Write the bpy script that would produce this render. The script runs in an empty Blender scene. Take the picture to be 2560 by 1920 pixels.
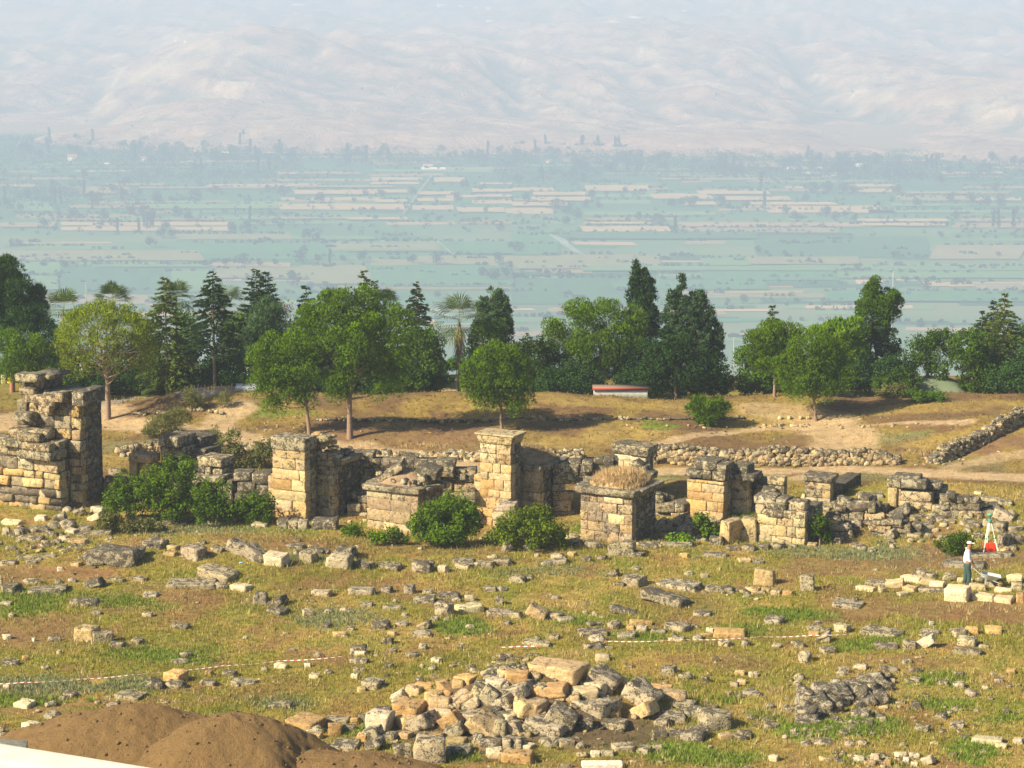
import bpy, math, random
import numpy as np
from mathutils import Vector, Matrix, Euler
R = math.radians
scn = bpy.context.scene
COL = scn.collection

# ------------------------------------------------------------------ camera
F = 6600.0            # focal length in pixels of a 2560 wide frame
PITCH = R(9.97)
CAMH = 24.3
cam_d = bpy.data.cameras.new("camera"); cam = bpy.data.objects.new("camera", cam_d); COL.objects.link(cam)
cam_d.sensor_width = 36.0; cam_d.lens = F / 2560 * 36.0
cam_d.clip_start = 1.0; cam_d.clip_end = 40000.0
cam.location = (0, 0, CAMH); cam.rotation_euler = (R(90) - PITCH, 0, 0)
scn.camera = cam

# ------------------------------------------------------------------ light
SUN_EL, SUN_AZ_X, SUN_AZ_Y = R(35), -0.86, -0.51      # towards the sun, on the ground plane
n_ = math.hypot(SUN_AZ_X, SUN_AZ_Y); SX, SY = SUN_AZ_X / n_, SUN_AZ_Y / n_
sun_dir = Vector((SX * math.cos(SUN_EL), SY * math.cos(SUN_EL), math.sin(SUN_EL)))
sun_d = bpy.data.lights.new("sun", 'SUN'); sun_d.energy = 5.0; sun_d.angle = R(0.53); sun_d.color = (1.0, 0.86, 0.61)
sun = bpy.data.objects.new("sun", sun_d); COL.objects.link(sun)
sun.rotation_euler = sun_dir.to_track_quat('Z', 'Y').to_euler()
world = bpy.data.worlds.new("World"); scn.world = world; world.use_nodes = True
wn = world.node_tree; wn.nodes.clear()
sky = wn.nodes.new('ShaderNodeTexSky'); sky.sky_type = 'NISHITA'; sky.sun_disc = False
sky.sun_elevation = SUN_EL; sky.sun_rotation = math.atan2(SX, SY); sky.dust_density = 2.0
bg = wn.nodes.new('ShaderNodeBackground'); bg.inputs[1].default_value = 0.062
wo = wn.nodes.new('ShaderNodeOutputWorld')
wn.links.new(sky.outputs[0], bg.inputs[0]); wn.links.new(bg.outputs[0], wo.inputs[0])
scn.view_settings.view_transform = 'Standard'; scn.view_settings.look = 'None'
scn.view_settings.gamma = 1.0; scn.view_settings.use_curve_mapping = False
scn.view_settings.exposure = 0.97
scn.cycles.volume_bounces = 1; scn.cycles.max_bounces = 5; scn.cycles.diffuse_bounces = 2
scn.cycles.transparent_max_bounces = 6; scn.cycles.use_denoising = True
try: scn.cycles.denoiser = 'OPENIMAGEDENOISE'
except Exception: pass

# ------------------------------------------------------------------ noise and maths
def _h(i, j, k, s):
    n = (i.astype(np.int64) * 374761393 + j.astype(np.int64) * 668265263 + k.astype(np.int64) * 2147483647 + s * 1274126177) & 0xffffffff
    n = ((n ^ (n >> 13)) * 1274126177) & 0xffffffff
    n = ((n ^ (n >> 16)) * 2246822519) & 0xffffffff
    return ((n ^ (n >> 15)) & 0xffff) / 65535.0
def vnoise(x, y, z=0.0, s=0):
    x = np.asarray(x, float); y = np.asarray(y, float); z = np.asarray(z, float) + 0 * x
    xi, yi, zi = np.floor(x), np.floor(y), np.floor(z)
    fx, fy, fz = x - xi, y - yi, z - zi
    fx = fx * fx * (3 - 2 * fx); fy = fy * fy * (3 - 2 * fy); fz = fz * fz * (3 - 2 * fz)
    xi = xi.astype(np.int64); yi = yi.astype(np.int64); zi = zi.astype(np.int64)
    r = 0
    for a in (0, 1):
        for b in (0, 1):
            for c in (0, 1):
                w = (fx if a else 1 - fx) * (fy if b else 1 - fy) * (fz if c else 1 - fz)
                r = r + w * _h(xi + a, yi + b, zi + c, s)
    return r
def fbm(x, y, z=0.0, o=4, s=0):
    r, a, t = 0, 1.0, 0
    for k in range(o):
        r = r + a * (vnoise(x * 2 ** k + 17.3 * k, y * 2 ** k - 9.1 * k, np.asarray(z) * 2 ** k, s + k) - 0.5); t += a; a *= 0.5
    return r / t * 2       # about -1..1
def sst(a, b, x):
    t = np.clip((np.asarray(x, float) - a) / (b - a), 0, 1); return t * t * (3 - 2 * t)
def gs(x, y, cx, cy, sx, sy): return np.exp(-((x - cx) / sx) ** 2 - ((y - cy) / sy) ** 2)

VZ = -276.0           # valley floor
def hgt(x, y):
    """height of the near ground (the ruin field on its plateau)"""
    x = np.asarray(x, float); y = np.asarray(y, float)
    z = 0.16 * fbm(x * 0.22, y * 0.22, o=3, s=3) + 0.05 * fbm(x * 0.9, y * 0.9, o=3, s=9)
    z = z * (1 - 0.4 * sst(100, 106, y))
    z = z + 0.55 * gs(x, y, -11.5, 99.5, 7.5, 3.2) - 0.30 * sst(101.5, 104, y) * (1 - sst(108, 113, y)) * (1 - sst(10, 16, x))
    z = z + 0.9 * gs(x, y, 17.5, 108.5, 4.5, 3.0) + 0.5 * gs(x, y, 22, 104.5, 4, 2.5)
    z = z + 1.35 * gs(x, y, 0.25, 78.9, 3.6, 2.3)
    crest = 0.15 + 0.62 * sst(-19, -15, x) + 0.25 * gs(x, y, -14, 129, 3.5, 8) + 0.10 * np.sin(x * 0.35 + 1) + 0.25 * gs(x, y, -5, 129, 3.5, 6)
    prof = 0.45 * sst(120.5, 124.2, y) + 0.55 * sst(124.6, 129.5, y)
    z = z + crest * prof - (crest + 0.75 - .5 * (1 - sst(-19, -15, x))) * sst(130.5, 136, y)
    z = z + 0.35 * fbm(x * 0.16 + 5, y * 0.16, o=3, s=21) * sst(119, 124, y) * (1 - sst(133, 140, y))
    z = z + 1.0 * gs(x, y, 24, 121.5, 5, 4.0) * 0.9
    z = z - 0.55 * gs(x, y, -3.2, 126.3, 3.0, 1.8)
    z = np.where(y > 145.5, z - 0.55 * np.maximum(y - 145.5, 0) ** 1.02, z)
    z = z + 0.010 * np.maximum(92 - y, 0) * 1.5
    return np.maximum(z, VZ - 4)

CP, SP = math.cos(PITCH), math.sin(PITCH)
def ray(px, py):
    a = (px - 1280) / F; b = -(py - 960) / F
    d = np.array([a, CP + b * SP, -SP + b * CP]); return d
def at(px, py, Y):
    """point on the pixel's ray at distance Y"""
    d = ray(px, py); t = Y / d[1]; return np.array([d[0] * t, Y, CAMH + d[2] * t])
_tt = np.arange(58, 152, 0.12)
_gx = np.arange(-34, 34.01, 0.15); _gy = np.arange(57, 153.1, 0.15); _GZ = hgt(*np.meshgrid(_gx, _gy))
def hfast(x, y):
    i = np.clip((x + 34) / 0.15, 0, len(_gx) - 1.001); j = np.clip((y - 57) / 0.15, 0, len(_gy) - 1.001); a = i.astype(int); b = j.astype(int); u = i - a; w = j - b
    return (_GZ[b, a] * (1 - u) + _GZ[b, a + 1] * u) * (1 - w) + (_GZ[b + 1, a] * (1 - u) + _GZ[b + 1, a + 1] * u) * w
def G(px, py):
    d = ray(px, py); t = _tt / d[1]
    zz = CAMH + d[2] * t; g = hfast(d[0] * t, _tt)
    k = np.nonzero(zz <= g)[0]
    if len(k) == 0: i = len(t) - 1
    else: i = k[0]
    if i > 0 and len(k):
        e0, e1 = zz[i-1] - g[i-1], zz[i] - g[i]; w = e0 / (e0 - e1 + 1e-9); tt = t[i-1] + (t[i] - t[i-1]) * w
    else: tt = t[i]
    x, y = d[0] * tt, d[1] * tt
    return np.array([x, y, float(hfast(np.array([x]), np.array([y]))[0])])
def mpp(Y): return Y / F * 1.0     # metres per photo pixel at distance Y
def V(px, py, z=VZ):               # point on the valley floor
    d = ray(px, py); t = (z - CAMH) / d[2]; return np.array([d[0] * t, d[1] * t, z])

# ------------------------------------------------------------------ mesh helpers
def mk(name, verts, faces, mat, parent=None, cols=None, smooth=False, loc=None):
    """verts Nx3 array, faces: MxK int array or list, cols Mx4 per face"""
    me = bpy.data.meshes.new(name)
    verts = np.asarray(verts, dtype=np.float32)
    if isinstance(faces, np.ndarray):
        m, k = faces.shape
        me.vertices.add(len(verts)); me.vertices.foreach_set("co", verts.ravel())
        me.loops.add(m * k); me.loops.foreach_set("vertex_index", faces.astype(np.int32).ravel())
        me.polygons.add(m); me.polygons.foreach_set("loop_start", np.arange(0, m * k, k, dtype=np.int32))
        me.update(calc_edges=True)
    else:
        me.from_pydata([tuple(v) for v in verts.tolist()], [], faces)
    if cols is not None:
        at_ = me.attributes.new("Col", 'FLOAT_COLOR', 'FACE')
        c = np.ones((len(me.polygons), 4), dtype=np.float32); cc = np.asarray(cols, dtype=np.float32)
        c[:, :cc.shape[1]] = cc; at_.data.foreach_set("color", c.ravel())
    if smooth: me.polygons.foreach_set("use_smooth", np.ones(len(me.polygons), dtype=bool))
    me.materials.append(mat)
    o = bpy.data.objects.new(name, me); COL.objects.link(o)
    if parent is not None: o.parent = parent
    if loc is not None: o.location = tuple(loc)
    return o
def tag(o, label=None, cat=None, group=None, kind=None):
    if label: o["label"] = label
    if cat: o["category"] = cat
    if group: o["group"] = group
    if kind: o["kind"] = kind
    return o
def empty(name, loc, rz=0.0):
    e = bpy.data.objects.new(name, None); COL.objects.link(e); e.location = tuple(float(v) for v in loc); e.rotation_euler = (0, 0, rz)
    e.empty_display_size = 0.2; return e
class MB:
    """collects quads / tris with a colour per face; all faces are stored as quads (tris repeat no vertex: separate list)"""
    def __init__(s): s.v = []; s.f = []; s.c = []; s.n = 0
    def add(s, v, f, c):
        v = np.asarray(v, float); f = np.asarray(f, int)
        s.v.append(v); s.f.append(f + s.n); s.n += len(v)
        c = np.asarray(c, float)
        if c.ndim == 1: c = np.tile(c, (len(f), 1))
        if c.shape[1] == 3: c = np.hstack([c, np.ones((len(c), 1))])
        s.c.append(c)
    def build(s, name, mat, parent=None, smooth=False, loc=None, kindf=4):
        V_ = np.vstack(s.v)
        if loc is not None: V_ = V_ - np.asarray(loc, float)
        ks = {f.shape[1] for f in s.f}
        if len(ks) == 1: Fs = np.vstack(s.f)
        else: Fs = [tuple(r) for f in s.f for r in f.tolist()]
        return mk(name, V_, Fs, mat, parent, np.vstack(s.c), smooth, loc)

def _boxgrid(n):
    """closed quad grid on a cube, n cells along an edge; returns verts in -1..1 and quads"""
    idx = {}; vs = []; fs = []
    def vid(p):
        if p not in idx: idx[p] = len(vs); vs.append(p)
        return idx[p]
    for ax in range(3):
        for sg in (0, n):
            for i in range(n):
                for j in range(n):
                    q = []
                    for (a, b) in ((i, j), (i+1, j), (i+1, j+1), (i, j+1)):
                        p = [0, 0, 0]; p[ax] = sg; p[(ax+1) % 3] = a; p[(ax+2) % 3] = b; q.append(vid(tuple(p)))
                    if sg == 0: q = q[::-1]
                    fs.append(q)
    return np.array(vs, float) / n * 2 - 1, np.array(fs)
_BG = {n: _boxgrid(n) for n in (1, 3, 4, 5, 7)}
def rotm(rx, ry, rz): return np.array(Euler((rx, ry, rz), 'XYZ').to_matrix())
_seed = [1]
def stone(mb, c, size, rot=(0, 0, 0), col=(0.4, 0.35, 0.27), age=0.5, rough=0.06, rnd=0.12, n=4, seed=None, jit=0.04, taper=0.0, M=None):
    """an irregular hewn block or boulder: chamfered, noisy box. size = full extents"""
    _seed[0] += 1; sd = _seed[0] if seed is None else seed
    rs = np.random.RandomState(sd % 99991)
    v, f = _BG[n]; v = v.copy()
    if n >= 3:                                     # grid lines gathered near the edges give a chamfer
        e = 1 - rnd
        inner = np.abs(v) < 0.999
        k = 1.0 - 2.0 / n
        v = np.where(inner & (np.abs(v) > 0), np.sign(v) * (np.abs(v) / max(k, 1e-6)) * (e * (0.98 if n > 3 else 1.0)), v)
        cnt = (np.abs(v) > 0.999).sum(1)
        v = np.where((cnt >= 3)[:, None], v * (1 - 0.62 * rnd), np.where((cnt == 2)[:, None] & (np.abs(v) > 0.999), v * (1 - 0.42 * rnd), v))
    if rnd > 0.35:                                  # towards a rounded boulder
        L = np.linalg.norm(v, axis=1, keepdims=True); w = min(1, (rnd - 0.35) * 1.6)
        v = v * (1 - w) + v / L * 1.18 * w
    if jit: # skew the eight corners
        cj = rs.uniform(-jit, jit, (2, 2, 2, 3)) * 2.2
        u = (v + 1) / 2; d = 0
        for a in (0, 1):
            for b in (0, 1):
                for c3 in (0, 1):
                    w = (u[:, 0] if a else 1 - u[:, 0]) * (u[:, 1] if b else 1 - u[:, 1]) * (u[:, 2] if c3 else 1 - u[:, 2])
                    d = d + w[:, None] * cj[a, b, c3]
        v = v + d
    if taper: v[:, :2] *= (1 - taper * (v[:, 2:3] + 1) / 2)
    S = np.array(size, float) / 2
    p = v * S
    if rough:
        o = rs.uniform(0, 100, 3); k = 1.6 / max(0.12, min(size)) 
        m = min(size)
        nx = fbm(p[:, 0] * k + o[0], p[:, 1] * k + o[1], p[:, 2] * k, 2, 1); ny = fbm(p[:, 0] * k + o[1], p[:, 1] * k + o[2], p[:, 2] * k, 2, 2); nz = fbm(p[:, 0] * k + o[2], p[:, 1] * k + o[0], p[:, 2] * k, 2, 3)
        p = p + np.stack([nx, ny, nz], 1) * rough * m * 1.4
    p = p @ rotm(*rot).T + np.asarray(c, float)
    if M is not None: p = p @ M[0].T + M[1]
    cc = np.array([*(np.array(col) * rs.uniform(0.72, 1.16) * np.array([1, rs.uniform(.95, 1.02), rs.uniform(.86, 1.06)])), age])
    cf = np.tile(cc, (len(f), 1)); cf[:, :3] *= rs.uniform(0.93, 1.07, (len(f), 1))
    mb.add(p, f, cf)

# ------------------------------------------------------------------ materials
def newmat(name, rough=0.9):
    m = bpy.data.materials.new(name); m.use_nodes = True; nt = m.node_tree; b = nt.nodes["Principled BSDF"]
    b.inputs["Roughness"].default_value = rough
    try: b.inputs["Specular IOR Level"].default_value = 0.2
    except Exception: pass
    return m, nt, b
def nd(nt, t, **kw):
    n = nt.nodes.new(t)
    for k, v in kw.items():
        if k.startswith('i_'): n.inputs[int(k[2:])].default_value = v
        else: setattr(n, k, v)
    return n
def noise_n(nt, vec, scale, detail=4, rough=0.6, dist=0.0):
    n = nt.nodes.new('ShaderNodeTexNoise'); n.inputs['Scale'].default_value = scale; n.inputs['Detail'].default_value = detail
    n.inputs['Roughness'].default_value = rough; n.inputs['Distortion'].default_value = dist
    nt.links.new(vec, n.inputs['Vector']); return n.outputs['Fac']
def ramp_n(nt, fac, a, b, ca=0.0, cb=1.0):
    n = nt.nodes.new('ShaderNodeMapRange'); n.inputs[1].default_value = a; n.inputs[2].default_value = b; n.inputs[3].default_value = ca; n.inputs[4].default_value = cb
    n.interpolation_type = 'SMOOTHSTEP'; nt.links.new(fac, n.inputs[0]); return n.outputs[0]
def math_n(nt, op, a, b=None):
    n = nt.nodes.new('ShaderNodeMath'); n.operation = op
    for i, x in enumerate((a, b)):
        if x is None: continue
        if isinstance(x, (int, float)): n.inputs[i].default_value = x
        else: nt.links.new(x, n.inputs[i])
    return n.outputs[0]
def mix_n(nt, fac, a, b, mode='MIX'):
    n = nt.nodes.new('ShaderNodeMix'); n.data_type = 'RGBA'; n.blend_type = mode; n.clamp_factor = True
    for s_, x in ((0, fac), (6, a), (7, b)):
        if isinstance(x, (int, float)): n.inputs[s_].default_value = x
        elif isinstance(x, tuple): n.inputs[s_].default_value = (*x, 1) if len(x) == 3 else x
        else: nt.links.new(x, n.inputs[s_])
    return n.outputs[2]
def bump_n(nt, b, h, strength=0.5, dist=0.05):
    n = nt.nodes.new('ShaderNodeBump'); n.inputs['Strength'].default_value = strength; n.inputs['Distance'].default_value = dist
    nt.links.new(h, n.inputs['Height']); nt.links.new(n.outputs[0], b.inputs['Normal'])
def attr_n(nt, name="Col"):
    n = nt.nodes.new('ShaderNodeAttribute'); n.attribute_name = name; return n

def stone_mat(name, spot=1.0, lich=1.0):
    m, nt, b = newmat(name, 0.95)
    geo = nt.nodes.new('ShaderNodeNewGeometry'); P = geo.outputs['Position']; a = attr_n(nt)
    sep = nt.nodes.new('ShaderNodeSeparateXYZ'); nt.links.new(geo.outputs['Normal'], sep.inputs[0])
    n1 = noise_n(nt, P, 1.7, 5, 0.65, 0.4); n2 = noise_n(nt, P, 7.0, 5, 0.7, 0.3); n3 = noise_n(nt, P, 20.0, 3, 0.7)
    base = mix_n(nt, 1.0, a.outputs['Color'], mix_n(nt, ramp_n(nt, n2, 0.3, 0.7), (0.72, 0.69, 0.64), (1.22, 1.2, 1.16)), 'MULTIPLY')
    # warm stain
    base = mix_n(nt, ramp_n(nt, n1, 0.55, 0.75, 0, 0.45), base, mix_n(nt, 1.0, base, (1.15, 0.80, 0.48), 'MULTIPLY'))
    up = ramp_n(nt, sep.outputs[2], 0.3, 0.9, 0.0, 0.16)
    k = math_n(nt, 'ADD', math_n(nt, 'MULTIPLY', a.outputs['Alpha'], 0.62), up)
    lf = math_n(nt, 'ADD', n2, math_n(nt, 'MULTIPLY', n1, 0.6)); lf = math_n(nt, 'ADD', lf, k)
    grey = ramp_n(nt, lf, 1.06, 1.26, 0, 0.50 * lich)
    base = mix_n(nt, grey, base, (0.33, 0.295, 0.215))
    pale = ramp_n(nt, math_n(nt, 'ADD', n3, math_n(nt, 'MULTIPLY', k, 0.25)), 0.62, 0.74, 0, 0.42 * lich)
    base = mix_n(nt, pale, base, (0.58, 0.52, 0.39))
    dk = math_n(nt, 'ADD', math_n(nt, 'MULTIPLY', n3, 0.55), math_n(nt, 'MULTIPLY', noise_n(nt, P, 4.3, 4, 0.7, 0.6), 0.75))
    dark = ramp_n(nt, math_n(nt, 'ADD', dk, math_n(nt, 'MULTIPLY', k, 0.30)), 0.755, 0.83, 0, 0.88 * spot)
    base = mix_n(nt, dark, base, (0.045, 0.040, 0.032))
    nt.links.new(base, b.inputs['Base Color'])
    hh = math_n(nt, 'ADD', math_n(nt, 'MULTIPLY', n2, 1.0), math_n(nt, 'MULTIPLY', n3, 0.5))
    bump_n(nt, b, hh, 0.9, 0.07)
    return m
M_STONE = stone_mat("weathered_travertine", 1.0, 1.0)
M_CLEAN = stone_mat("fresh_travertine", 0.25, 0.25)
def plain(name, col, rough=0.8, nscale=6.0, var=0.15, bump=0.0, metal=0.0):
    m, nt, b = newmat(name, rough)
    geo = nt.nodes.new('ShaderNodeNewGeometry'); nn = noise_n(nt, geo.outputs['Position'], nscale, 4)
    lo = tuple(c * (1 - var) for c in col); hi = tuple(min(1, c * (1 + var)) for c in col)
    nt.links.new(mix_n(nt, nn, lo, hi), b.inputs['Base Color']); b.inputs['Metallic'].default_value = metal
    if bump: bump_n(nt, b, nn, bump, 0.03)
    return m
def attr_mat(name, rough=0.9, nscale=5.0, var=0.2, bump=0.0):
    m, nt, b = newmat(name, rough); a = attr_n(nt)
    geo = nt.nodes.new('ShaderNodeNewGeometry'); nn = noise_n(nt, geo.outputs['Position'], nscale, 4)
    lo = (1 - var,) * 3; hi = (1 + var,) * 3
    nt.links.new(mix_n(nt, 1.0, a.outputs['Color'], mix_n(nt, nn, lo, hi), 'MULTIPLY'), b.inputs['Base Color'])
    if bump: bump_n(nt, b, nn, bump, 0.05)
    return m
def leaf_mat(name, trans=0.35):
    m = bpy.data.materials.new(name); m.use_nodes = True; nt = m.node_tree; nt.nodes.remove(nt.nodes["Principled BSDF"])
    out = nt.nodes["Material Output"]; a = attr_n(nt)
    d = nt.nodes.new('ShaderNodeBsdfDiffuse'); t = nt.nodes.new('ShaderNodeBsdfTranslucent'); mx = nt.nodes.new('ShaderNodeMixShader')
    nt.links.new(a.outputs['Color'], d.inputs[0]); nt.links.new(a.outputs['Color'], t.inputs[0]); mx.inputs[0].default_value = trans
    nt.links.new(d.outputs[0], mx.inputs[1]); nt.links.new(t.outputs[0], mx.inputs[2]); nt.links.new(mx.outputs[0], out.inputs[0])
    return m
M_LEAF = leaf_mat("leaves", 0.22)
M_GRASS = leaf_mat("grass_blades", 0.25)
M_BARK = attr_mat("bark", 0.95, 9.0, 0.35, 0.5)
M_ATTR = attr_mat("painted_attribute", 0.7, 8.0, 0.06)
M_RUB = attr_mat("far_surface", 0.9, 0.05, 0.1)

# ------------------------------------------------------------------ ground colours
SOIL = (0.225, 0.142, 0.065); STRAW = (0.35, 0.262, 0.082); OLIVE = (0.230, 0.212, 0.040); GREEN = (0.150, 0.215, 0.028)
DUST = (0.46, 0.345, 0.215); RED = (0.24, 0.13, 0.065); BANK = (0.205, 0.128, 0.070); GREYG = (0.19, 0.20, 0.095); TURNED = (0.19, 0.105, 0.045)
# colour patches of the ground itself: photo pixel centre, radii (px), colour, strength, grass amount 0..1
PATCH = [
 # trodden and bare soil, and painted shade under the rubble heap
 (60,1440,210,34,SOIL,.75,.1),(150,1425,120,22,RED,.5,.1),(60,1570,170,45,SOIL,.6,.3),(120,1600,220,30,SOIL,.4,.3),(420,1500,170,50,SOIL,.45,.4),
 (760,1350,260,22,RED,.35,.5),(1080,1375,230,14,SOIL,.5,.3),(900,1345,120,12,STRAW,.5,.5),(2120,1420,170,22,SOIL,.75,.1),(2330,1525,330,16,SOIL,.8,.05),
 (2200,1470,140,10,SOIL,.7,.1),(2440,1545,220,10,RED,.8,.1),(2100,1540,130,8,RED,.6,.2),(1700,1500,120,40,SOIL,.45,.4),(2400,1400,240,26,BANK,.8,.2),
 (1150,1900,300,20,SOIL,.8,.1),(1600,1905,350,14,SOIL,.5,.2),(300,1770,160,20,SOIL,.7,.1),(60,1770,150,20,SOIL,.7,.1),(1980,1780,190,80,STRAW,.5,.5),
 (2050,1850,140,60,STRAW,.45,.5),(2480,1880,120,40,STRAW,.4,.4),(2200,1700,110,60,STRAW,.6,.6),(1250,1720,150,30,SOIL,.5,.2),(1450,1640,120,20,STRAW,.5,.6),
 (1000,1580,120,30,STRAW,.4,.6),(660,1720,140,30,RED,.35,.4),(860,1770,100,22,RED,.4,.3),(1850,1660,90,22,SOIL,.5,.3),(330,1630,60,14,SOIL,.5,.3),
 (1560,1470,120,22,STRAW,.5,.6),(1400,1500,90,22,STRAW,.4,.6),(2030,1640,100,30,STRAW,.5,.6),(2300,1660,140,20,SOIL,.35,.4),(740,1480,90,30,SOIL,.5,.3),
 (1290,1800,430,80,(0.12,0.088,0.055),.92,.05),(1290,1740,260,50,(0.12,0.088,0.055),.9,.0),  # dark mound colour stands in for shaded gaps between the heaped stones
 # green
 (1110,958,55,9,GREEN,.8,.6),(1110,974,60,4,DUST,.9,0),
 (90,1500,120,26,GREEN,.75,1),(290,1500,90,16,GREEN,.6,1),(60,1530,70,16,GREEN,.7,1),(400,1640,170,18,GREEN,.7,1),(100,1715,170,22,GREYG,.8,1),
 (90,1750,120,14,GREEN,.8,1),(330,1715,90,20,GREYG,.6,1),(300,1540,70,14,OLIVE,.7,1),(390,1520,40,10,GREEN,.5,1),(1160,1570,80,22,GREEN,.9,1),
 (1120,1560,40,12,GREEN,.8,1),(1440,1555,50,14,GREEN,.7,1),(1590,1590,90,12,GREEN,.7,1),(1930,1530,100,16,GREEN,.9,1),(2010,1545,70,10,GREEN,.7,1),
 (1860,1575,60,14,GREEN,.6,1),(2130,1615,70,16,GREEN,.75,1),(2200,1600,60,10,GREEN,.6,1),(2330,1700,80,18,GREEN,.75,1),(2060,1820,140,24,GREEN,1,1),
 (2160,1810,110,16,GREEN,.9,1),(2350,1760,90,22,GREEN,.85,1),(1680,1880,110,24,GREEN,.95,1),(1800,1900,100,20,GREEN,.8,1),(2440,1880,80,30,GREEN,1,1),
 (1170,1895,60,16,GREEN,.95,1),(880,1830,60,12,GREEN,.8,1),(1920,1790,40,10,GREEN,.6,1),(2500,1800,60,18,GREEN,.6,1),(2150,1890,60,16,GREEN,.6,1),
 (1560,1700,70,10,GREEN,.7,1),(1330,1600,30,8,GREEN,.5,1),(520,1580,80,16,OLIVE,.6,1),(1820,1755,50,6,GREEN,.7,1),(830,1545,100,26,GREYG,.6,1),
 (760,1400,140,10,GREYG,.6,1),(1350,1430,150,14,GREYG,.4,1),(2160,1385,160,16,GREYG,.7,1),(500,1330,150,10,GREYG,.5,1),(950,1800,40,8,GREEN,.4,1),
 (1980,1375,60,10,GREYG,.6,1),(700,1760,80,20,GREYG,.5,1),(330,1400,180,20,OLIVE,.5,1),(1840,1290,60,10,GREEN,.9,1),(1480,1320,50,12,GREEN,.8,1),
 # the ground beyond the ruins
 (330,1115,120,14,GREYG,.6,.4),(280,1150,80,20,STRAW,.5,.4),(1700,1185,70,10,GREYG,.8,.6),(1650,1205,60,10,STRAW,.6,.4),(2230,1195,110,12,GREYG,.6,.5),
 (2400,1215,200,14,STRAW,.8,.6),(2440,1160,110,14,GREYG,.4,.5),(1950,1070,160,16,STRAW,.6,.4),(1560,1080,110,22,STRAW,.6,.4),(1450,1110,140,14,STRAW,.5,.4),
 (1650,1060,60,8,GREEN,.8,.8),(1950,1050,30,5,GREEN,.6,.8),(2290,1082,50,6,GREEN,.8,.8),(2260,1095,90,14,GREYG,.6,.6),(2330,1110,90,14,STRAW,.6,.5),
 (2480,1110,110,22,BANK,.9,.3),(2300,1020,180,14,STRAW,.6,.4),(2050,1000,60,6,GREEN,.4,.5),(1500,1005,200,12,STRAW,.7,.4),(1720,1015,140,14,STRAW,.4,.4),
 (700,1035,110,14,GREEN,.65,.7),(620,1010,60,12,GREYG,.6,.6),(450,1030,100,12,BANK,.6,.4),(560,1000,150,14,BANK,.5,.3),(450,1065,60,8,GREEN,.4,.5),
 (1000,1090,260,30,BANK,.7,.1),(800,1085,160,24,BANK,.5,.1),(1150,1130,200,16,BANK,.6,.1),(2560,1040,60,14,STRAW,.5,.4),(2520,1010,120,10,STRAW,.6,.4),
]
PATHS = [   # polylines in photo pixels, width in metres, colour
 ([(900,1118),(1150,1180),(1400,1178),(1640,1178),(1900,1180),(2150,1172),(2350,1186),(2560,1196)],1.5,DUST,.95),
 ([(245,1055),(330,1062),(440,1075),(560,1085),(640,1105),(760,1110),(1000,1132),(1160,1165)],2.0,DUST,.9),
 ([(560,1085),(540,1060),(560,1038),(600,1020)],1.6,DUST,.85),
 ([(1630,1112),(1760,1085),(1900,1072),(2050,1068),(2200,1062),(2330,1056),(2420,1052)],0.8,DUST,.85),
 ([(2080,1160),(2110,1120),(2110,1080),(2060,1068)],3.0,DUST,.75),
 ([(2000,1195),(2080,1182),(2160,1176)],1.0,DUST,.8),
 ([(2370,1172),(2460,1150),(2560,1138)],0.9,DUST,.6),
 ([(-60,1060),(60,1050),(140,1035),(240,1030)],3.5,DUST,.9),
 ([(1900,1020),(2000,1035),(2100,1050)],2.0,DUST,.5),
 ([(600,972),(500,985),(380,995),(250,1012)],1.2,(0.33,0.33,0.34),.6),
]
_P = []
for (cx, cy, rx, ry, c, s_, g_) in PATCH:
    p = G(cx, cy); k = mpp(p[1]); q1, q2 = G(cx, cy + ry), G(cx, cy - ry)
    _P.append((p[0], p[1], rx * k, min(max(abs(q2[1] - q1[1]) / 2, 0.25), 6.0), c, s_, g_))
_L = [([G(*q)[:2] for q in pl], w, c, s_) for pl, w, c, s_ in PATHS]
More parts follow.
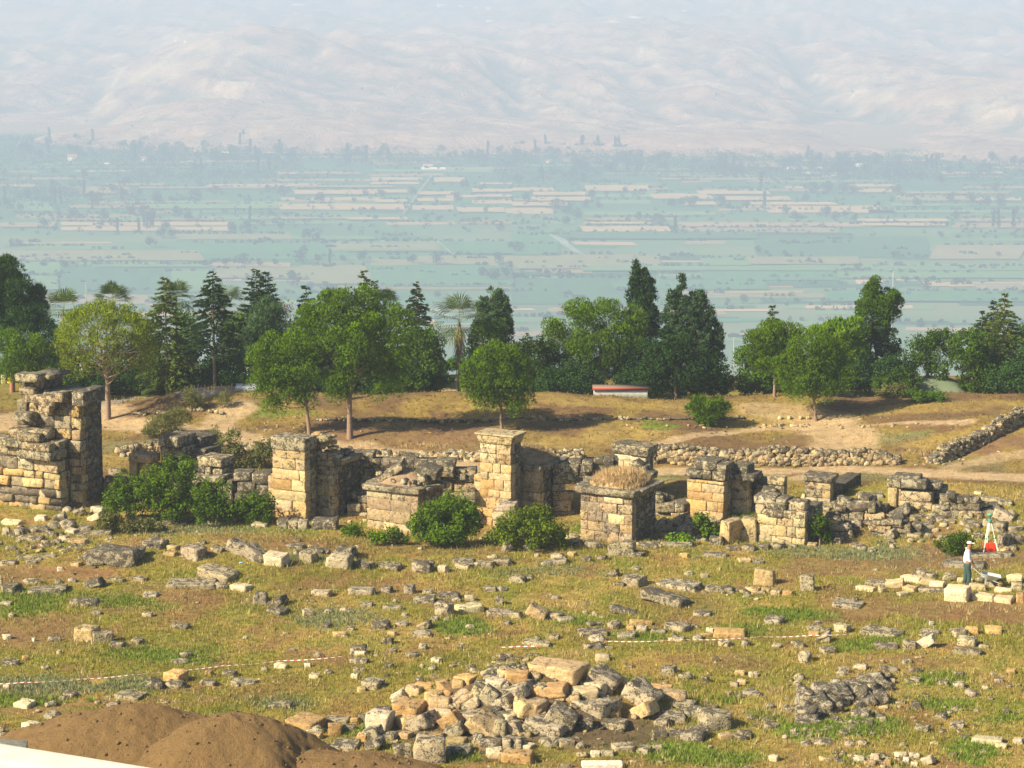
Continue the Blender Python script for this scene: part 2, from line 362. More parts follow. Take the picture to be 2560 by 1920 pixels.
def gcol(x, y):
    x = np.asarray(x, float); y = np.asarray(y, float)
    wx = x + 0.9 * fbm(x * 0.8, y * 0.8, o=4, s=31); wy = y + 1.1 * fbm(x * 0.8 + 40, y * 0.8, o=4, s=32)
    n1 = fbm(x * 0.35, y * 0.25, o=5, s=41); n2 = fbm(x * 1.1, y * 0.9, o=4, s=42); n3 = fbm(x * 0.7 + 9, y * 0.6, o=4, s=43)
    c = np.zeros(x.shape + (3,)); c[:] = OLIVE; gr = np.full(x.shape, 0.85)
    def mixin(w, col, g):
        nonlocal c, gr
        w = np.clip(w, 0, 1); c = c * (1 - w[..., None]) + np.array(col) * w[..., None]; gr = gr * (1 - w) + g * w
    mixin(sst(-0.12, 0.35, n1 + 0.5 * n2) * 0.85, STRAW, 0.7); mixin(sst(0.08, 0.5, n3 + 0.4 * n2) * 0.75, SOIL, 0.35)
    mixin(sst(0.15, 0.5, -n3 + 0.3 * n1) * 0.45, GREEN, 1.0)
    back = sst(109.5, 113.5, y); mixin(back * 0.88, STRAW, 0.45); mixin(back * sst(-0.35, 0.15, n1 + 0.5 * n2) * 0.85, BANK, 0.15)
    mixin(back * sst(0.2, 0.6, n3) * 0.4, GREYG, 0.5)
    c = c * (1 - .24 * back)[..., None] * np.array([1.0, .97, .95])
    mixin(sst(130, 134, y) * 0.6, OLIVE, 0.6)
    mixin(sst(152, 156, y), (0.12, 0.14, 0.05), 0)
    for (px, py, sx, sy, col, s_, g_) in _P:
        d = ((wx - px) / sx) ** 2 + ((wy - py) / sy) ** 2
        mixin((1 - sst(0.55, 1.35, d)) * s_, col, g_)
    for pl, w, col, s_ in _L:
        dm = np.full(x.shape, 1e9)
        xx = x + 0.35 * n2; yy = y + 0.35 * n3
        for (a, b) in zip(pl[:-1], pl[1:]):
            ab = b - a; t = np.clip(((xx - a[0]) * ab[0] + (yy - a[1]) * ab[1]) / (ab @ ab + 1e-9), 0, 1)
            dm = np.minimum(dm, np.hypot(xx - a[0] - t * ab[0], yy - a[1] - t * ab[1]))
        mixin((1 - sst(w * 0.38, w * 0.62, dm)) * s_, col, 0.02)
    return c, gr

def sheet(name, xs, ys, zf, cf, mat, smooth=True):
    X, Y = np.meshgrid(xs, ys); Z = zf(X, Y)
    v = np.stack([X, Y, Z], -1).reshape(-1, 3); nx, ny = len(xs), len(ys)
    i = np.arange((ny - 1) * nx).reshape(ny - 1, nx)[:, :-1].ravel()
    f = np.stack([i, i + 1, i + nx + 1, i + nx], 1)
    o = mk(name, v, f, mat, smooth=smooth)
    c = cf(X.ravel(), Y.ravel())
    a = o.data.attributes.new("Col", 'FLOAT_COLOR', 'POINT'); cc = np.ones((len(v), 4), np.float32); cc[:, :c.shape[1]] = c; a.data.foreach_set("color", cc.ravel())
    return o
xs = np.concatenate([[-1500, -600, -250, -120, -80], np.arange(-55, -27, 0.8), np.arange(-27, 27, 0.2), np.arange(27, 55.1, 0.8), [80, 120, 250, 600, 1500]])
ys = np.concatenate([[-60, 0, 30, 50], np.arange(60, 112, 0.2), np.arange(112, 153, 0.28), np.arange(153, 200, 6), np.arange(200, 760, 60)])
M_GROUND, nt, b = newmat("dry_ground", 0.97)
geo = nt.nodes.new('ShaderNodeNewGeometry'); a_ = attr_n(nt); P_ = geo.outputs['Position']
g1 = noise_n(nt, P_, 2.2, 6, 0.7, 0.5); g2 = noise_n(nt, P_, 14.0, 5, 0.75); g3 = noise_n(nt, P_, 45.0, 2, 0.7)
c_ = mix_n(nt, 1.0, a_.outputs['Color'], mix_n(nt, ramp_n(nt, g1, 0.3, 0.7), (0.76, 0.74, 0.70), (1.22, 1.2, 1.15)), 'MULTIPLY')
c_ = mix_n(nt, 1.0, c_, mix_n(nt, ramp_n(nt, g2, 0.3, 0.7), (0.68, 0.66, 0.62), (1.28, 1.27, 1.22)), 'MULTIPLY')
c_ = mix_n(nt, ramp_n(nt, g3, 0.68, 0.76, 0, 0.5), c_, (0.42, 0.38, 0.30))
nt.links.new(c_, b.inputs['Base Color'])
bump_n(nt, b, math_n(nt, 'ADD', g1, math_n(nt, 'MULTIPLY', g2, 0.6)), 0.8, 0.10)
gnd = sheet("ground", xs, ys, hgt, lambda x, y: gcol(x, y)[0], M_GROUND); tag(gnd, kind="structure")

# ------------------------------------------------------------------ valley and hills
def ang(py): return PITCH - math.atan((960 - py) / F)
_prof_Y = np.array([3200, 3350, 3700, 4300, 5000, 6200, 8000, 11000.0])
_prof_y = np.array([392, 372, 325, 235, 140, 50, -60, -130.0])
_prof_z = np.array([CAMH - Y * math.tan(ang(y)) for Y, y in zip(_prof_Y, _prof_y)]); _prof_z[0] = VZ - 6
def hx(px, Y): return (px - 1280) / F * Y
def ridge(x, y, s, o=4):
    r, a, t = 0, 1.0, 0
    for k in range(o):
        v = 1 - np.abs(2 * vnoise(x * 2 ** k + 31 * k, y * 2 ** k, 0, s + k) - 1) * 1.4; r = r + a * v; t += a; a *= 0.56
    return r / t
def hillz(x, Y):
    x = np.asarray(x, float); Y = np.asarray(Y, float)
    px = x / Y * F + 1280
    yy = Y + 90 * fbm(x / 420, Y / 900, o=2, s=77) - 170 + 0.11 * (px - 1280)
    z = np.interp(yy, _prof_Y, _prof_z)
    amp = sst(3250, 4000, yy) * (1 - 0.45 * sst(6000, 8500, yy))
    wx = x + 90 * fbm(x / 300, Y / 300, o=3, s=60); wy = Y + 90 * fbm(x / 300 + 7, Y / 300, o=3, s=61)
    u = wx * 0.85 + wy * 0.52; w = -wx * 0.52 + wy * 0.85
    r = ridge(u / 420, w / 1000, 50, 6) - 0.45
    z = z + amp * 84 * r + 24 * amp * (ridge(u / 150, w / 420, 57, 3) - .45) + 17 * amp * (ridge(u / 90, w / 260, 55, 3) - 0.5)
    z = z + sst(3250, 3500, yy) * 7 * fbm(x / 130, Y / 130, o=3, s=66)
    # the two-shouldered hill, the plateau with gullies and the ravine
    def peak(pxc, Yc, h, sx, sy): return h * np.exp(-(np.abs(x - hx(pxc, Yc)) / sx) ** 1.3 - (np.abs(Y - Yc) / sy) ** 1.5)
    z = z + peak(620, 4500, 62, 190, 500) + peak(1500, 4700, 50, 300, 420) + peak(1180, 4600, 25, 200, 400)
    z = z - peak(150, 4100, 48, 70, 600) - peak(2060, 4300, 48, 60, 700) - peak(1300, 4400, 20, 70, 400)
    return np.maximum(z, VZ - 6)
def hillc(x, Y):
    n = fbm(x / 160, Y / 260, o=4, s=80); n2 = fbm(x / 60, Y / 150, o=4, s=81); px = x / Y * F + 1280
    e = 40.0
    sl = (hillz(x + e, Y) - hillz(x - e, Y)) / (2 * e); sl2 = (hillz(x, Y + e) - hillz(x, Y - e)) / (2 * e)
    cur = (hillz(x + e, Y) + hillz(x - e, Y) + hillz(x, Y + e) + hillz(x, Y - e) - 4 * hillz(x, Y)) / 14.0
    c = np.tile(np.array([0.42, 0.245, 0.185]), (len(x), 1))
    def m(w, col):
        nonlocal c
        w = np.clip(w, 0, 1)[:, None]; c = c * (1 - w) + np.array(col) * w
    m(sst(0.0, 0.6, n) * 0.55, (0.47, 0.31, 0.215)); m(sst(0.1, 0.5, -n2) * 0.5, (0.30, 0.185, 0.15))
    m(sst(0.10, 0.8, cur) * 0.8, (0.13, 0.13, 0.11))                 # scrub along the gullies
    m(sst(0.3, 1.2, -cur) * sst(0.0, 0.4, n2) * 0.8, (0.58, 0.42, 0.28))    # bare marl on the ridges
    m(sst(0.15, 0.3, np.abs(sl)) * sst(-0.1, 0.4, n2) * 0.6, (0.56, 0.40, 0.26))
    m(sst(.18, .42, fbm(x / 24, Y / 200, o=3, s=84)) * .45, (0.56, .40, .26)); m(sst(.18, .42, fbm(x / 34 + 9, Y / 160, o=3, s=85)) * .5, (0.24, .16, .15))
    return c
def haze_density(): return 0.00037
M_HILL, nt, b = newmat("dry_hills", 1.0); a_ = attr_n(nt); geo = nt.nodes.new('ShaderNodeNewGeometry')
h1 = noise_n(nt, geo.outputs['Position'], 0.02, 6, 0.7, 0.6)
nt.links.new(mix_n(nt, 1.0, a_.outputs['Color'], mix_n(nt, ramp_n(nt, h1, 0.3, 0.7), (0.7, 0.7, 0.7), (1.25, 1.25, 1.25)), 'MULTIPLY'), b.inputs['Base Color'])
bump_n(nt, b, h1, 1.0, 14.0)
hy = np.concatenate([np.arange(3180, 5600, 12), np.arange(5600, 11000, 45)]); hxs = np.concatenate([[-9000, -5000, -3500, -2600, -2100], np.arange(-1650, 1651, 11), [2100, 2600, 3500, 5000, 9000]])
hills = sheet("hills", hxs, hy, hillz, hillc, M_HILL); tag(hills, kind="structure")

def vcol(x, y):
    n = fbm(x / 260, y / 420, o=4, s=90); n2 = fbm(x / 70, y / 160, o=4, s=91)
    c = np.tile(np.array([0.052, 0.148, 0.062]), (len(x), 1))
    def m(w, col):
        nonlocal c
        w = np.clip(w, 0, 1)[:, None]; c = c * (1 - w) + np.array(col) * w
    m(sst(0.05, 0.35, n) * 0.7, (0.10, 0.19, 0.08)); m(sst(0.1, 0.4, -n) * 0.7, (0.03, 0.11, 0.045)); m(sst(0.2, 0.5, n2) * 0.4, (0.15, 0.20, 0.09))
    m((1 - sst(1900, 2700, y)) * .55, (0.145, 0.185, 0.095)); m(sst(.0, .4, fbm(x / 150, y / 60, o=3, s=95)) * .4 * (1 - sst(2300, 2900, y)), (.24, .22, .12))
    m(sst(2750, 3150, y) * 0.7, (0.03, 0.10, 0.055))
    m(sst(3350, 3500, y - 170 + .11 * x / y * F + 60 * n) * 0.9, (0.34, 0.22, 0.15))
    return c
valley = sheet("valley_floor", np.concatenate([[-9000, -4000, -2200], np.arange(-1300, 1301, 20), [2200, 4000, 9000]]), np.concatenate([[120, 600], np.arange(900, 3960, 20)]), lambda x, y: np.full(x.shape, VZ), vcol, M_RUB)
tag(valley, kind="structure")

# field strips lying on the valley floor: coordinates in the enlarged photo halves (x0, x1, y top, y bottom, slant px, colour key)
TAN = (0.46, 0.31, 0.17); TN2 = (0.30, 0.22, 0.11); LG = (0.14, 0.24, 0.09); DG = (0.025, 0.10, 0.05); MG = (0.045, 0.17, 0.07); PK = (0.38, 0.24, 0.16); WH = (0.82, 0.75, 0.62)
ZL, ZR = (0, 0.5787), (1280, 0.5787)
FIELDS = {0: [
 (262,985,958,973,8,TAN),(262,990,979,996,14,TAN),(250,960,943,950,30,TN2),(0,240,960,980,4,TN2),(1270,1615,820,838,14,TAN),(1215,1640,853,864,10,TAN),(1620,1760,860,874,8,TAN),
 (1205,1745,880,905,14,TAN),(1120,1500,936,944,4,TN2),(1500,1760,938,948,4,TAN),(1605,1825,765,778,8,TAN),(1600,1810,785,796,8,TAN),(1875,2010,765,785,8,TAN),(1560,1760,818,832,6,TAN),
 (1800,1960,826,840,6,TAN),(1800,1960,855,868,6,TAN),(1780,1960,886,906,8,TAN),(1975,2180,895,915,20,TAN),(2040,2212,815,828,4,TAN),(2050,2212,840,850,4,TAN),(2040,2212,865,880,6,TAN),
 (2185,2212,900,920,4,TAN),(1990,2212,958,966,3,TN2),(2060,2212,788,796,2,TAN),(1275,1700,800,808,4,TN2),(0,150,795,806,2,TAN),(0,360,765,776,2,TN2),(440,710,790,800,3,TN2),
 (600,1180,806,813,3,TN2),(340,560,808,835,30,TN2),(380,640,868,880,10,TN2),(300,640,884,898,10,TN2),(60,220,866,912,40,LG),(480,640,935,955,8,LG),(640,1200,880,900,8,LG),(830,1200,935,948,6,LG),
 (760,1260,1010,1034,24,TN2),(1260,1620,1018,1034,4,LG),(80,420,1062,1078,10,LG),(0,870,1080,1125,60,TN2),(870,1500,1050,1120,40,MG),(720,1400,1048,1100,20,MG),(1420,1900,1042,1084,26,LG),(1440,1890,1052,1078,26,TN2),
 (1900,2212,1040,1095,40,MG),(1800,2212,1105,1140,-30,TN2),(1600,1810,1118,1145,10,TN2),(930,1330,1155,1200,-30,TN2),(1320,1600,1145,1225,90,TN2),(1600,2212,1145,1235,30,MG),
 (0,260,1130,1180,10,LG),(265,740,1158,1270,-8,DG),(400,900,1140,1152,10,LG),(740,920,1170,1260,10,LG),(0,250,1190,1250,5,LG),(160,640,1272,1313,0,PK),(1450,2212,1235,1250,6,TN2),
 (880,1260,655,660,2,WH),(1145,1255,621,627,1,WH),(1590,1830,628,636,1,WH),(320,560,737,740,1,WH),(120,1000,720,724,1,LG),(1310,1540,740,750,2,TN2),(1200,1290,742,752,2,TAN),(1420,1560,745,752,2,TN2),
 (1610,1700,690,712,50,TN2),(1820,1925,722,732,2,WH),(1730,1860,760,925,0,None)],
 1: [
 (0,180,810,824,4,TAN),(315,590,800,824,8,TAN),(90,330,828,842,4,TAN),(60,340,850,866,6,TAN),(0,240,872,888,6,TAN),(0,180,898,924,10,TAN),(355,620,838,852,10,LG),(600,860,836,858,40,TAN),
 (800,1110,822,838,24,TAN),(915,1200,848,864,24,TAN),(370,600,862,880,10,LG),(660,1110,752,760,3,TN2),(620,1160,768,776,3,TN2),(745,900,870,884,6,TAN),(1030,1400,872,884,20,TAN),(1000,1590,888,904,30,TAN),
 (1100,1650,904,918,30,TAN),(300,880,914,930,10,LG),(310,620,958,966,6,TAN),(300,680,976,1000,30,TAN),(320,720,940,950,5,TN2),(725,1540,960,978,60,PK),(730,1400,982,1004,60,PK),(1490,1880,944,956,20,TAN),
 (1500,1870,962,974,14,TAN),(1180,1260,804,814,2,TAN),(1460,1660,794,806,3,TAN),(1500,1640,814,830,3,TAN),(1860,2120,741,752,2,TAN),(1880,2120,758,766,2,LG),(1950,2212,804,814,2,TN2),(1700,2160,826,836,8,TN2),
 (1660,2000,844,866,10,TN2),(1960,2200,852,866,8,TAN),(1940,2212,942,956,4,TN2),(1900,2212,962,984,4,TN2),(1540,2212,906,918,6,LG),(1640,1850,878,890,4,LG),(400,880,745,752,3,LG),(920,1150,694,722,60,PK),
 (400,900,642,668,80,TN2),(200,420,672,700,100,TN2),(0,200,1010,1100,20,MG),(0,640,1104,1160,30,TN2),(200,1060,1000,1030,0,DG),(1050,1800,1020,1112,40,DG),(1820,2212,1058,1118,-60,PK),(1010,1500,1108,1140,20,TN2),
 (820,1020,1112,1146,40,LG),(300,2212,1148,1168,0,LG),(0,500,1200,1313,0,DG),(820,1400,1165,1210,40,MG),(1400,2212,1150,1200,20,LG),(2000,2212,1222,1254,50,PK),(1350,2212,1255,1300,40,MG),(780,1550,1268,1286,-20,TN2),
 (1500,1700,1268,1280,8,TN2),(430,1100,1210,1250,30,MG),(1200,1340,720,730,2,WH),(1250,1330,742,750,2,WH)]}
HEDGE = []; fb = MB(); rsf = np.random.RandomState(5)
for half, (ox, sc_) in ((0, ZL), (1, ZR)):
    for k, (x0, x1, y0, y1, sl, c) in enumerate(FIELDS[half]):
        if c is None: continue
        n = max(3, int((x1 - x0) / 45)); zz = VZ + 0.6 + 0.25 * (k % 5)
        top = []; bot = []
        for i in range(n + 1):
            t = i / n; xa = x0 + (x1 - x0) * t; w = 1.2 * math.sin(t * 9 + k)
            e = 1.0
            top.append(V(ox + (xa + sl * (1 - 0) * 0.0) * sc_ + (-sl * .15), (y0 + w * .6 + 0.0) * sc_, zz)); bot.append(V(ox + (xa + sl * .35) * sc_, (y1 - w * .5) * sc_, zz))
        m_ = 3
        rows = [[b_ * (1 - j / m_) + t_ * (j / m_) for b_, t_ in zip(bot, top)] for j in range(m_ + 1)]
        if k % 2 == 0: HEDGE += [(p_[0] + rsf.normal(0, 4), p_[1] + rsf.normal(2, 3)) for p_ in (top[j] * (1 - u_) + top[j + 1] * u_ for j in range(n) for u_ in rsf.rand(3)) if rsf.rand() < .6]
        vv = np.array([p for r in rows for p in r]); ii = [(j * (n+1) + i, j * (n+1) + i + 1, (j+1) * (n+1) + i + 1, (j+1) * (n+1) + i) for j in range(m_) for i in range(n)]
        mx_ = .10 if y0 < 980 else .42; cc = np.array(c) * (1 - mx_) + np.array([.075, .18, .075]) * mx_; cf = np.tile(cc, (len(ii), 1)) * rsf.uniform(0.93, 1.07, (len(ii), 1))
        fb.add(vv, ii, cf)
for k in range(330):
    y_ = 385 + 470 * rsf.rand() ** 1.2; x_ = rsf.uniform(-60, 2560); w_ = rsf.uniform(60, 330); h_ = rsf.uniform(1.6, 5.5) * (1 + (y_ - 385) / 260); c = (TAN, TN2, LG, DG, MG, DG, LG, MG, TN2)[rsf.randint(9)]
    HEDGE += [tuple(V(x_ + w_ * u_, y_ + rsf.normal(0, .6))[:2]) for u_ in rsf.rand(7) * rsf.uniform(.3, 1)]
    n = 6; zz = VZ + .25 + .0008 * k; tl = rsf.uniform(-3, 3); sk = rsf.uniform(-14, 14)
    bot = [V(x_ + sk + w_ * i / n, y_ + h_ + tl * i / n, zz) for i in range(n + 1)]; top = [V(x_ + w_ * i / n, y_ + tl * i / n + .5 * math.sin(i), zz) for i in range(n + 1)]
    fb.add(np.array(bot + top), [(i, i + 1, n + 2 + i, n + 1 + i) for i in range(n)], np.array(c) * rsf.uniform(.8, 1.1))
# farm track
for a, b2 in (((1865,758),(1815,820)),((1815,820),(1740,925)),((1890,1040),(1960,1100)),((100,575),(70,640))):
    for k in range(4):
        t0, t1 = k / 4, (k + 1) / 4
        p0 = V((a[0] + (b2[0]-a[0])*t0) * .5787, (a[1] + (b2[1]-a[1])*t0) * .5787, VZ + 2); p1 = V((a[0] + (b2[0]-a[0])*t1) * .5787, (a[1] + (b2[1]-a[1])*t1) * .5787, VZ + 2)
        w = np.array([.9, 0, 0]); fb.add([p0 - w, p0 + w, p1 + w, p1 - w], [(0, 1, 2, 3)], (0.30, 0.28, 0.19))
fields = fb.build("farm_fields", M_RUB); tag(fields, kind="structure")

# ------------------------------------------------------------------ haze
hz = bpy.data.meshes.new("haze")
X0, X1, Y0, Y1, Z0, Z1 = -9500, 9500, -80, 11200, VZ - 8, CAMH + 3
hz.from_pydata([(x, y, z) for z in (Z0, Z1) for y in (Y0, Y1) for x in (X0, X1)], [], [(0, 2, 3, 1), (4, 5, 7, 6), (0, 1, 5, 4), (2, 6, 7, 3), (0, 4, 6, 2), (1, 3, 7, 5)])
hzo = bpy.data.objects.new("haze", hz); COL.objects.link(hzo); tag(hzo, "pale blue summer haze filling the valley", "haze", kind="stuff")
hm = bpy.data.materials.new("haze"); hm.use_nodes = True; hn = hm.node_tree; hn.nodes.clear(); ho = hn.nodes.new('ShaderNodeOutputMaterial')
pv = hn.nodes.new('ShaderNodeVolumePrincipled'); pv.inputs['Color'].default_value = (0.570, 0.708, 0.955, 1); pv.inputs['Density'].default_value = haze_density(); pv.inputs['Anisotropy'].default_value = 0.0
hn.links.new(pv.outputs[0], ho.inputs['Volume']); hz.materials.append(hm)

# ------------------------------------------------------------------ ruins
TN = (0.50, 0.38, 0.205); CR = (0.58, 0.475, 0.280); OR = (0.51, 0.345, 0.155); GY = (0.41, 0.365, 0.245); DK = (0.27, 0.235, 0.158); WT = (0.62, 0.55, 0.40)
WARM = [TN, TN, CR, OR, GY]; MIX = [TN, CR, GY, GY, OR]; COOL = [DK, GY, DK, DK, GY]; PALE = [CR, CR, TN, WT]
def boxq(mb, x0, x1, y0, y1, z0, z1, col, age=0.8, M=None):
    v = np.array([(x, y, z) for z in (z0, z1) for y in (y0, y1) for x in (x0, x1)], float)
    if M is not None: v = v @ M[0].T + M[1]
    mb.add(v, [(0, 2, 3, 1), (4, 5, 7, 6), (0, 1, 5, 4), (2, 6, 7, 3), (0, 4, 6, 2), (1, 3, 7, 5)], np.array([*col, age]))
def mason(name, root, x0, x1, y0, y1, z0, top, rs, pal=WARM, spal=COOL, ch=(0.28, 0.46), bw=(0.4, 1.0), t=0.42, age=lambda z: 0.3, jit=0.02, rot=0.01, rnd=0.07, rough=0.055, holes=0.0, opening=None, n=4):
    """coursed wall of hewn blocks, local coords: x along the front, y to the back"""
    mb = MB(); topf = top if callable(top) else (lambda x: top)
    t = min(t, y1 - y0); z = z0; zmax = max(topf(x) for x in np.linspace(x0, x1, 25)); deep = (y1 - y0) > 0.7
    def run(a0, a1):
        xs_ = [a0]
        while xs_[-1] < a1 - 0.15:
            xs_.append(xs_[-1] + rs.uniform(*bw))
        xs_[-1] = a1
        if len(xs_) > 2 and xs_[-1] - xs_[-2] < 0.22: xs_.pop(-2)
        return xs_
    while z < zmax - 0.06:
        h = rs.uniform(*ch); h = min(h, max(0.12, zmax - z)); 
        if zmax - z - h < 0.12: h = zmax - z
        zc = z + h / 2; kept = []
        for a, b in zip(*(lambda q: (q[:-1], q[1:]))(run(x0, x1))):
            xc = (a + b) / 2; zt = topf(xc)
            if zc > zt + 0.02: continue
            if opening and opening[0] < xc < opening[1] and opening[2] < zc < opening[3]: continue
            if rs.rand() < holes: kept.append((a, b)); continue
            kept.append((a, b)); pc = pal[rs.randint(len(pal))]; ag = age(zc - z0) + rs.uniform(-.15, .15)
            dy = rs.uniform(-jit, jit)
            stone(mb, (xc, y0 + t / 2 + dy, zc), (b - a - 0.009, t, h - 0.007), (rs.uniform(-rot, rot), rs.uniform(-rot, rot), rs.uniform(-rot, rot)), pc, ag, rough, rnd, n, seed=rs.randint(1, 10**6), jit=0.012 + rot * .6)
        if deep and kept:
            for xe, sgn in ((x1, 1), (x0, -1)):
                end = [k for k in kept if abs((k[1] if sgn > 0 else k[0]) - xe) < 0.02]
                if not end: continue
                q = run(y0 + t + 0.003, y1)
                for a, b in zip(q[:-1], q[1:]):
                    pc = spal[rs.randint(len(spal))]  # side blocks darker: grey lichen, plus shade contrast put into the colour
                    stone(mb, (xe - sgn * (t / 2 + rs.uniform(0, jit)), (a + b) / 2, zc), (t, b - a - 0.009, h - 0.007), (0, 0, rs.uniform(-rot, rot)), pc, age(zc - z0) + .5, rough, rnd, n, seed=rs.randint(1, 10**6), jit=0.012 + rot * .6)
        if kept:
            a, b = kept[0][0], kept[-1][1]
            if not opening or not (opening[2] < zc < opening[3]):
                boxq(mb, a + 0.05, b - 0.05, y0 + 0.06, y1 - (0.05 if not deep else 0.02), z - 0.004, z + h - 0.03, (0.16, 0.13, 0.10), 0.5)
        z += h
    return mb.build(name, M_STONE, root)
def frame_at(kx, ky, th):
    K = G(kx, ky); phi = math.atan((kx - 1280) / F); s = mpp(K[1])
    return K, phi, s
def W_of(px, s, th, phi): return px * s / math.cos(th - phi)
def L_of(px, s, th, phi): return px * s / max(0.12, math.sin(th - phi))
TH = R(27)
def root_at(name, kx, ky, th, label, cat, group=None, sink=0.12, Y=None):
    K, phi, s = frame_at(kx, ky, th)
    e = empty(name, (K[0], K[1], K[2] - sink), -th); tag(e, label, cat, group)
    return e, phi, s
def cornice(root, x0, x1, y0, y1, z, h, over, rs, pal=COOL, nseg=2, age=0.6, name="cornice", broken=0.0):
    mb = MB(); w = (x1 - x0) / nseg
    for i in range(nseg):
        a = x0 + w * i; zz = z + h / 2 + rs.uniform(-broken, broken)
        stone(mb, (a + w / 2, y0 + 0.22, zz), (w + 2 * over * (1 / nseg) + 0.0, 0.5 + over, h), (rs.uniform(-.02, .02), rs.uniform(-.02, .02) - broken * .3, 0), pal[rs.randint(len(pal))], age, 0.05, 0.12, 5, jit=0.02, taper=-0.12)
    m_ = max(1, int((y1 - y0) / 1.0)); w2 = (y1 - y0 - 0.45) / m_
    for xe in (x1 - 0.18, x0 + 0.18):
        for i in range(m_):
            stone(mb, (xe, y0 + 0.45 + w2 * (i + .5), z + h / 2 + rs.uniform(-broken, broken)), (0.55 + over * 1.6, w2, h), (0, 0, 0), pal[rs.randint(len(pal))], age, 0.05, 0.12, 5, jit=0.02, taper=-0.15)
    boxq(mb, x0 + .1, x1 - .1, y0 + .1, y1 - .1, z + .01, z + h * .7, (0.2, 0.16, 0.12))
    return mb.build(name, M_STONE, root)
def dome(root, x0, x1, y0, y1, z, h, name="earth_mound", col=(0.27, 0.19, 0.12)):
    n = 18; X, Y_ = np.meshgrid(np.linspace(x0, x1, n), np.linspace(y0, y1, n)); u = (X - x0) / (x1 - x0) * 2 - 1; w = (Y_ - y0) / (y1 - y0) * 2 - 1
    Z = z + h * np.clip(1 - (np.abs(u) ** 2.4 + np.abs(w) ** 2.4) / 1.25, 0, 1) ** 0.8 + 0.07 * fbm(X * 2.2, Y_ * 2.2, o=3, s=5)
    v = np.stack([X, Y_, Z], -1).reshape(-1, 3); i = np.arange((n-1) * n).reshape(n-1, n)[:, :-1].ravel()
    f = np.stack([i, i+1, i+n+1, i+n], 1)
    # skirt so that the mound is a closed body
    vb = v.copy(); vb[:, 2] = z - 0.05; N = len(v); fb_ = f[:, ::-1] + N
    ring = list(range(n)) + list(range(2*n-1, n*n, n)) + list(range(n*n-2, n*n-n-1, -1)) + list(range(n*n-2*n, 0, -n))
    sk = np.array([(ring[(j+1) % len(ring)], ring[j], ring[j] + N, ring[(j+1) % len(ring)] + N) for j in range(len(ring))])
    return mk(name, np.vstack([v, vb]), np.vstack([f, fb_, sk]), M_SOILA, root, np.tile([*col, 1], (len(f)*2+len(sk), 1)), True)
M_SOILA = attr_mat("earth", 0.97, 7.0, 0.3, 0.8)
def tufts(pts, hgts, cols, rs, nb=7, width=0.012, spread=0.05, lean=0.35):
    """grass tufts as thin upright triangles; pts Nx3 local, hgts N, cols Nx3"""
    N = len(pts); P = np.repeat(pts, nb, 0); H = np.repeat(hgts, nb) * rs.uniform(0.55, 1.1, N * nb); C = np.repeat(cols, nb, 0) * rs.uniform(0.75, 1.25, (N * nb, 1))
    a = rs.uniform(0, 6.283, N * nb); r = rs.uniform(0, spread, N * nb); P = P + np.stack([np.cos(a) * r, np.sin(a) * r, 0 * r - 0.02], 1)
    b = rs.uniform(0, 6.283, N * nb); w = width * rs.uniform(0.7, 1.5, N * nb); side = np.stack([np.cos(b) * w, np.sin(b) * w, 0 * w], 1)
    l = lean * H * rs.uniform(0.2, 1, N * nb); tip = P + np.stack([np.cos(a) * l, np.sin(a) * l, H], 1)
    v = np.stack([P - side, P + side, tip], 1).reshape(-1, 3); f = np.arange(len(v)).reshape(-1, 3)
    return v, f, C
def grass_obj(name, pts, hgts, cols, rs, parent=None, mat=None, **kw):
    v, f, c = tufts(np.asarray(pts, float), np.asarray(hgts, float), np.asarray(cols, float), rs, **kw)
    return mk(name, v, f, mat or M_GRASS, parent, np.hstack([c, np.ones((len(c), 1))]))
def dry_on(root, x0, x1, y0, y1, zf, n, rs, hh=(0.15, 0.4), col=(0.42, 0.29, 0.14), name="dry_grass", green=0.0):
    P_ = np.stack([rs.uniform(x0, x1, n), rs.uniform(y0, y1, n), np.zeros(n)], 1); u = (P_[:, 0]-x0)/(x1-x0)*2-1; w = (P_[:, 1]-y0)/(y1-y0)*2-1
    k = (u**2 + w**2) < 1.35; P_ = P_[k]; u = u[k]; w = w[k]; P_[:, 2] = zf(u, w); c = np.tile(col, (len(P_), 1)) * rs.uniform(.75, 1.3, (len(P_), 1))
    g = rs.rand(len(P_)) < green; c[g] = np.array([0.14, 0.19, 0.04]) * rs.uniform(.8, 1.2, (g.sum(), 1))
    o = grass_obj(name, P_, rs.uniform(*hh, len(P_)), c, rs, root, nb=6, width=0.014, spread=0.08, lean=0.5); tag(o, kind="stuff"); return o
RUINS_G = "ruined tombs of the necropolis"

# --- tall broken wall at the left edge --------------------------------
rs = np.random.RandomState(11)
e, phi, s = root_at("ruined_tower", 186, 1278, R(24), "tallest ruined stone wall, ragged and leaning over with a dark shaded pier beside it", "ruin", RUINS_G)
th = R(24); W = W_of(186, s, th, phi); L = L_of(80, s, th, phi)
Ht = 318 * s * 1.02
def prof_up(x):     # x from -W..0 ; px from 0..186 -> top heights in px above 1278
    p = 186 + x / W * 186
    return s * np.interp(p, [0, 24, 26, 95, 97, 112, 138, 142, 176, 186], [190, 190, 347, 347, 312, 290, 290, 305, 318, 318])
mason("upper_wall", e, -W, -0.02, 0.65, L, 0.0, prof_up, rs, pal=[TN, CR, GY, OR, TN, DK], ch=(0.3, 0.58), bw=(0.35, 1.0), age=lambda z: 0.28 + 0.05 * z, jit=0.09, rot=0.05, rnd=0.16, rough=0.07)
def prof_lo(x):
    p = 186 + x / W * 186; return s * np.interp(p, [0, 40, 60, 120, 160], [195, 205, 210, 212, 190])
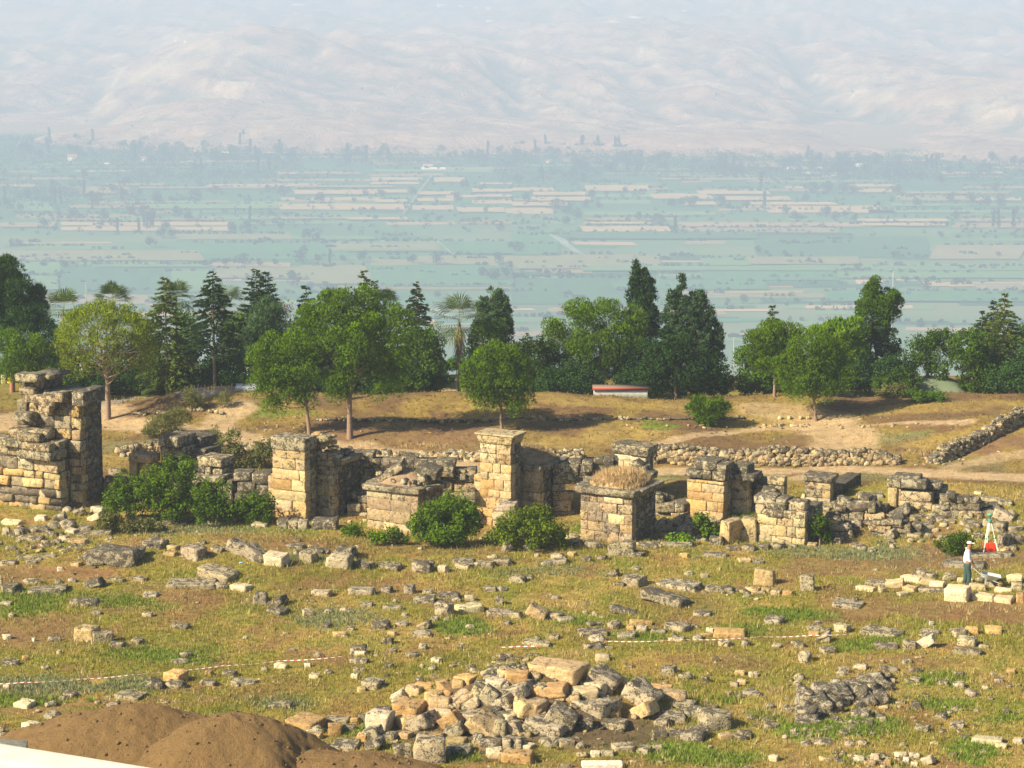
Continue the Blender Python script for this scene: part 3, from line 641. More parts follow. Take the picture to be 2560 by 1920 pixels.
mason("lower_wall", e, -W - 0.5, -W * 0.14, -0.25, 0.64, 0.0, prof_lo, rs, pal=[TN, CR, TN, OR, GY, DK], ch=(0.26, 0.66), bw=(0.35, 1.2), age=lambda z: 0.25 + 0.14 * z * (z > 2.0), jit=0.12, rot=0.06, rnd=0.17, rough=0.07, t=0.6)
mb = MB()
for (px, py, w, h) in ((66, 937, 60, 22), (66, 972, 40, 20), (78, 988, 42, 22), (116, 992, 48, 26), (150, 980, 24, 26), (54, 1040, 50, 24), (112, 1010, 34, 24), (105, 1102, 100, 22), (110, 1124, 96, 24), (95, 1082, 62, 22), (50, 1100, 60, 20)):
    x = (px - 186) / 186 * W; z = (1278 - py) * s
    stone(mb, (x, 0.5 if py < 1070 else -0.3, z), (w * s * 1.1, 0.75, h * s), (rs.uniform(-.05, .05), rs.uniform(-.05, .05), rs.uniform(-.1, .1)), TN if rs.rand() < .5 else GY, 0.75, 0.08, 0.2, 5, jit=.04)
for (px, py, w, h) in ((223, 982, 50, 40),):
    stone(mb, (0.1, 1.2, (1278 - py) * s), (0.55, L - 0.6, h * s), (0, 0, 0), GY, 1.0, 0.05, 0.1, 5)
mb.build("capstones", M_STONE, e)

# --- low walls behind the bush ------------------------------------------
def block_thing(name, label, cat, blocks, kx, ky, th, group=None, mat=None, sink=0.1):
    """blocks: (px left, px right, py top, py bottom, depth m, y offset m, colour, age, tilt) relative to the photo, standing at the ground point of (kx,ky)"""
    e, phi, s = root_at(name, kx, ky, th, label, cat, group, sink); mb = MB()
    return e, phi, s
def pb(mb, s, kx, ky, x0, x1, y0, y1, dep, yo, col, age=0.7, tilt=0.0, th=0.0, phi=0.0, rnd=0.12, rough=0.05, rz=0.0, taper=0.0, n=5, rx=0.0):
    w = (x1 - x0) * s / math.cos(th - phi); h = (y1 - y0) * s
    xc = ((x0 + x1) / 2 - kx) * s / math.cos(th - phi) - yo * math.tan(th - phi) ; zc = (ky - (y0 + y1) / 2) * s * 1.0
    zc = zc - yo * 0.18 
    stone(mb, (xc, yo + dep / 2, zc + 0.1), (w, dep, h), (rx, tilt, rz), col, age, rough, rnd, n, jit=0.03, taper=taper)
def stack(name, label, cat, kx, ky, th, parts, group=RUINS_G):
    e, phi, s = root_at(name, kx, ky, th, label, cat, group)
    for pname, bl in parts:
        mb = MB()
        for b_ in bl:
            x0, x1, y0, y1, dep, yo, col, age = b_[:8]; kw = b_[8] if len(b_) > 8 else {}
            pb(mb, s, kx, ky, x0, x1, y0, y1, dep, yo, col, age, th=th, phi=phi, **kw)
        mb.build(pname, M_STONE, e)
    return e, phi, s
stack("stone_doorway", "small stone doorframe of two posts and a lintel behind the big bush", "ruin", 378, 1235, TH, [
 ("lintel", [(320, 378, 1134, 1156, 0.8, 0.0, TN, .5)]), ("post", [(323, 342, 1157, 1236, 0.5, 0.06, TN, .2)]), ("post", [(349, 378, 1157, 1236, 0.9, 0.03, OR, .2)])])
stack("ruined_wall", "grey wall of heavy blocks under a thick weathered slab, behind the big bush", "ruin", 452, 1235, TH, [
 ("top_slab", [(396, 448, 1088, 1114, 1.5, -0.1, GY, .8), (436, 506, 1086, 1112, 1.4, 1.2, GY, 1)]),
 ("wall", [(402, 428, 1115, 1150, 1, .1, GY, .7), (428, 466, 1112, 1144, 1.3, .3, GY, 1), (464, 516, 1114, 1142, 1.3, .9, DK, 1), (400, 452, 1150, 1190, 1.2, .1, GY, .9), (452, 514, 1143, 1175, 1.4, .6, GY, 1), (400, 455, 1190, 1236, 1.2, .1, GY, .8), (455, 512, 1175, 1236, 1.4, .5, GY, 1)])])
stack("stone_doorway", "stone doorframe with a pale lintel half buried in the big bush", "ruin", 562, 1262, TH, [
 ("lintel", [(492, 556, 1142, 1165, 1.1, 0, CR, .7)]), ("post", [(512, 528, 1166, 1262, .5, .05, GY, .8)]), ("post", [(532, 556, 1166, 1262, 1.0, .05, GY, .7)]),
 ("arch_stone", [(500, 560, 1188, 1206, 1.0, -.25, GY, .8, dict(tilt=-.1)), (556, 580, 1195, 1262, .8, -.1, GY, .9)])])
stack("ruined_wall", "low dark wall of stacked blocks between the big bush and the slotted tomb", "ruin", 672, 1272, R(6), [
 ("wall", [(582, 628, 1178, 1200, .9, .1, GY, .9), (628, 676, 1180, 1208, .9, .1, GY, 1), (590, 640, 1204, 1232, .9, .0, DK, 1), (640, 678, 1210, 1238, .9, .0, GY, 1), (586, 650, 1233, 1272, .9, -.1, DK, 1), (652, 678, 1240, 1272, .9, -.1, GY, 1)])])

# --- tomb with the slotted recess (x 676-865) ----------------------------
rs = np.random.RandomState(23)
e, phi, s = root_at("tomb", 764, 1304, TH, "pier-fronted tomb with a narrow slot window and rubble crumbling off its roof", "tomb", RUINS_G)
Wp = W_of(84, s, TH, phi); hp = 206 * s; Lc = L_of(66, s, TH, phi)
ages = lambda z: 0.08 + 0.5 * (z > 2.3)
mason("pier", e, -Wp, 0, 0, 0.9, 0, lambda x: hp * 0.985 - (1.45 if False else 0), rs, pal=[TN, TN, CR, OR], ch=(0.42, 0.5), bw=(0.6, 1.5), age=ages, rough=.05, jit=.025)
mason("side_wing", e, -Wp - 0.25, -Wp + 0.02, 0.06, 0.9, 0, hp * 0.56, rs, pal=[TN, OR], ch=(0.4, 0.5), bw=(0.3, 0.4))
mb = MB(); stone(mb, (-Wp / 2, 0.45, hp - 0.0), (Wp + 0.06, 0.98, 0.56), (0, 0, 0), GY, .6, .04, .08, 5, jit=.01); mb.build("capstone", M_STONE, e)
xr = 0.62
mason("chamber", e, -0.9, xr, 1.25, 1.25 + Lc, 0, 140 * s, rs, pal=[TN, CR, GY], ch=(0.4, 0.52), bw=(0.4, 1.2), age=lambda z: .35 + .15 * z, opening=(0.05, 0.3, 1.0, 1.75))
boxm = MB(); boxq(boxm, 0.04, 0.30, 1.55, 1.6, 0.95, 1.8, (0.03, 0.025, 0.02)); boxm.build("slot_dark_panel", M_STONE, e)  # near-black panel paints the unlit inside of the slot
cornice(e, -0.6, xr + .02, 1.25, 1.25 + Lc, 140 * s, 0.26, 0.12, rs, nseg=2)
mb = MB()
for i in range(46):
    a = rs.uniform(0, 1); x = rs.uniform(-0.65, .5) * (1 - .45 * a) - .1; stone(mb, (x, 1.6 + rs.uniform(-.3, .5), 140 * s + .2 + a * 1.0), (rs.uniform(.2, .55), rs.uniform(.2, .5), rs.uniform(.09, .24)), tuple(rs.uniform(-.25, .25, 3)), [TN, CR, GY, OR][rs.randint(4)], .4, .12, .3, 3, jit=.08)
for i in range(24):
    stone(mb, (rs.uniform(-.2, .6), 1.5 + rs.uniform(0, 2), 140 * s + .3 + rs.uniform(0, .12)), (rs.uniform(.15, .4), rs.uniform(.15, .4), rs.uniform(.1, .2)), tuple(rs.uniform(-.4, .4, 3)), GY, .8, .12, .4, 3)
mb.build("roof_rubble", M_STONE, e)
# --- blocks at its foot
stack("fallen_block", "dark square block leaning against the foot of the slotted tomb", "stone block", 756, 1296, R(20), [("block", [(722, 756, 1268, 1296, .6, -.3, GY, .9)])], "fallen blocks around the tombs")
stack("stone_kerb", "row of lichen-spotted blocks lying along the foot of the slotted tomb", "stone blocks", 840, 1326, R(5), [("block", [(688, 718, 1300, 1326, .6, 0, GY, .9)]), ("block", [(716, 742, 1302, 1326, .6, 0, CR, .8)]), ("block", [(741, 766, 1302, 1324, .5, 0, WT, .5)]), ("block", [(778, 840, 1300, 1326, .8, 0, GY, .9)])], "fallen blocks around the tombs")

# --- long back wall (x 870-1190) -----------------------------------------
rs = np.random.RandomState(31)
e, phi, s = root_at("ruined_wall", 1190, 1262, R(4), "long broken wall of pale blocks behind the grassy-roofed tomb", "ruin", RUINS_G); thw = R(4)
Ww = W_of(322, s, thw, phi)
def bprof(x):
    p = 1190 + x / Ww * 322
    return s * np.interp(p, [868, 930, 932, 985, 988, 1056, 1058, 1138, 1140, 1165, 1166, 1190], [122, 120, 108, 104, 116, 118, 114, 114, 92, 92, 98, 98])
mason("wall", e, -Ww, 0, 0, 0.8, -0.2, bprof, rs, pal=[TN, CR, GY, GY, TN], ch=(.24, .42), bw=(.35, .95), age=lambda z: .3 + .28 * z, jit=.06, rot=.03, rnd=.14, rough=.06)
mb = MB()
for (x0, x1, y0, y1, c, yo, tl) in ((872, 930, 1129, 1154, GY, .1, 0), (929, 960, 1150, 1166, DK, .2, .05), (1010, 1060, 1150, 1168, GY, .3, -.1), (1088, 1138, 1146, 1163, GY, .0, 0), (1082, 1134, 1162, 1190, CR, -.3, .02), (1130, 1166, 1180, 1198, GY, -.1, 0), (1000, 1040, 1140, 1152, CR, .4, .1), (1164, 1190, 1178, 1196, CR, 0, 0)):
    pb(mb, s, 1190, 1262, x0, x1, y0, y1, .8, yo, c, .85, tilt=tl, th=thw, phi=phi)
mb.build("top_blocks", M_STONE, e)
dry_on(e, -Ww * .8, -Ww * .2, .2, 1.2, lambda u, w: 1.75 + 0 * u, 260, rs, (.1, .35), (.55, .42, .22), "dry_grass", .1)

# --- tomb with the grassy roof and slanting slab (x 912-1115) -------------
rs = np.random.RandomState(37); th4 = R(30)
e, phi, s = root_at("tomb", 1045, 1338, th4, "low tomb with a broken slab slanting on its overgrown roof, partly behind the round bush", "tomb", RUINS_G)
W = W_of(132, s, th4, phi); L = L_of(68, s, th4, phi); H = 112 * s
mason("wall", e, -W, 0, 0, L, 0, H, rs, pal=[(.40, .31, .2), CR, GY, TN, (.33, .26, .18)], ch=(.36, .5), bw=(.45, 1.2), age=lambda z: .2 + .12 * z, rough=.055, jit=.03)
cornice(e, -W - .1, .08, -.05, L + .1, H, 0.24, 0.1, rs, nseg=3, broken=.03)
dome(e, -W + .1, -.1, .2, L - .1, H + .16, .62)
dry_on(e, -W + .2, -.1, .3, L, lambda u, w: H + .2 + .5 * np.clip(1 - (u**2 + w**2) / 1.3, 0, 1), 420, rs, (.08, .3), (.45, .33, .17), green=.3)
mb = MB(); stone(mb, (-W * .66, .7, H + .72), (1.25, .75, .3), (.2, -.62, .15), TN, .8, .05, .1, 5); stone(mb, (-W * .12, 1.4, H + .75), (.95, .8, .42), (.1, .22, .2), GY, 1, .05, .1, 5)
for i in range(26): stone(mb, (rs.uniform(-W, 0), rs.uniform(.2, L), H + .3 + rs.uniform(0, .35)), tuple(rs.uniform(.12, .38, 3)), tuple(rs.uniform(-.5, .5, 3)), [GY, CR][rs.randint(2)], .7, .1, .35, 3)
mb.build("roof_slab", M_STONE, e)

# --- tall pier tomb with flaring capital (x 1188-1378) --------------------
rs = np.random.RandomState(41)
e, phi, s = root_at("tomb", 1277, 1312, TH, "tallest pier tomb, honey-coloured with a flaring capital and a mound-roofed chamber behind", "tomb", RUINS_G)
Wp = W_of(78, s, TH, phi); hp = 214 * s; L = L_of(66, s, TH, phi)
mason("pier", e, -Wp, 0, 0, .95, 0, hp, rs, pal=[CR, TN, CR, OR, TN], ch=(.28, .44), bw=(.3, .95), age=lambda z: .05 + .4 * (z > 2.8), rough=.05, jit=.028)
mason("side_wing", e, -Wp - .32, -Wp + .02, .05, .9, 0, hp * .60, rs, pal=[OR, CR], ch=(.35, .5), bw=(.3, .5))
mason("plinth", e, -Wp - .42, .04, -.35, -.004, 0, lambda x: .75 + .5 * (x > -Wp * .5), rs, pal=[CR, OR, TN], ch=(.35, .45), bw=(.6, 1.2))
mb = MB(); stone(mb, (-Wp / 2, .47, hp + .19), (Wp + .06, 1.0, .38), (0, 0, 0), CR, .5, .04, .06, 5, jit=.01, taper=-.17); stone(mb, (-Wp / 2, .47, hp + .40), (Wp + .42, 1.25, .07), (0, 0, 0), CR, .3, .03, .06, 5, jit=.005); mb.build("capital", M_STONE, e)
xr = .68
mason("chamber", e, -Wp, xr, 1.3, 1.3 + L, 0, 134 * s, rs, pal=[CR, TN, TN], ch=(.38, .5), bw=(.45, 1.1), age=lambda z: .2 + .1 * z)
cornice(e, -Wp, xr, 1.3, 1.3 + L, 134 * s, .25, .14, rs, nseg=2)
dome(e, -Wp, xr - .05, 1.4, 1.2 + L, 134 * s + .18, .62, col=(.30, .225, .14)); dry_on(e, -Wp, xr, 1.4, 1.2 + L, lambda u, w: 134 * s + .2 + .65 * np.clip(1 - (u**2 + w**2) / 1.3, 0, 1), 500, rs, (.06, .2), (.40, .30, .16))
stack("fallen_block", "flat-topped pale block pile at the foot of the tallest pier tomb", "stone block", 1290, 1330, R(10), [("block", [(1240, 1288, 1256, 1276, .8, -.5, WT, .5), (1230, 1292, 1275, 1300, .9, -.55, CR, .7), (1235, 1285, 1300, 1330, .8, -.6, GY, .6)])], "fallen blocks around the tombs")

# --- wall and passage behind (x 1375-1545) --------------------------------
rs = np.random.RandomState(47)
e, phi, s = root_at("ruined_wall", 1545, 1290, R(3), "crumbling wall with a dark doorway between the tallest pier and the corniced tomb", "ruin", RUINS_G)
W = W_of(168, s, R(3), phi)
def pr(x):
    p = 1545 + x / W * 168; return s * np.interp(p, [1375, 1378, 1400, 1420, 1425, 1500, 1520, 1545], [135, 135, 143, 140, 146, 146, 150, 155])
mason("wall", e, -W, 0, 0, 1.0, 0, pr, rs, pal=[CR, TN, GY, GY, DK], ch=(.26, .5), bw=(.35, .9), age=lambda z: .1 + .4 * z, jit=.07, rot=.04, rnd=.15, rough=.06, opening=(-W * .68, -W * .45, -1, 1.45))
mb = MB()
for (x0, x1, y0, y1) in ((1378, 1412, 1158, 1178), (1416, 1452, 1145, 1172), (1452, 1480, 1148, 1176), (1484, 1508, 1140, 1160), (1508, 1534, 1140, 1160), (1400, 1430, 1176, 1198), (1440, 1475, 1172, 1190)):
    pb(mb, s, 1545, 1290, x0, x1, y0, y1, .7, rs.uniform(-.2, .2), [GY, DK, CR][rs.randint(3)], .95, tilt=rs.uniform(-.12, .12), th=R(3), phi=phi, rnd=.2)
mb.build("top_blocks", M_STONE, e)

# --- corniced tomb with the straw mound (x 1446-1645) ---------------------
rs = np.random.RandomState(53)
e, phi, s = root_at("tomb", 1580, 1356, TH, "square corniced tomb crowned by a mound of dry straw-coloured grass", "tomb", RUINS_G)
W = W_of(134, s, TH, phi); L = L_of(62, s, TH, phi); H = 126 * s
mason("wall", e, -W, 0, 0, L, 0, H, rs, pal=[(.40, .31, .20), (.33, .27, .19), TN, CR, (.30, .24, .17), (.42, .32, .20)], ch=(.33, .46), bw=(.28, .9), age=lambda z: .5, rough=.055, jit=.03)
mb = MB(); stone(mb, (-W * .36, .2, H - .2), (.78, .46, .24), (0, 0, 0), WT, .0, .02, .05, 4); stone(mb, (-W * .3, .18, .98), (.7, .44, .38), (0, 0, 0), CR, .1, .02, .1, 4); mb.build("pale_block", M_STONE, e)
cornice(e, -W - .12, .1, -.08, L + .1, H, .26, .12, rs, nseg=3)
dome(e, -W + .1, -.02, .15, L - .05, H + .2, .5, col=(.36, .26, .14))
dry_on(e, -W + .15, 0, .15, L, lambda u, w: H + .17 + .5 * np.clip(1 - (np.abs(u)**2.4 + np.abs(w)**2.4) / 1.25, 0, 1) ** .8, 1300, rs, (.07, .36), (.52, .38, .20))

# --- pier behind with two capital stones (x 1532-1632) --------------------
rs = np.random.RandomState(59)
e, phi, s = root_at("ruined_pier", 1614, 1250, TH, "cream pier topped by two flaring cornice stones, rising behind the straw-mounded tomb", "ruin", RUINS_G)
W = W_of(80, s, TH, phi); H = 120 * s
mason("pier", e, -W, 0, 0, .8, 0, H, rs, pal=[CR, CR, TN, WT], ch=(.26, .5), bw=(.3, .9), age=lambda z: .15, rough=.03, jit=.015)
mb = MB(); stone(mb, (-W * .8, .4, H + .24), (W * .52, .95, .44), (0, 0, 0), GY, .95, .05, .1, 5, taper=-.1); stone(mb, (-W * .22, .4, H + .23), (W * .62, 1.0, .43), (0, .02, 0), CR, .75, .04, .1, 5, taper=-.18); mb.build("cornice_stones", M_STONE, e)
mb = MB()
for (x0, x1, y0, y1, tl) in ((1575, 1600, 1150, 1172, .6), (1595, 1618, 1160, 1182, -.4), (1604, 1632, 1170, 1190, .3), (1580, 1606, 1172, 1190, .2)): pb(mb, s, 1614, 1250, x0, x1, y0, y1, .6, -.7, GY, 1, tilt=tl, th=TH, phi=phi, rnd=.25)
mb.build("broken_stones", M_STONE, e)

# --- stacked pier tomb (x 1710-1882) --------------------------------------
rs = np.random.RandomState(61)
e, phi, s = root_at("tomb", 1808, 1300, TH, "blocky tomb pier with big loose stones stacked on top, beside the earth path", "tomb", RUINS_G)
W = W_of(95, s, TH, phi); H = 105 * s
mason("pier", e, -W, 0, 0, .9, 0, H, rs, pal=[TN, CR, OR, TN], ch=(.33, .45), bw=(.3, 1.2), age=lambda z: .08, rough=.05, jit=.028)
L = L_of(40, s, TH, phi)
mason("chamber", e, -.9, .62, 1.2, 1.2 + L, 0, 100 * s, rs, pal=[CR, GY], ch=(.36, .46), bw=(.4, .9), age=lambda z: .3)
mb = MB()
for a in ((1709, 1752, 1175, 1197, 1.0, -.05, GY), (1754, 1776, 1174, 1198, .9, 0, TN), (1777, 1812, 1173, 1198, .95, .0, CR), (1730, 1788, 1150, 1173, 1.0, .05, GY), (1787, 1815, 1154, 1175, .9, .1, GY), (1728, 1806, 1147, 1153, .8, .6, CR), (1826, 1868, 1153, 1180, .9, 1.0, GY), (1818, 1884, 1176, 1195, 1.1, .8, DK)):
    pb(mb, s, 1808, 1300, *a[:4], a[4], a[5], a[6], .95, th=TH, phi=phi, rnd=.13)
mb.build("top_stones", M_STONE, e)

# --- small piers and the front tomb at the right --------------------------
rs = np.random.RandomState(67)
e, phi, s = root_at("ruined_pier", 1960, 1284, R(22), "small stepped pier of grey blocks standing behind the low rubble-topped tomb", "ruin", RUINS_G)
W = W_of(44, s, R(22), phi)
mason("pier", e, -W, 0, 0, .6, 0, 102 * s, rs, pal=[GY, CR, CR], ch=(.26, .4), bw=(.3, .8), age=lambda z: .7)
mb = MB(); pb(mb, s, 1960, 1284, 1888, 1924, 1200, 1222, .8, .3, GY, .9, th=.4); pb(mb, s, 1960, 1284, 1904, 1942, 1216, 1244, .8, -.3, GY, 1, tilt=.25); pb(mb, s, 1960, 1284, 1880, 1910, 1212, 1250, .7, 0, DK, 1, tilt=.3); mb.build("leaning_block", M_STONE, e)
rs = np.random.RandomState(71)
e, phi, s = root_at("tomb", 2012, 1364, R(24), "low broken-topped tomb with a doorway stone beside it, between rubble heaps", "tomb", RUINS_G)
W = W_of(122, s, R(24), phi); L = L_of(46, s, R(24), phi); H = 94 * s
mason("wall", e, -W, 0, 0, L, 0, H, rs, pal=[CR, TN, GY, CR], ch=(.38, .46), bw=(.35, .95), age=lambda z: .4, rough=.04)
mb = MB()
for a in ((1878, 1935, 1243, 1265, .9, .1, WT), (1934, 1962, 1246, 1276, .9, .05, GY), (1882, 1908, 1266, 1296, .8, 0, CR), (1908, 1942, 1260, 1276, .7, .1, GY), (1912, 1956, 1276, 1299, .8, -.05, CR), (1958, 2010, 1277, 1300, .8, 0, CR), (1962, 2010, 1250, 1278, .8, .2, CR)):
    pb(mb, s, 2012, 1364, *a[:4], a[4], a[5], a[6], .8, th=R(24), phi=phi, rnd=.16, tilt=rs.uniform(-.06, .06))
mb.build("top_stones", M_STONE, e)
stack("door_post", "short yellow-stained post with a shaded hollow beside the low tomb", "stone post", 1888, 1358, R(24), [("post", [(1846, 1888, 1296, 1360, .6, 0, CR, .4)])])
stack("door_post", "squat post with a black lichened side, standing by the low tomb", "stone post", 1848, 1366, R(40), [("post", [(1796, 1822, 1306, 1362, 1.1, 0, TN, .4)])])
rs = np.random.RandomState(73)
e, phi, s = root_at("tomb", 2075, 1262, R(24), "small tomb pier with a flaring capital and a stepped side wall, near the earth path", "tomb", RUINS_G)
W = W_of(66, s, R(24), phi); L = L_of(58, s, R(24), phi)
mason("pier", e, -W, 0, 0, .8, 0, 64 * s, rs, pal=[CR, TN, GY], ch=(.3, .4), bw=(.3, .8), age=lambda z: .45)
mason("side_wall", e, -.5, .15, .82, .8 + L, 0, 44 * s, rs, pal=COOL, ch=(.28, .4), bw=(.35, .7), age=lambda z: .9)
mb = MB(); stone(mb, (-W / 2, .4, 64 * s + .13), (W + .1, .95, .26), (0, 0, 0), GY, .8, .04, .08, 5, taper=-.14); mb.build("capital", M_STONE, e)
stack("stone_doorway", "doorway of thick posts under a long double lintel, where the path meets the rubble", "ruin", 2325, 1278, R(16), [
 ("lintel", [(2214, 2250, 1198, 1222, .8, 0, GY, .7), (2248, 2314, 1198, 1222, .8, 0, GY, .8), (2230, 2300, 1188, 1198, .7, .3, GY, .9), (2310, 2352, 1206, 1222, .8, .5, GY, .9)]),
 ("post", [(2217, 2240, 1222, 1272, .6, 0, CR, .1)]), ("post", [(2240, 2250, 1222, 1268, .6, .1, TN, .1)]),
 ("wall", [(2248, 2328, 1228, 1254, .8, .1, CR, .6), (2248, 2284, 1255, 1276, .8, 0, CR, .3), (2284, 2330, 1256, 1276, .8, 0, CR, .5), (2326, 2364, 1216, 1246, .9, .7, DK, 1)])])

# --- low broken wall courses linking the tombs
def low_wall(label, kx, ky, wpx, hs, seed, th=R(6), dep=.8):
    rs = np.random.RandomState(seed); e, phi, s = root_at("broken_wall", kx, ky, th, label, "ruin", "low broken walls between the tombs"); W = W_of(wpx, s, th, phi); xs_ = np.linspace(0, 1, len(hs))
    mason("wall", e, -W, 0, 0, dep, 0, lambda x: s * np.interp(1 + x / W, xs_, hs), rs, pal=[CR, GY, GY, TN, DK], ch=(.22, .42), bw=(.3, .9), age=lambda z: .5 + .2 * z, jit=.09, rot=.06, rnd=.16, rough=.08, n=5)
    mb = MB()
    for i in range(int(wpx / 16)):
        x = -W * rs.rand(); z = s * np.interp(1 + x / W, xs_, hs); stone(mb, (x, rs.uniform(0, dep), z + .08), (rs.uniform(.3, .7), rs.uniform(.3, .6), rs.uniform(.18, .34)), tuple(rs.uniform(-.35, .35, 3)), [GY, DK, CR][rs.randint(3)], .9, .1, .2, 5, jit=.08)
    mb.build("loose_stones", M_STONE, e)
low_wall("low ragged wall of mixed blocks between the straw-mounded tomb and the blocky pier", 1712, 1292, 76, [52, 60, 38, 24, 40], 301)
low_wall("low ragged wall running behind the low broken-topped tomb", 1890, 1262, 40, [40, 52, 46], 302)
low_wall("long ragged line of toppled blocks between the small pier and the double lintel", 2210, 1300, 120, [30, 48, 40, 54, 34, 20], 303, R(10))
low_wall("broken wall ends trailing off beyond the double lintel doorway", 2500, 1288, 150, [46, 54, 36, 40, 26, 16, 10], 304, R(2))
low_wall("low tumbled wall in front of the rubble near the tripod", 2300, 1345, 130, [24, 34, 40, 30, 22], 305, R(16))
low_wall("short ragged wall between the big bush and the tallest ruin", 320, 1250, 52, [44, 56, 40], 306, R(4))
low_wall("low dark wall closing the gap right of the slotted tomb", 920, 1290, 54, [36, 52, 60], 307, R(4))
low_wall("ragged wall stub behind the broken-topped tomb's rubble side", 2120, 1345, 66, [60, 50, 34, 24], 308, R(20))
# --- dry stone walls ------------------------------------------------------
def dry_wall(name, label, pts, hh, thick, n, rs, cat="dry stone wall", size=(.14, .32), pal=(TN, (.36, .28, .17), GY, (.32, .26, .17)), spill=0, hf=None):
    P0 = [G(*p) for p in pts]; seg = [0]
    for a, b in zip(P0[:-1], P0[1:]): seg.append(seg[-1] + np.hypot(*(b - a)[:2]))
    o = P0[0]; root = empty(name, o, 0); tag(root, label, cat, "dry stone walls beside the paths"); mb = MB()
    for i in range(n):
        t = rs.uniform(0, seg[-1]); x = np.interp(t, seg, [p[0] for p in P0]); y = np.interp(t, seg, [p[1] for p in P0]); z0 = float(hgt(x, y))
        h_ = hh * (hf(t / seg[-1]) if hf else 1) * (1 + .15 * math.sin(t * 1.3)); f = rs.uniform(0, 1); z = z0 + f * h_
        sz = rs.uniform(*size); d = rs.choice([-1, -1, 1]) * thick * (1 - .35 * f) * rs.uniform(.75, 1) * .5
        k = min(np.searchsorted(seg, t), len(seg) - 1); dx, dy = (P0[k] - P0[k-1])[:2]; L_ = math.hypot(dx, dy) + 1e-9; nx_, ny_ = dy / L_, -dx / L_
        if ny_ > 0: nx_, ny_ = -nx_, -ny_
        p_ = np.array([x - nx_ * d, y - ny_ * d, z]) - o
        stone(mb, p_, (sz * rs.uniform(.9, 1.5), sz, sz * rs.uniform(.55, .95)), tuple(rs.uniform(-.5, .5, 3)), pal[rs.randint(len(pal))], rs.uniform(.1, .7) + .3 * (f > .85), .1, .42, 3, jit=.08)
    mb.build("stones", M_STONE, root)
    mb = MB()  # core
    for a, b, ta, tb in zip(P0[:-1], P0[1:], seg[:-1], seg[1:]):
        m_ = max(1, int((tb - ta) / .8))
        for j in range(m_):
            q0 = a + (b - a) * (j / m_); q1 = a + (b - a) * ((j + 1) / m_); tm = (ta + (tb - ta) * (j + .5) / m_) / seg[-1]; d = q1 - q0; L_ = np.hypot(*d[:2]); an = math.atan2(d[1], d[0]); c_ = (q0 + q1) / 2
            stone(mb, (c_[0] - o[0], c_[1] - o[1], c_[2] - o[2] + hh * (hf(tm) if hf else 1) * .42), (L_ * 1.04, thick * .72, hh * (hf(tm) if hf else 1) * .9), (0, 0, an), (.12, .10, .08), .6, .08, .2, 4, jit=.03)
    mb.build("wall_core", M_STONE, root)
    return root
rs = np.random.RandomState(83)
dry_wall("dry_stone_wall", "dry stone wall of rounded field stones running along the earth path", [(1625, 1156), (1800, 1160), (1960, 1162), (2120, 1160), (2245, 1158)], .72, .6, 900, rs, hf=lambda t: 1 - .75 * float(sst(.86, 1, t)))
dry_wall("dry_stone_wall", "dark dry stone wall climbing diagonally towards the slope at the picture's edge", [(2330, 1158), (2400, 1132), (2470, 1096), (2540, 1058), (2590, 1046)], .58, .6, 620, rs, size=(.12, .26), pal=(GY, DK, DK, TN), hf=lambda t: .35 + .65 * float(sst(0, .12, t)))
dry_wall("dry_stone_wall", "low tumbled dry stone wall running behind the tombs below the bare slope", [(840, 1150), (1000, 1152), (1100, 1152), (1290, 1152), (1460, 1150)], .4, .6, 520, rs, pal=(GY, CR, TN, GY))
dry_wall("dry_stone_wall", "short tumbled dry stone wall seen between the tallest ruin and the doorframes", [(300, 1140), (350, 1130), (420, 1124)], .32, .5, 90, rs, pal=(GY, TN, CR))
dry_wall("dry_stone_wall", "tumbled stones of a low wall beside the slotted tomb and bushy shrubs", [(600, 1128), (650, 1130), (700, 1132)], .35, .5, 60, rs, pal=(GY, TN, GY))
dry_wall("terrace_edge", "low stone terrace edging half buried across the slope under the pines", [(790, 1050), (960, 1052), (1130, 1053), (1400, 1051), (1640, 1049), (1860, 1046)], .10, .3, 170, rs, cat="terrace edge", size=(.08, .2), pal=(DK, GY, TN))
dry_wall("terrace_edge", "old terrace edging of stones above the pale track, near the lone open pine", [(330, 1036), (440, 1030), (560, 1034)], .10, .3, 50, rs, cat="terrace edge", size=(.08, .2), pal=(DK, GY, TN))

# ------------------------------------------------------------------ foliage
def unit(a): return a / (np.linalg.norm(a, axis=1, keepdims=True) + 1e-9)
def sph(rs, n):
    return unit(rs.normal(size=(n, 3)))
def needles(C, Rr, nper, ln, wd, col, rs, up=0.45, shell=0.82, var=0.26):
    """spiky tufts pointing out of each puff"""
    N = len(C); n = N * nper; d = sph(rs, n); d[:, 2] = np.abs(d[:, 2]) * np.where(rs.rand(n) < 0.72, 1, -1); r = rs.uniform(shell, 1.0, n)
    Pb = np.repeat(C, nper, 0) + d * (np.repeat(Rr, nper) * r)[:, None]
    tg = np.array([0, 0, 1.0]) - d * d[:, 2:3]; tg = tg + rs.normal(size=(n, 3)) * .5
    dr = unit(d * .55 + unit(tg) * (.35 + .5 * up) + rs.normal(size=(n, 3)) * 0.25); L = ln * rs.uniform(0.6, 1.25, n)
    side = unit(np.cross(dr, d + rs.normal(size=(n, 3)) * .45)) * (wd * rs.uniform(.8, 1.5, n))[:, None]
    v = np.stack([Pb - side, Pb + side, Pb + dr * L[:, None]], 1).reshape(-1, 3)
    pc = np.repeat(col * rs.uniform(1 - var, 1 + var, (N, 1)), nper, 0) * rs.uniform(.8, 1.2, (n, 1))
    return v, pc
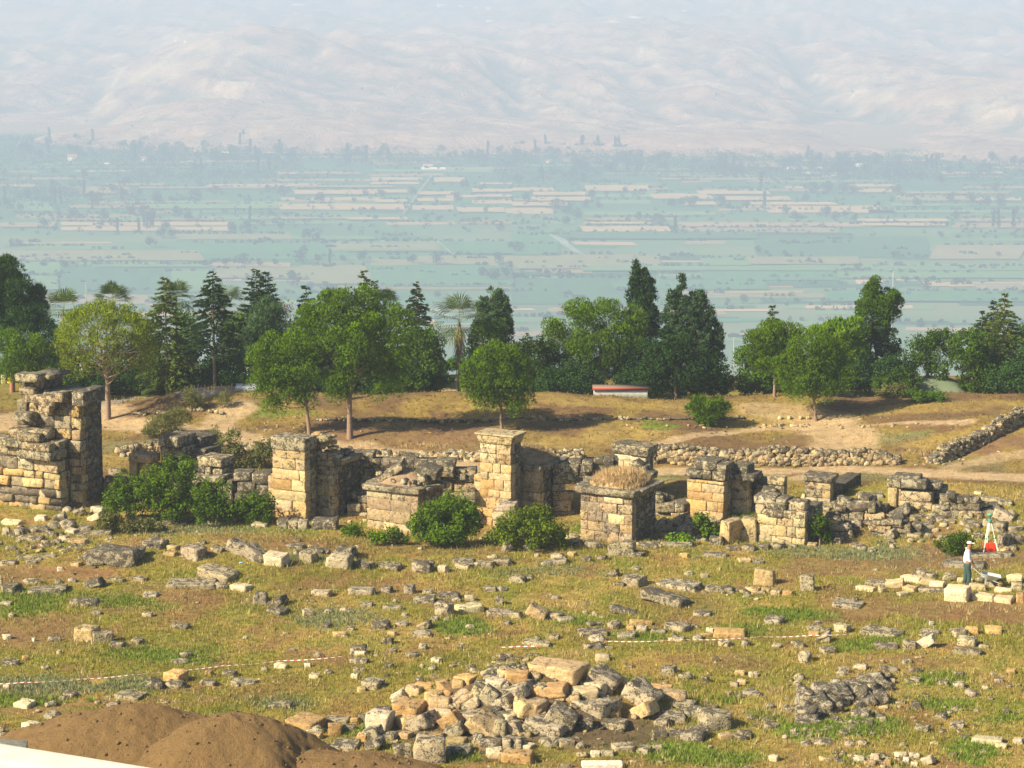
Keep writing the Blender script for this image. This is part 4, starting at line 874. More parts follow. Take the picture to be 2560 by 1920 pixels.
def leaves(C, Rr, nper, sz, col, rs, shell=0.55, var=0.2, out=0.8):
    N = len(C); n = N * nper; d = sph(rs, n); r = rs.uniform(shell, 1.05, n)
    P_ = np.repeat(C, nper, 0) + d * (np.repeat(Rr, nper) * r)[:, None]
    nn = unit(d * out + rs.normal(size=(n, 3)) * 0.6 + np.array([0, 0, .3])); a = unit(np.cross(nn, rs.normal(size=(n, 3)))); b = np.cross(nn, a); s_ = (sz * rs.uniform(.6, 1.3, n))[:, None]
    v = np.stack([P_ - a * s_, P_ + b * s_ * .55, P_ + a * s_, P_ - b * s_ * .55], 1)     # two triangles as a lens
    v3 = np.stack([v[:, 0], v[:, 1], v[:, 2], v[:, 0], v[:, 2], v[:, 3]], 1).reshape(-1, 3)
    pc = np.repeat(col * rs.uniform(1 - var, 1 + var, (N, 1)), nper, 0) * rs.uniform(.75, 1.25, (n, 1))
    return v3, np.repeat(pc, 2, 0)
def leafmesh(name, parts, root, loc):
    v = np.vstack([p[0] for p in parts]) - np.asarray(loc, float); c = np.vstack([p[1] for p in parts])
    return mk(name, v, np.arange(len(v)).reshape(-1, 3), M_LEAF, root, np.hstack([c, np.ones((len(c), 1))]))
def limb(mb, pts, radii, col=(0.2, 0.15, 0.11), k=7):
    pts = np.asarray(pts, float); vs = []; fs = []
    for i, p in enumerate(pts):
        d = pts[min(i + 1, len(pts) - 1)] - pts[max(i - 1, 0)]; d = d / (np.linalg.norm(d) + 1e-9); a = np.cross(d, [0.3, 1, 0.1]); a /= np.linalg.norm(a) + 1e-9; b = np.cross(d, a)
        for j in range(k): t = 2 * math.pi * j / k; vs.append(p + (a * math.cos(t) + b * math.sin(t)) * radii[i])
    for i in range(len(pts) - 1):
        for j in range(k): fs.append((i * k + j, i * k + (j + 1) % k, (i + 1) * k + (j + 1) % k, (i + 1) * k + j))
    mb.add(vs, fs, np.array([*col, 1.0]))
def lobepuffs(lobes, Y, s, rs, pr, dens=1.0, inner=0.25, zmin=-0.8, depth=0.85, sc=1.14):
    """puff centres spread over the surface of each ellipsoid lobe (photo px: cx, cy, rx, ry)"""
    C = []; Rr = []
    for l in lobes:
        cx, cy, rx, ry = l[:4]; dy = l[4] if len(l) > 4 else rs.uniform(-.3, .3)
        c = at(cx, cy, Y + dy); a, b, d_ = rx * s, ry * s, rx * s * depth
        n = max(5, int(dens * 1.7 * (a * b + a * d_ + b * d_) / (pr * pr))); q = sph(rs, n); q = q[q[:, 2] > zmin]
        rr = np.where(rs.rand(len(q)) < inner, rs.uniform(.3, .7, len(q)), rs.uniform(.72, 1.12, len(q)))
        C.append(c + q * rr[:, None] * np.array([max(a * sc - pr * .3, .1), max(d_ * sc - pr * .3, .1), max(b * sc - pr * .3, .1)])); Rr.append(pr * rs.uniform(.7, 1.3, len(q)))
    return np.vstack(C), np.concatenate(Rr)
PINE = np.array([0.102, 0.188, 0.006]); PIN2 = np.array([0.074, 0.145, 0.008]); PDK = np.array([0.030, 0.068, 0.016]); CED = np.array([0.052, 0.098, 0.036]); SPR = np.array([0.088, 0.125, 0.020])
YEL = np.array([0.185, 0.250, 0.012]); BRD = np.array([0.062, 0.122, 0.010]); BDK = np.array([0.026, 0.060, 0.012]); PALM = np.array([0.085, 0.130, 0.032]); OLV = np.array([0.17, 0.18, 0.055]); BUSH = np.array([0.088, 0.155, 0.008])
TREES_G = "trees of the park behind the ruins"
BK = (0.24, 0.17, 0.12)
def base_of(px, by=None, Y=None):
    if by is not None: return G(px, by)
    p = at(px, 960, Y); return np.array([p[0], Y, float(hgt(p[0], Y))])
def trunk_to(root, base, tops, r0, rs, col=BK, name="trunk", wob=0.08):
    mb = MB(); top0 = tops[0]
    n = 6; pts = [base * 0 + (top0 - base) * t + np.array([math.sin(t * 5 + base[0]) * wob * t, 0, 0]) for t in np.linspace(0, 1, n)]; pts[0] = pts[0] - np.array([0, 0, .15])
    limb(mb, pts, [r0 * (1.25 if i == 0 else 1) * (1 - .55 * i / (n - 1)) for i in range(n)], col)
    for tp in tops[1:]:
        q = tp - base; k = rs.uniform(.45, .8); st = pts[min(n - 1, int(k * (n - 1)))]; mid = (st + q) / 2 + np.array([0, 0, -.12])
        limb(mb, [st, mid, q], [r0 * .42, r0 * .28, r0 * .1], col, 5)
    return mb.build(name, M_BARK, root)
def pine(label, px, lobes, by=None, Y=None, col=PINE, seed=1, pr=.40, tw=9, name="pine_tree", kind='needle', nper=200, dens=1.0, ln=.125, group=TREES_G, cat="tree", inner=.25, trunk=True, tcol=BK, wd=.022, sz=.075, zmin=-.8, tdx=0, crown="crown"):
    rs = np.random.RandomState(seed); b = base_of(px, by, Y); s = mpp(b[1]); root = empty(name, b, 0); tag(root, label, cat, group)
    C, Rr = lobepuffs(lobes, b[1], s, rs, pr, dens, inner, zmin, sc=1.03 if kind == 'needle' else 1.14)
    C[:, 2] = np.maximum(C[:, 2], b[2] + Rr * .5)
    if kind == 'needle': part = needles(C, Rr, nper, ln, wd, col, rs)
    else: part = leaves(C, Rr, nper, sz, col, rs)
    leafmesh(crown, [part], root, b)
    if trunk:
        tops = [at(l[0] + (tdx if i == 0 else 0), l[1], b[1] + (l[4] if len(l) > 4 else 0)) for i, l in enumerate(lobes)]
        trunk_to(root, b, [tops[0]] + tops[1:], tw * s / 2, rs, tcol)
        o = COL.objects.get  # noqa
    return root
def conifer(label, px, ty, hw, by=None, Y=None, col=SPR, seed=1, low=.12, droop=.25, gap=.32, nb=9, name="spruce_tree", tips=None, tw=8, fill=1.0, pw=.85, flat=.35, ln=.2, trunk_vis=0.0):
    rs = np.random.RandomState(seed); b = base_of(px, by, Y); s = mpp(b[1]); root = empty(name, b, 0); tag(root, label, "tree", TREES_G)
    Vs = []; Cs = []; mb = MB()
    for (tx, ty_, hw_, lw_) in (tips or [(px, ty, hw, low)]):
        top = at(tx, ty_, b[1]); H = top[2] - b[2]; ax = np.array([top[0], b[1] + rs.uniform(-.2, .2), b[2]]); n = int(H * (1 - lw_) / gap)
        limb(mb, [ax - b, ax - b + [0, 0, H * .5], ax - b + [0, 0, H * .97]], [tw * s / 2, tw * s / 3, .02], BK)
        for i in range(n):
            u = (i + .5) / n; z = b[2] + H * (1 - (1 - lw_) * u); rad = 1.32 * hw_ * s * (u ** pw) * (.93 if u > .85 else 1) * rs.uniform(.82, 1.08); k = nb if u > .2 else 6
            a0 = rs.uniform(0, 6.28)
            for j in range(k):
                a = a0 + 6.283 * j / k + rs.uniform(-.3, .3); Lb = rad * rs.uniform(.72, 1.12); m = max(4, int(Lb / .036 * fill)); t = rs.uniform(.12 if u > .3 else 0, 1, m) ** .75
                dz = rs.uniform(-.12, .12); dirv = np.array([math.cos(a), math.sin(a), 0])
                Pp = ax + dirv * (t * Lb)[:, None]; Pp[:, 2] = z + dz - droop * Lb * t ** 1.4 + .10 * t * Lb * (u < .5)
                sidev = np.array([-math.sin(a), math.cos(a), 0]); sp = rs.uniform(-1, 1, m) * (.09 + .20 * Lb * (1 - np.abs(t - .5))) * .6; Pp = Pp + sidev * sp[:, None]
                for rep in range(4):
                    dr = unit(dirv * .9 + sidev * np.sign(sp)[:, None] * rs.uniform(.2, 1.0, (m, 1)) + np.stack([0 * t, 0 * t, rs.uniform(-.6, .35, m)], 1) + rs.normal(size=(m, 3)) * .25)
                    L = ln * rs.uniform(.5, 1.1, m); sd = unit(np.cross(dr, rs.normal(size=(m, 3)))) * .036
                    Vs.append(np.stack([Pp - sd, Pp + sd, Pp + dr * L[:, None]], 1).reshape(-1, 3)); Cs.append(np.tile(col, (m, 1)) * rs.uniform(.7, 1.3, (m, 1)) * rs.uniform(.85, 1.15))
    leafmesh("crown", [(np.vstack(Vs), np.vstack(Cs))], root, b); mb.build("trunk", M_BARK, root); return root
def cypress(label, px, tips, by=None, Y=None, col=CED, seed=1, name="cypress_tree", tw=10, base_y=900, pr=.2, pw=.6, nper=60):
    """upright flame-like tufts filling several cones (tip px, tip py, half width px, bottom py)"""
    rs = np.random.RandomState(seed); b = base_of(px, by, Y); s = mpp(b[1]); root = empty(name, b, 0); tag(root, label, "tree", TREES_G); C = []; mb = MB()
    for (tx, ty, hw, lo) in tips:
        T = at(tx, ty, b[1]); Bt = at(tx, lo, b[1]); H = T[2] - Bt[2]; n = int(38 * H * (hw * s) / .5 / 2 * (.2 / pr) ** 2)
        u = rs.uniform(0, 1, n) ** .7; a = rs.uniform(0, 6.283, n); r = hw * s * np.minimum(u ** pw, 1) * rs.uniform(.7, 1.02, n) * (1 - .25 * sst(.85, 1, u)) * (1 + .14 * np.sin(a * 5 + u * 9))
        C.append(np.stack([T[0] + np.cos(a) * r, T[1] + np.sin(a) * r * .9, T[2] - u * H], 1)); limb(mb, [np.array([T[0], b[1], b[2] - .1]) - b, T - b - [0, 0, .3]], [tw * s / 2, .03], BK)
    C = np.vstack(C); Rr = pr * rs.uniform(.7, 1.3, len(C)); v, c = needles(C, Rr, nper, .17, .03, col, rs, up=1.6, shell=.3)
    leafmesh("crown", [(v, c)], root, b); mb.build("trunk", M_BARK, root); return root
def palm(label, px, py, rpx, by=None, Y=None, seed=1, trunk_r=7, skirt=True, col=PALM, n=30):
    rs = np.random.RandomState(seed); b = base_of(px, by, Y); s = mpp(b[1]); root = empty("fan_palm", b, 0); tag(root, label, "palm tree", TREES_G); top = at(px, py, b[1]); R0 = rpx * s * 1.5
    Vs = []; Cs = []
    for i in range(n):
        a = rs.uniform(0, 6.283); el = R(rs.uniform(-35, 85)); d = np.array([math.cos(a) * math.cos(el), math.sin(a) * math.cos(el), math.sin(el)]); pl = R0 * .42; hub = top + d * pl
        w = np.cross(d, [0, 0, 1.0]); w /= np.linalg.norm(w) + 1e-6; u2 = np.cross(w, d)
        for k in range(15):
            f_ = R(-78 + 156 * k / 14); q = d * math.cos(f_) + w * math.sin(f_); L = R0 * .62 * (.75 + .25 * math.cos(f_)) * rs.uniform(.9, 1.1); sd = np.cross(q, u2) * .022
            mid = hub + q * L * .62; tip = hub + q * L + np.array([0, 0, -L * .22])
            Vs.append(np.array([hub, mid - sd, mid + sd, mid - sd, tip, mid + sd])); c = col * rs.uniform(.75, 1.25); Cs.append(np.array([c, c]))
        sd = w * .015; Vs.append(np.array([top - sd, top + sd, hub])); Cs.append(np.array([[.2, .22, .08]]))
    leafmesh("fronds", [(np.vstack(Vs), np.vstack(Cs))], root, b)
    mb = MB(); limb(mb, [[0, 0, -.1], (top - b) * .5, top - b], [trunk_r * s / 2 * 1.1, trunk_r * s / 2, trunk_r * s / 2], (.2, .16, .12)); mb.build("trunk", M_BARK, root)
    if skirt:
        m = 160; a = rs.uniform(0, 6.283, m); z = rs.uniform(0, 1, m); st = top - np.array([0, 0, 1]) * (z * R0 * .7)[:, None]; o_ = np.stack([np.cos(a), np.sin(a), 0 * a], 1); L = R0 * rs.uniform(.3, .65, m)
        tip = st + o_ * (L * .42)[:, None] - np.array([0, 0, 1]) * L[:, None]; sd = np.cross(o_, [0, 0, 1.0]) * .05; v = np.stack([st - sd, st + sd, tip], 1).reshape(-1, 3)
        leafmesh("dead_fronds", [(v, np.tile([.38, .27, .16], (m, 1)) * rs.uniform(.7, 1.3, (m, 1)))], root, b)
    return root

# front row on the slope
# the lone open pine: thin umbrella on bare radiating branches
rs = np.random.RandomState(7); b = G(270, 1048); s = mpp(b[1]); root = empty("pine_tree", b); tag(root, "wide open yellow-green pine with bare branches showing inside its round crown", "tree", TREES_G)
cc = at(262, 868, b[1]); a_, c_z = 130 * s, 112 * s; q = sph(rs, 760); q = q[q[:, 2] > -.55]
C = cc + q * np.array([a_, a_ * .9, c_z]) * rs.uniform(.80, 1.0, (len(q), 1)) ; C[:, 2] -= .0; Rr = .25 * rs.uniform(.7, 1.3, len(C))
keep = (q[:, 2] > 0.0) | (rs.rand(len(q)) < .5)
C, Rr, q = C[keep], Rr[keep], q[keep]
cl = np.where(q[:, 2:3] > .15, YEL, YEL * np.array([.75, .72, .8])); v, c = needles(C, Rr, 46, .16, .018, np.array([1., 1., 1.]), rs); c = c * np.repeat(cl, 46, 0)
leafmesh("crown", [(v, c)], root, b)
mb = MB(); T = at(266, 850, b[1]) - b; limb(mb, [[0, 0, -.15], [0.02, 0, T[2] * .35], T * .7, T], [.16, .13, .09, .03], (.26, .19, .14))
for i in range(60):
    k = rs.randint(len(C)); e_ = C[k] - b; st = T * rs.uniform(.42, .9); limb(mb, [st, (st + e_) / 2 + [0, 0, -.1], e_], [.035, .022, .008], (.27, .2, .15), 4)
mb.build("trunk", M_BARK, root)

pine("smaller pine with a slim tilted trunk, overlapping the big lobed pine", 775, [(735, 905, 70, 55), (680, 895, 52, 50), (700, 960, 58, 50), (660, 940, 34, 50), (745, 985, 40, 32), (790, 920, 48, 40), (650, 890, 24, 30), (720, 860, 50, 24), (690, 1010, 26, 18)], by=1092, col=PINE * .92, seed=21, tw=11, tdx=20)
pine("biggest lobed Aleppo pine, dark inside, standing on the bare slope", 875, [(870, 850, 95, 70), (800, 800, 60, 40), (860, 762, 48, 30), (930, 800, 60, 50), (985, 860, 45, 60), (900, 900, 80, 50), (960, 930, 55, 40), (780, 860, 60, 45), (850, 975, 36, 40), (970, 970, 40, 22), (760, 800, 40, 34), (1005, 800, 34, 40), (820, 745, 24, 16), (915, 740, 28, 18), (840, 940, 40, 30)], by=1096, col=PINE, seed=22, tw=15, pr=.42)
pine("round pale-stemmed pine alone on the slope, behind the tallest pier tomb", 1255, [(1243, 925, 75, 55), (1200, 950, 46, 42), (1290, 945, 44, 46), (1243, 890, 60, 28), (1180, 985, 22, 22), (1230, 1000, 50, 32), (1300, 1000, 36, 22), (1262, 960, 50, 40), (1180, 925, 28, 26), (1292, 1020, 24, 16)], by=1078, col=PINE * .9, seed=23, tw=9)
pine("bushy low-crowned pine on the slope with a bare dark stem, above the earth path", 2040, [(2030, 915, 82, 62), (1975, 940, 40, 56), (2085, 935, 42, 56), (2030, 870, 60, 30), (2010, 970, 60, 26), (2070, 975, 40, 20), (2100, 895, 26, 32)], by=1052, col=PINE * .86, seed=24, tw=9)
# crest row
pine("tall flat-topped pine with a clean reddish stem beside the red-edged shed", 1502, [(1500, 850, 75, 55), (1440, 800, 40, 44), (1490, 778, 54, 34), (1560, 820, 52, 48), (1400, 850, 34, 44), (1450, 890, 50, 34), (1540, 880, 52, 34), (1590, 850, 34, 40), (1470, 920, 40, 20), (1380, 830, 20, 26), (1530, 915, 40, 18)], by=988, col=PINE * .98, seed=25, tw=12, tcol=(.32, .19, .13))
pine("rounded pine on the crest between the shed and the low-crowned pine", 1936, [(1935, 855, 62, 45), (1890, 875, 32, 40), (1985, 850, 34, 36), (1935, 828, 48, 22), (1925, 905, 48, 30), (1968, 890, 36, 34), (1895, 905, 22, 28)], by=992, col=PINE * .85, seed=26, tw=8)
pine("pale tufted pine rising behind the low-crowned pine", 2090, [(2085, 845, 55, 32), (2130, 850, 40, 40), (2060, 830, 30, 22), (2110, 890, 50, 40), (2140, 900, 40, 40)], Y=138, col=PINE * 1.15, seed=27, ln=.24, wd=.035)
pine("low bright pine beside the tallest ruin at the picture's edge", 60, [(60, 890, 62, 40), (20, 870, 40, 34), (100, 930, 42, 32), (130, 970, 34, 26), (30, 930, 50, 30), (90, 865, 34, 26)], Y=132, col=PINE * 1.0, seed=28, tw=9)
pine("tall dark pine at the picture's edge with an uneven open crown", 30, [(30, 760, 50, 50), (20, 690, 34, 40), (70, 790, 50, 34), (10, 650, 20, 22), (45, 715, 30, 24), (80, 740, 24, 20), (100, 770, 20, 14), (30, 820, 90, 30), (-20, 760, 60, 80)], Y=137, col=PDK * 1.5, seed=29, tw=13, ln=.22, tcol=(.3, .15, .1))
conifer("brownish-green spruce with a ragged tip, beside the open yellow-green pine", 412, 690, 74, Y=136, col=SPR * 1.25, seed=31, low=.10, pw=.7, gap=.26)
conifer("dark fir on a bare reddish stem left of the biggest pine", 530, 680, 68, by=966, col=np.array([.05, .088, .032]), seed=32, low=.33, pw=.62, gap=.25)
conifer("broad dark cedar with layered branches above the grey-green tree", 650, 670, 80, Y=141, col=CED * .9, seed=33, low=.1, droop=-.05, gap=.3, pw=.62, name="cedar_tree", tips=[(640, 672, 70, .1), (665, 678, 64, .1)])
conifer("small layered cedar tip between the broad cedar and the biggest pine", 765, 712, 44, Y=142, col=CED * .85, seed=34, droop=-.02, gap=.34, name="cedar_tree", pw=.6)
conifer("slim conifer poking above the biggest pine", 912, 674, 42, Y=142, col=SPR * .95, seed=35, droop=.0, gap=.3, tips=[(910, 674, 34, .1), (935, 702, 24, .3)], pw=.55)
conifer("dense narrow-tipped spruce just behind the biggest pine's shaded side", 1040, 705, 58, Y=141, col=CED * .85, seed=36, low=.1, gap=.22, pw=.75)
conifer("feathery tip of a young spruce above the rounded crest pine", 1932, 764, 38, Y=142, col=CED * .95, seed=37, gap=.3, pw=.7)
conifer("two-headed conifer on a bare stem, the lower half a layered spruce", 2178, 790, 66, by=984, col=CED * .95, seed=38, low=.32, gap=.3, pw=.5)
pine("bulbous green tree head rising above the two-headed conifer's branches", 2200, [(2180, 770, 40, 44), (2215, 770, 34, 46), (2185, 730, 18, 30), (2240, 745, 16, 20), (2200, 830, 36, 40)], Y=140, col=PIN2 * 1.05, seed=39, pr=.26)
conifer("tall bright spruce at the picture's right end", 2512, 732, 86, Y=139, col=SPR * 1.15, seed=40, low=.06, gap=.26, pw=.75)
conifer("faint narrow spruce tips just beside the tall bright spruce", 2478, 752, 56, Y=142, col=CED * .9, seed=41, tips=[(2484, 748, 50, .1), (2456, 775, 46, .1)], gap=.3, pw=.8)
cypress("dark many-tipped cypress spire behind the flat-topped pine", 1600, [(1590, 655, 26, 830), (1612, 668, 28, 840), (1628, 690, 24, 840), (1600, 690, 44, 900)], Y=141, col=PDK * 1.15, seed=42)
cypress("broad grey-green cypress with feathery tips beside the dark spire", 1725, [(1704, 690, 30, 880), (1750, 722, 34, 880), (1680, 725, 34, 880), (1775, 770, 34, 900), (1725, 730, 70, 910), (1795, 800, 22, 900)], Y=140, col=CED * 1.05, seed=43)
cypress("grey-green cypress leaning in the wind behind the palm", 1245, [(1245, 712, 22, 830), (1225, 725, 24, 830), (1205, 740, 24, 830), (1262, 745, 24, 830), (1240, 750, 46, 840)], Y=142, col=CED * 1.2, seed=44)
palm("fan palm with a skirt of dead brown fronds, beside the round mulberry", 1148, 808, 60, Y=137, seed=51, trunk_r=8)
palm("palm crown showing between the dark edge pine and the open pine", 158, 782, 50, Y=142, seed=52, skirt=False)
palm("palm crown rising just above the open yellow-green pine", 284, 756, 42, Y=143, seed=53, skirt=False)
palm("palm fronds beside the dark fir's top", 560, 765, 48, Y=142, seed=54, skirt=False, col=PALM * .85)
palm("palm fronds behind the brownish-green spruce", 440, 748, 40, Y=142, seed=55, skirt=False, col=PALM * .8)
palm("palm crown just behind the biggest pine's top", 962, 765, 36, Y=142, seed=56, skirt=False)
palm("short palm fronds half hidden beside the flat-topped pine", 1592, 808, 34, Y=139, seed=57, skirt=False)
def broad(label, px, lobes, Y=None, by=None, col=BRD, seed=1, name="leafy_tree", sz=.07, pr=.34, nper=80, **kw):
    return pine(label, px, lobes, by=by, Y=Y, col=col, seed=seed, pr=pr, name=name, kind='leaf', nper=nper, sz=sz, **kw)
broad("upright leafy tree behind the biggest pine's shaded side", 1050, [(1055, 880, 52, 55), (1030, 930, 44, 40), (1085, 860, 26, 40), (1075, 920, 34, 40)], Y=136, col=BRD * 1.0, seed=61)
broad("round leafy mulberry between the palm and the lone round pine", 1225, [(1225, 850, 52, 44), (1195, 885, 34, 36), (1262, 870, 34, 40), (1210, 830, 30, 24)], Y=138, col=BRD * .95, seed=62)
broad("dense dark leafy tree right of the lone round pine", 1350, [(1345, 905, 56, 58), (1310, 870, 26, 26), (1390, 930, 46, 40), (1300, 930, 30, 40), (1370, 870, 34, 24), (1430, 945, 40, 28)], Y=137.5, col=BRD * .6, seed=63)
broad("large dark round leafy tree standing before the broad grey-green cypress", 1690, [(1690, 905, 70, 58), (1630, 900, 50, 50), (1755, 930, 54, 48), (1680, 860, 50, 26), (1620, 950, 40, 30), (1740, 960, 50, 26), (1785, 945, 26, 36)], Y=134, col=BDK * 1.0, seed=64)
broad("pale leafy bush-like tree at the crest's gap", 1860, [(1870, 905, 36, 30), (1890, 935, 40, 34), (1850, 880, 22, 16), (1905, 960, 34, 26)], Y=136, col=BRD * 1.35, seed=65)
broad("leafy tree with upright shoots beside the netted green bank", 2330, [(2310, 880, 38, 40), (2350, 870, 44, 44), (2330, 850, 18, 26), (2300, 900, 30, 30), (2345, 925, 28, 24), (2368, 848, 12, 24)], Y=138, col=BRD * .85, seed=66)
broad("spreading leafy tree between the netted bank and the tall bright spruce", 2430, [(2430, 870, 56, 40), (2400, 900, 40, 40), (2460, 920, 44, 44), (2425, 840, 34, 18)], Y=137, col=BRD * .95, seed=67)
broad("dark leafy mass under the two-headed conifer", 2150, [(2130, 930, 44, 34), (2230, 930, 44, 34), (2260, 910, 26, 24), (2190, 950, 40, 24), (2120, 960, 30, 20)], Y=137, col=BDK * 1.3, seed=68)
broad("low dark leafy tree at the right end of the park", 2530, [(2540, 940, 40, 34), (2500, 950, 34, 28), (2560, 910, 30, 40)], Y=134, col=BDK * 1.6, seed=69)
broad("bright green leafy tree glimpsed between spruce and dark fir", 475, [(470, 800, 34, 34), (478, 840, 30, 40)], Y=141, col=BRD * 1.6, seed=70)
broad("bright green leafy tree between the dark fir and the broad cedar", 600, [(595, 805, 34, 30), (585, 840, 36, 34)], Y=141, col=BRD * 1.6, seed=71)
pine("grey-green feathery pine left of the biggest pine", 662, [(650, 850, 44, 54), (670, 790, 34, 44), (635, 900, 40, 40), (690, 850, 26, 40)], Y=138, col=CED * 1.35, seed=72, ln=.22)
broad("dead brown conifer between the feathery pine and the biggest pine", 712, [(708, 800, 24, 42), (716, 765, 16, 24)], Y=139, col=np.array([.20, .15, .11]), seed=73, nper=36, name="dead_tree", sz=.05)
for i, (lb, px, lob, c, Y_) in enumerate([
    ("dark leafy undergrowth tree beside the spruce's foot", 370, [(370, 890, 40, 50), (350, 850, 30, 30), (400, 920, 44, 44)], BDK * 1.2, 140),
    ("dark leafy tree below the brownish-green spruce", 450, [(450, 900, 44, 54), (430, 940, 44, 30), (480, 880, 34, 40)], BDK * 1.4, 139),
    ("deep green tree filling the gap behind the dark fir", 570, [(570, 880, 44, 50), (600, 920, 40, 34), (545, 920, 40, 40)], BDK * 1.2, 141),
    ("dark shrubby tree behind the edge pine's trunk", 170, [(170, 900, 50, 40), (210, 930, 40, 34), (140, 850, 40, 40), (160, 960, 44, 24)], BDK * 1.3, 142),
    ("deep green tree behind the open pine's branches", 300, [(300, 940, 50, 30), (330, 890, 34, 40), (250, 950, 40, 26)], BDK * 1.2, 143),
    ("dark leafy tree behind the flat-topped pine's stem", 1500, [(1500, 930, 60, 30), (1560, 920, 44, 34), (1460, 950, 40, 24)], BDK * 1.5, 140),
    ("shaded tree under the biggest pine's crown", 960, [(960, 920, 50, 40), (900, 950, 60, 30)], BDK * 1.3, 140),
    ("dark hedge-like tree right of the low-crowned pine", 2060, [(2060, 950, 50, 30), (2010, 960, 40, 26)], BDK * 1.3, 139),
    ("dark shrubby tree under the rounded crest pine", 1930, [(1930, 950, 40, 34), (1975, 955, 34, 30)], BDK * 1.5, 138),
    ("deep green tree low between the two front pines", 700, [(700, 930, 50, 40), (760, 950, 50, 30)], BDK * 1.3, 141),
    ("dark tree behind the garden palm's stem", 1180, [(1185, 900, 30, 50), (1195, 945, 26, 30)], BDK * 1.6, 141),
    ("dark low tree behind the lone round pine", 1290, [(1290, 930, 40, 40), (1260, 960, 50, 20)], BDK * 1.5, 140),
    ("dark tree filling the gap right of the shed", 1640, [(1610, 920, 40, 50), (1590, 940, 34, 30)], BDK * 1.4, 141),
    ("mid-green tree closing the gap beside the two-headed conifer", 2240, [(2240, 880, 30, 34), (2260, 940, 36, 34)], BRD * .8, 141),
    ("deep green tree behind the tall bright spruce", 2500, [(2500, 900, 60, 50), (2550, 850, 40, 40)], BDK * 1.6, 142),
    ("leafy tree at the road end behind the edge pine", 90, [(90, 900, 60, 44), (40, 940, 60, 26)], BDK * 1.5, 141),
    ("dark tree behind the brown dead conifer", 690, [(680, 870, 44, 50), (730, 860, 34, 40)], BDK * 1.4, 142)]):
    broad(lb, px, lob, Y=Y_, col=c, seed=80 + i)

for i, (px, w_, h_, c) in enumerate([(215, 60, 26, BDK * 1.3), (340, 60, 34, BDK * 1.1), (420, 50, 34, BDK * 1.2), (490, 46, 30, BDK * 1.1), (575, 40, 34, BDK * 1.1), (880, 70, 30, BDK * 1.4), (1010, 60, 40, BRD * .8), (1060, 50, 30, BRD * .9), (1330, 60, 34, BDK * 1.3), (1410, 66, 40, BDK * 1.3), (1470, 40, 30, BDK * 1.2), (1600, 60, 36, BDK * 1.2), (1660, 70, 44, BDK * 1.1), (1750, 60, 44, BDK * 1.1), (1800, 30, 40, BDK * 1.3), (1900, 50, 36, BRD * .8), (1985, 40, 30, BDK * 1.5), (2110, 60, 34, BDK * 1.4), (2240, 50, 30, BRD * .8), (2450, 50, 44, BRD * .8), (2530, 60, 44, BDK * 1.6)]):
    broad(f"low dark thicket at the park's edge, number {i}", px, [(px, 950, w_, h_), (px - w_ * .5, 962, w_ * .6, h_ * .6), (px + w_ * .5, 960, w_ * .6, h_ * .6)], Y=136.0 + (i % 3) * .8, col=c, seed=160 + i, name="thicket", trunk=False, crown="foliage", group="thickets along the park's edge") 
_near = [(215, "behind the open pine's stem"), (340, "beside the spruce's foot"), (420, "under the brownish-green spruce"), (490, "left of the dark fir's stem"), (575, "close to the dark fir's stem"), (880, "deep under the biggest pine"), (1010, "under the upright leafy tree"), (1060, "beside the lawn and the cream garden wall"), (1330, "just past the lone round pine"), (1410, "between the lone round pine and the shed"), (1470, "at the shed's near end"), (1600, "behind the shed's far end"), (1660, "under the large dark round tree"), (1750, "below the broad grey-green cypress"), (1800, "at the gap beside the grey-green cypress"), (1900, "behind the rounded crest pine"), (1985, "between the rounded pine and the low-crowned pine"), (2110, "behind the low-crowned pine"), (2240, "beside the netted bank"), (2450, "below the spreading leafy tree"), (2530, "below the tall bright spruce")]
for o_, (_, w_) in zip([o for o in COL.objects if o.name.startswith("thicket") and o.parent is None], _near): o_["label"] = "low dark green thicket " + w_
# shrubs
SH_G = "shrubs growing among the ruins"
def shrub(label, px, lobes, by, col=BUSH, seed=1, pr=.22, nper=60, sz=.055, name="leafy_bush", **kw):
    return pine(label, px, lobes, by=by, col=col, seed=seed, pr=pr, name=name, kind=kw.pop('kind', 'leaf'), nper=nper, sz=sz, group=SH_G, cat="bush", tw=5, inner=.35, crown="foliage", zmin=-1, **kw)
shrub("biggest spreading green bush, in front of the stone doorframes", 420, [(330, 1240, 56, 50), (400, 1215, 60, 50), (450, 1180, 46, 36), (300, 1260, 40, 36), (480, 1240, 40, 40), (420, 1270, 60, 30)], 1305, seed=101)
shrub("rounded bush lobe spreading against the stone doorframe with the pale lintel", 540, [(540, 1240, 40, 36), (510, 1260, 46, 40), (560, 1275, 34, 30)], 1312, seed=102, col=BUSH * .95)
shrub("dark green bush tucked against the slotted tomb's pier", 640, [(635, 1265, 40, 36), (660, 1270, 34, 34), (610, 1280, 30, 28)], 1312, seed=103, col=BUSH * .9)
shrub("perfectly round bright green bush before the grassy-roofed tomb", 1115, [(1110, 1300, 70, 54), (1070, 1310, 46, 44), (1160, 1300, 44, 44), (1130, 1270, 44, 34), (1110, 1330, 70, 24)], 1362, seed=104, col=BUSH * 1.1)
shrub("low wide yellowish bush below the tallest pier tomb", 1315, [(1310, 1320, 70, 42), (1260, 1335, 46, 30), (1370, 1330, 46, 34), (1330, 1295, 50, 28), (1395, 1350, 24, 18)], 1370, seed=105, col=BUSH * np.array([1.25, 1.02, 1.2]))
shrub("sparse tall yellow-green shrub behind the doorframe with the pale lintel", 570, [(565, 1120, 34, 40), (540, 1095, 22, 30), (590, 1105, 20, 34), (580, 1150, 40, 24)], 1168, seed=106, col=OLV * 1.05, nper=40)
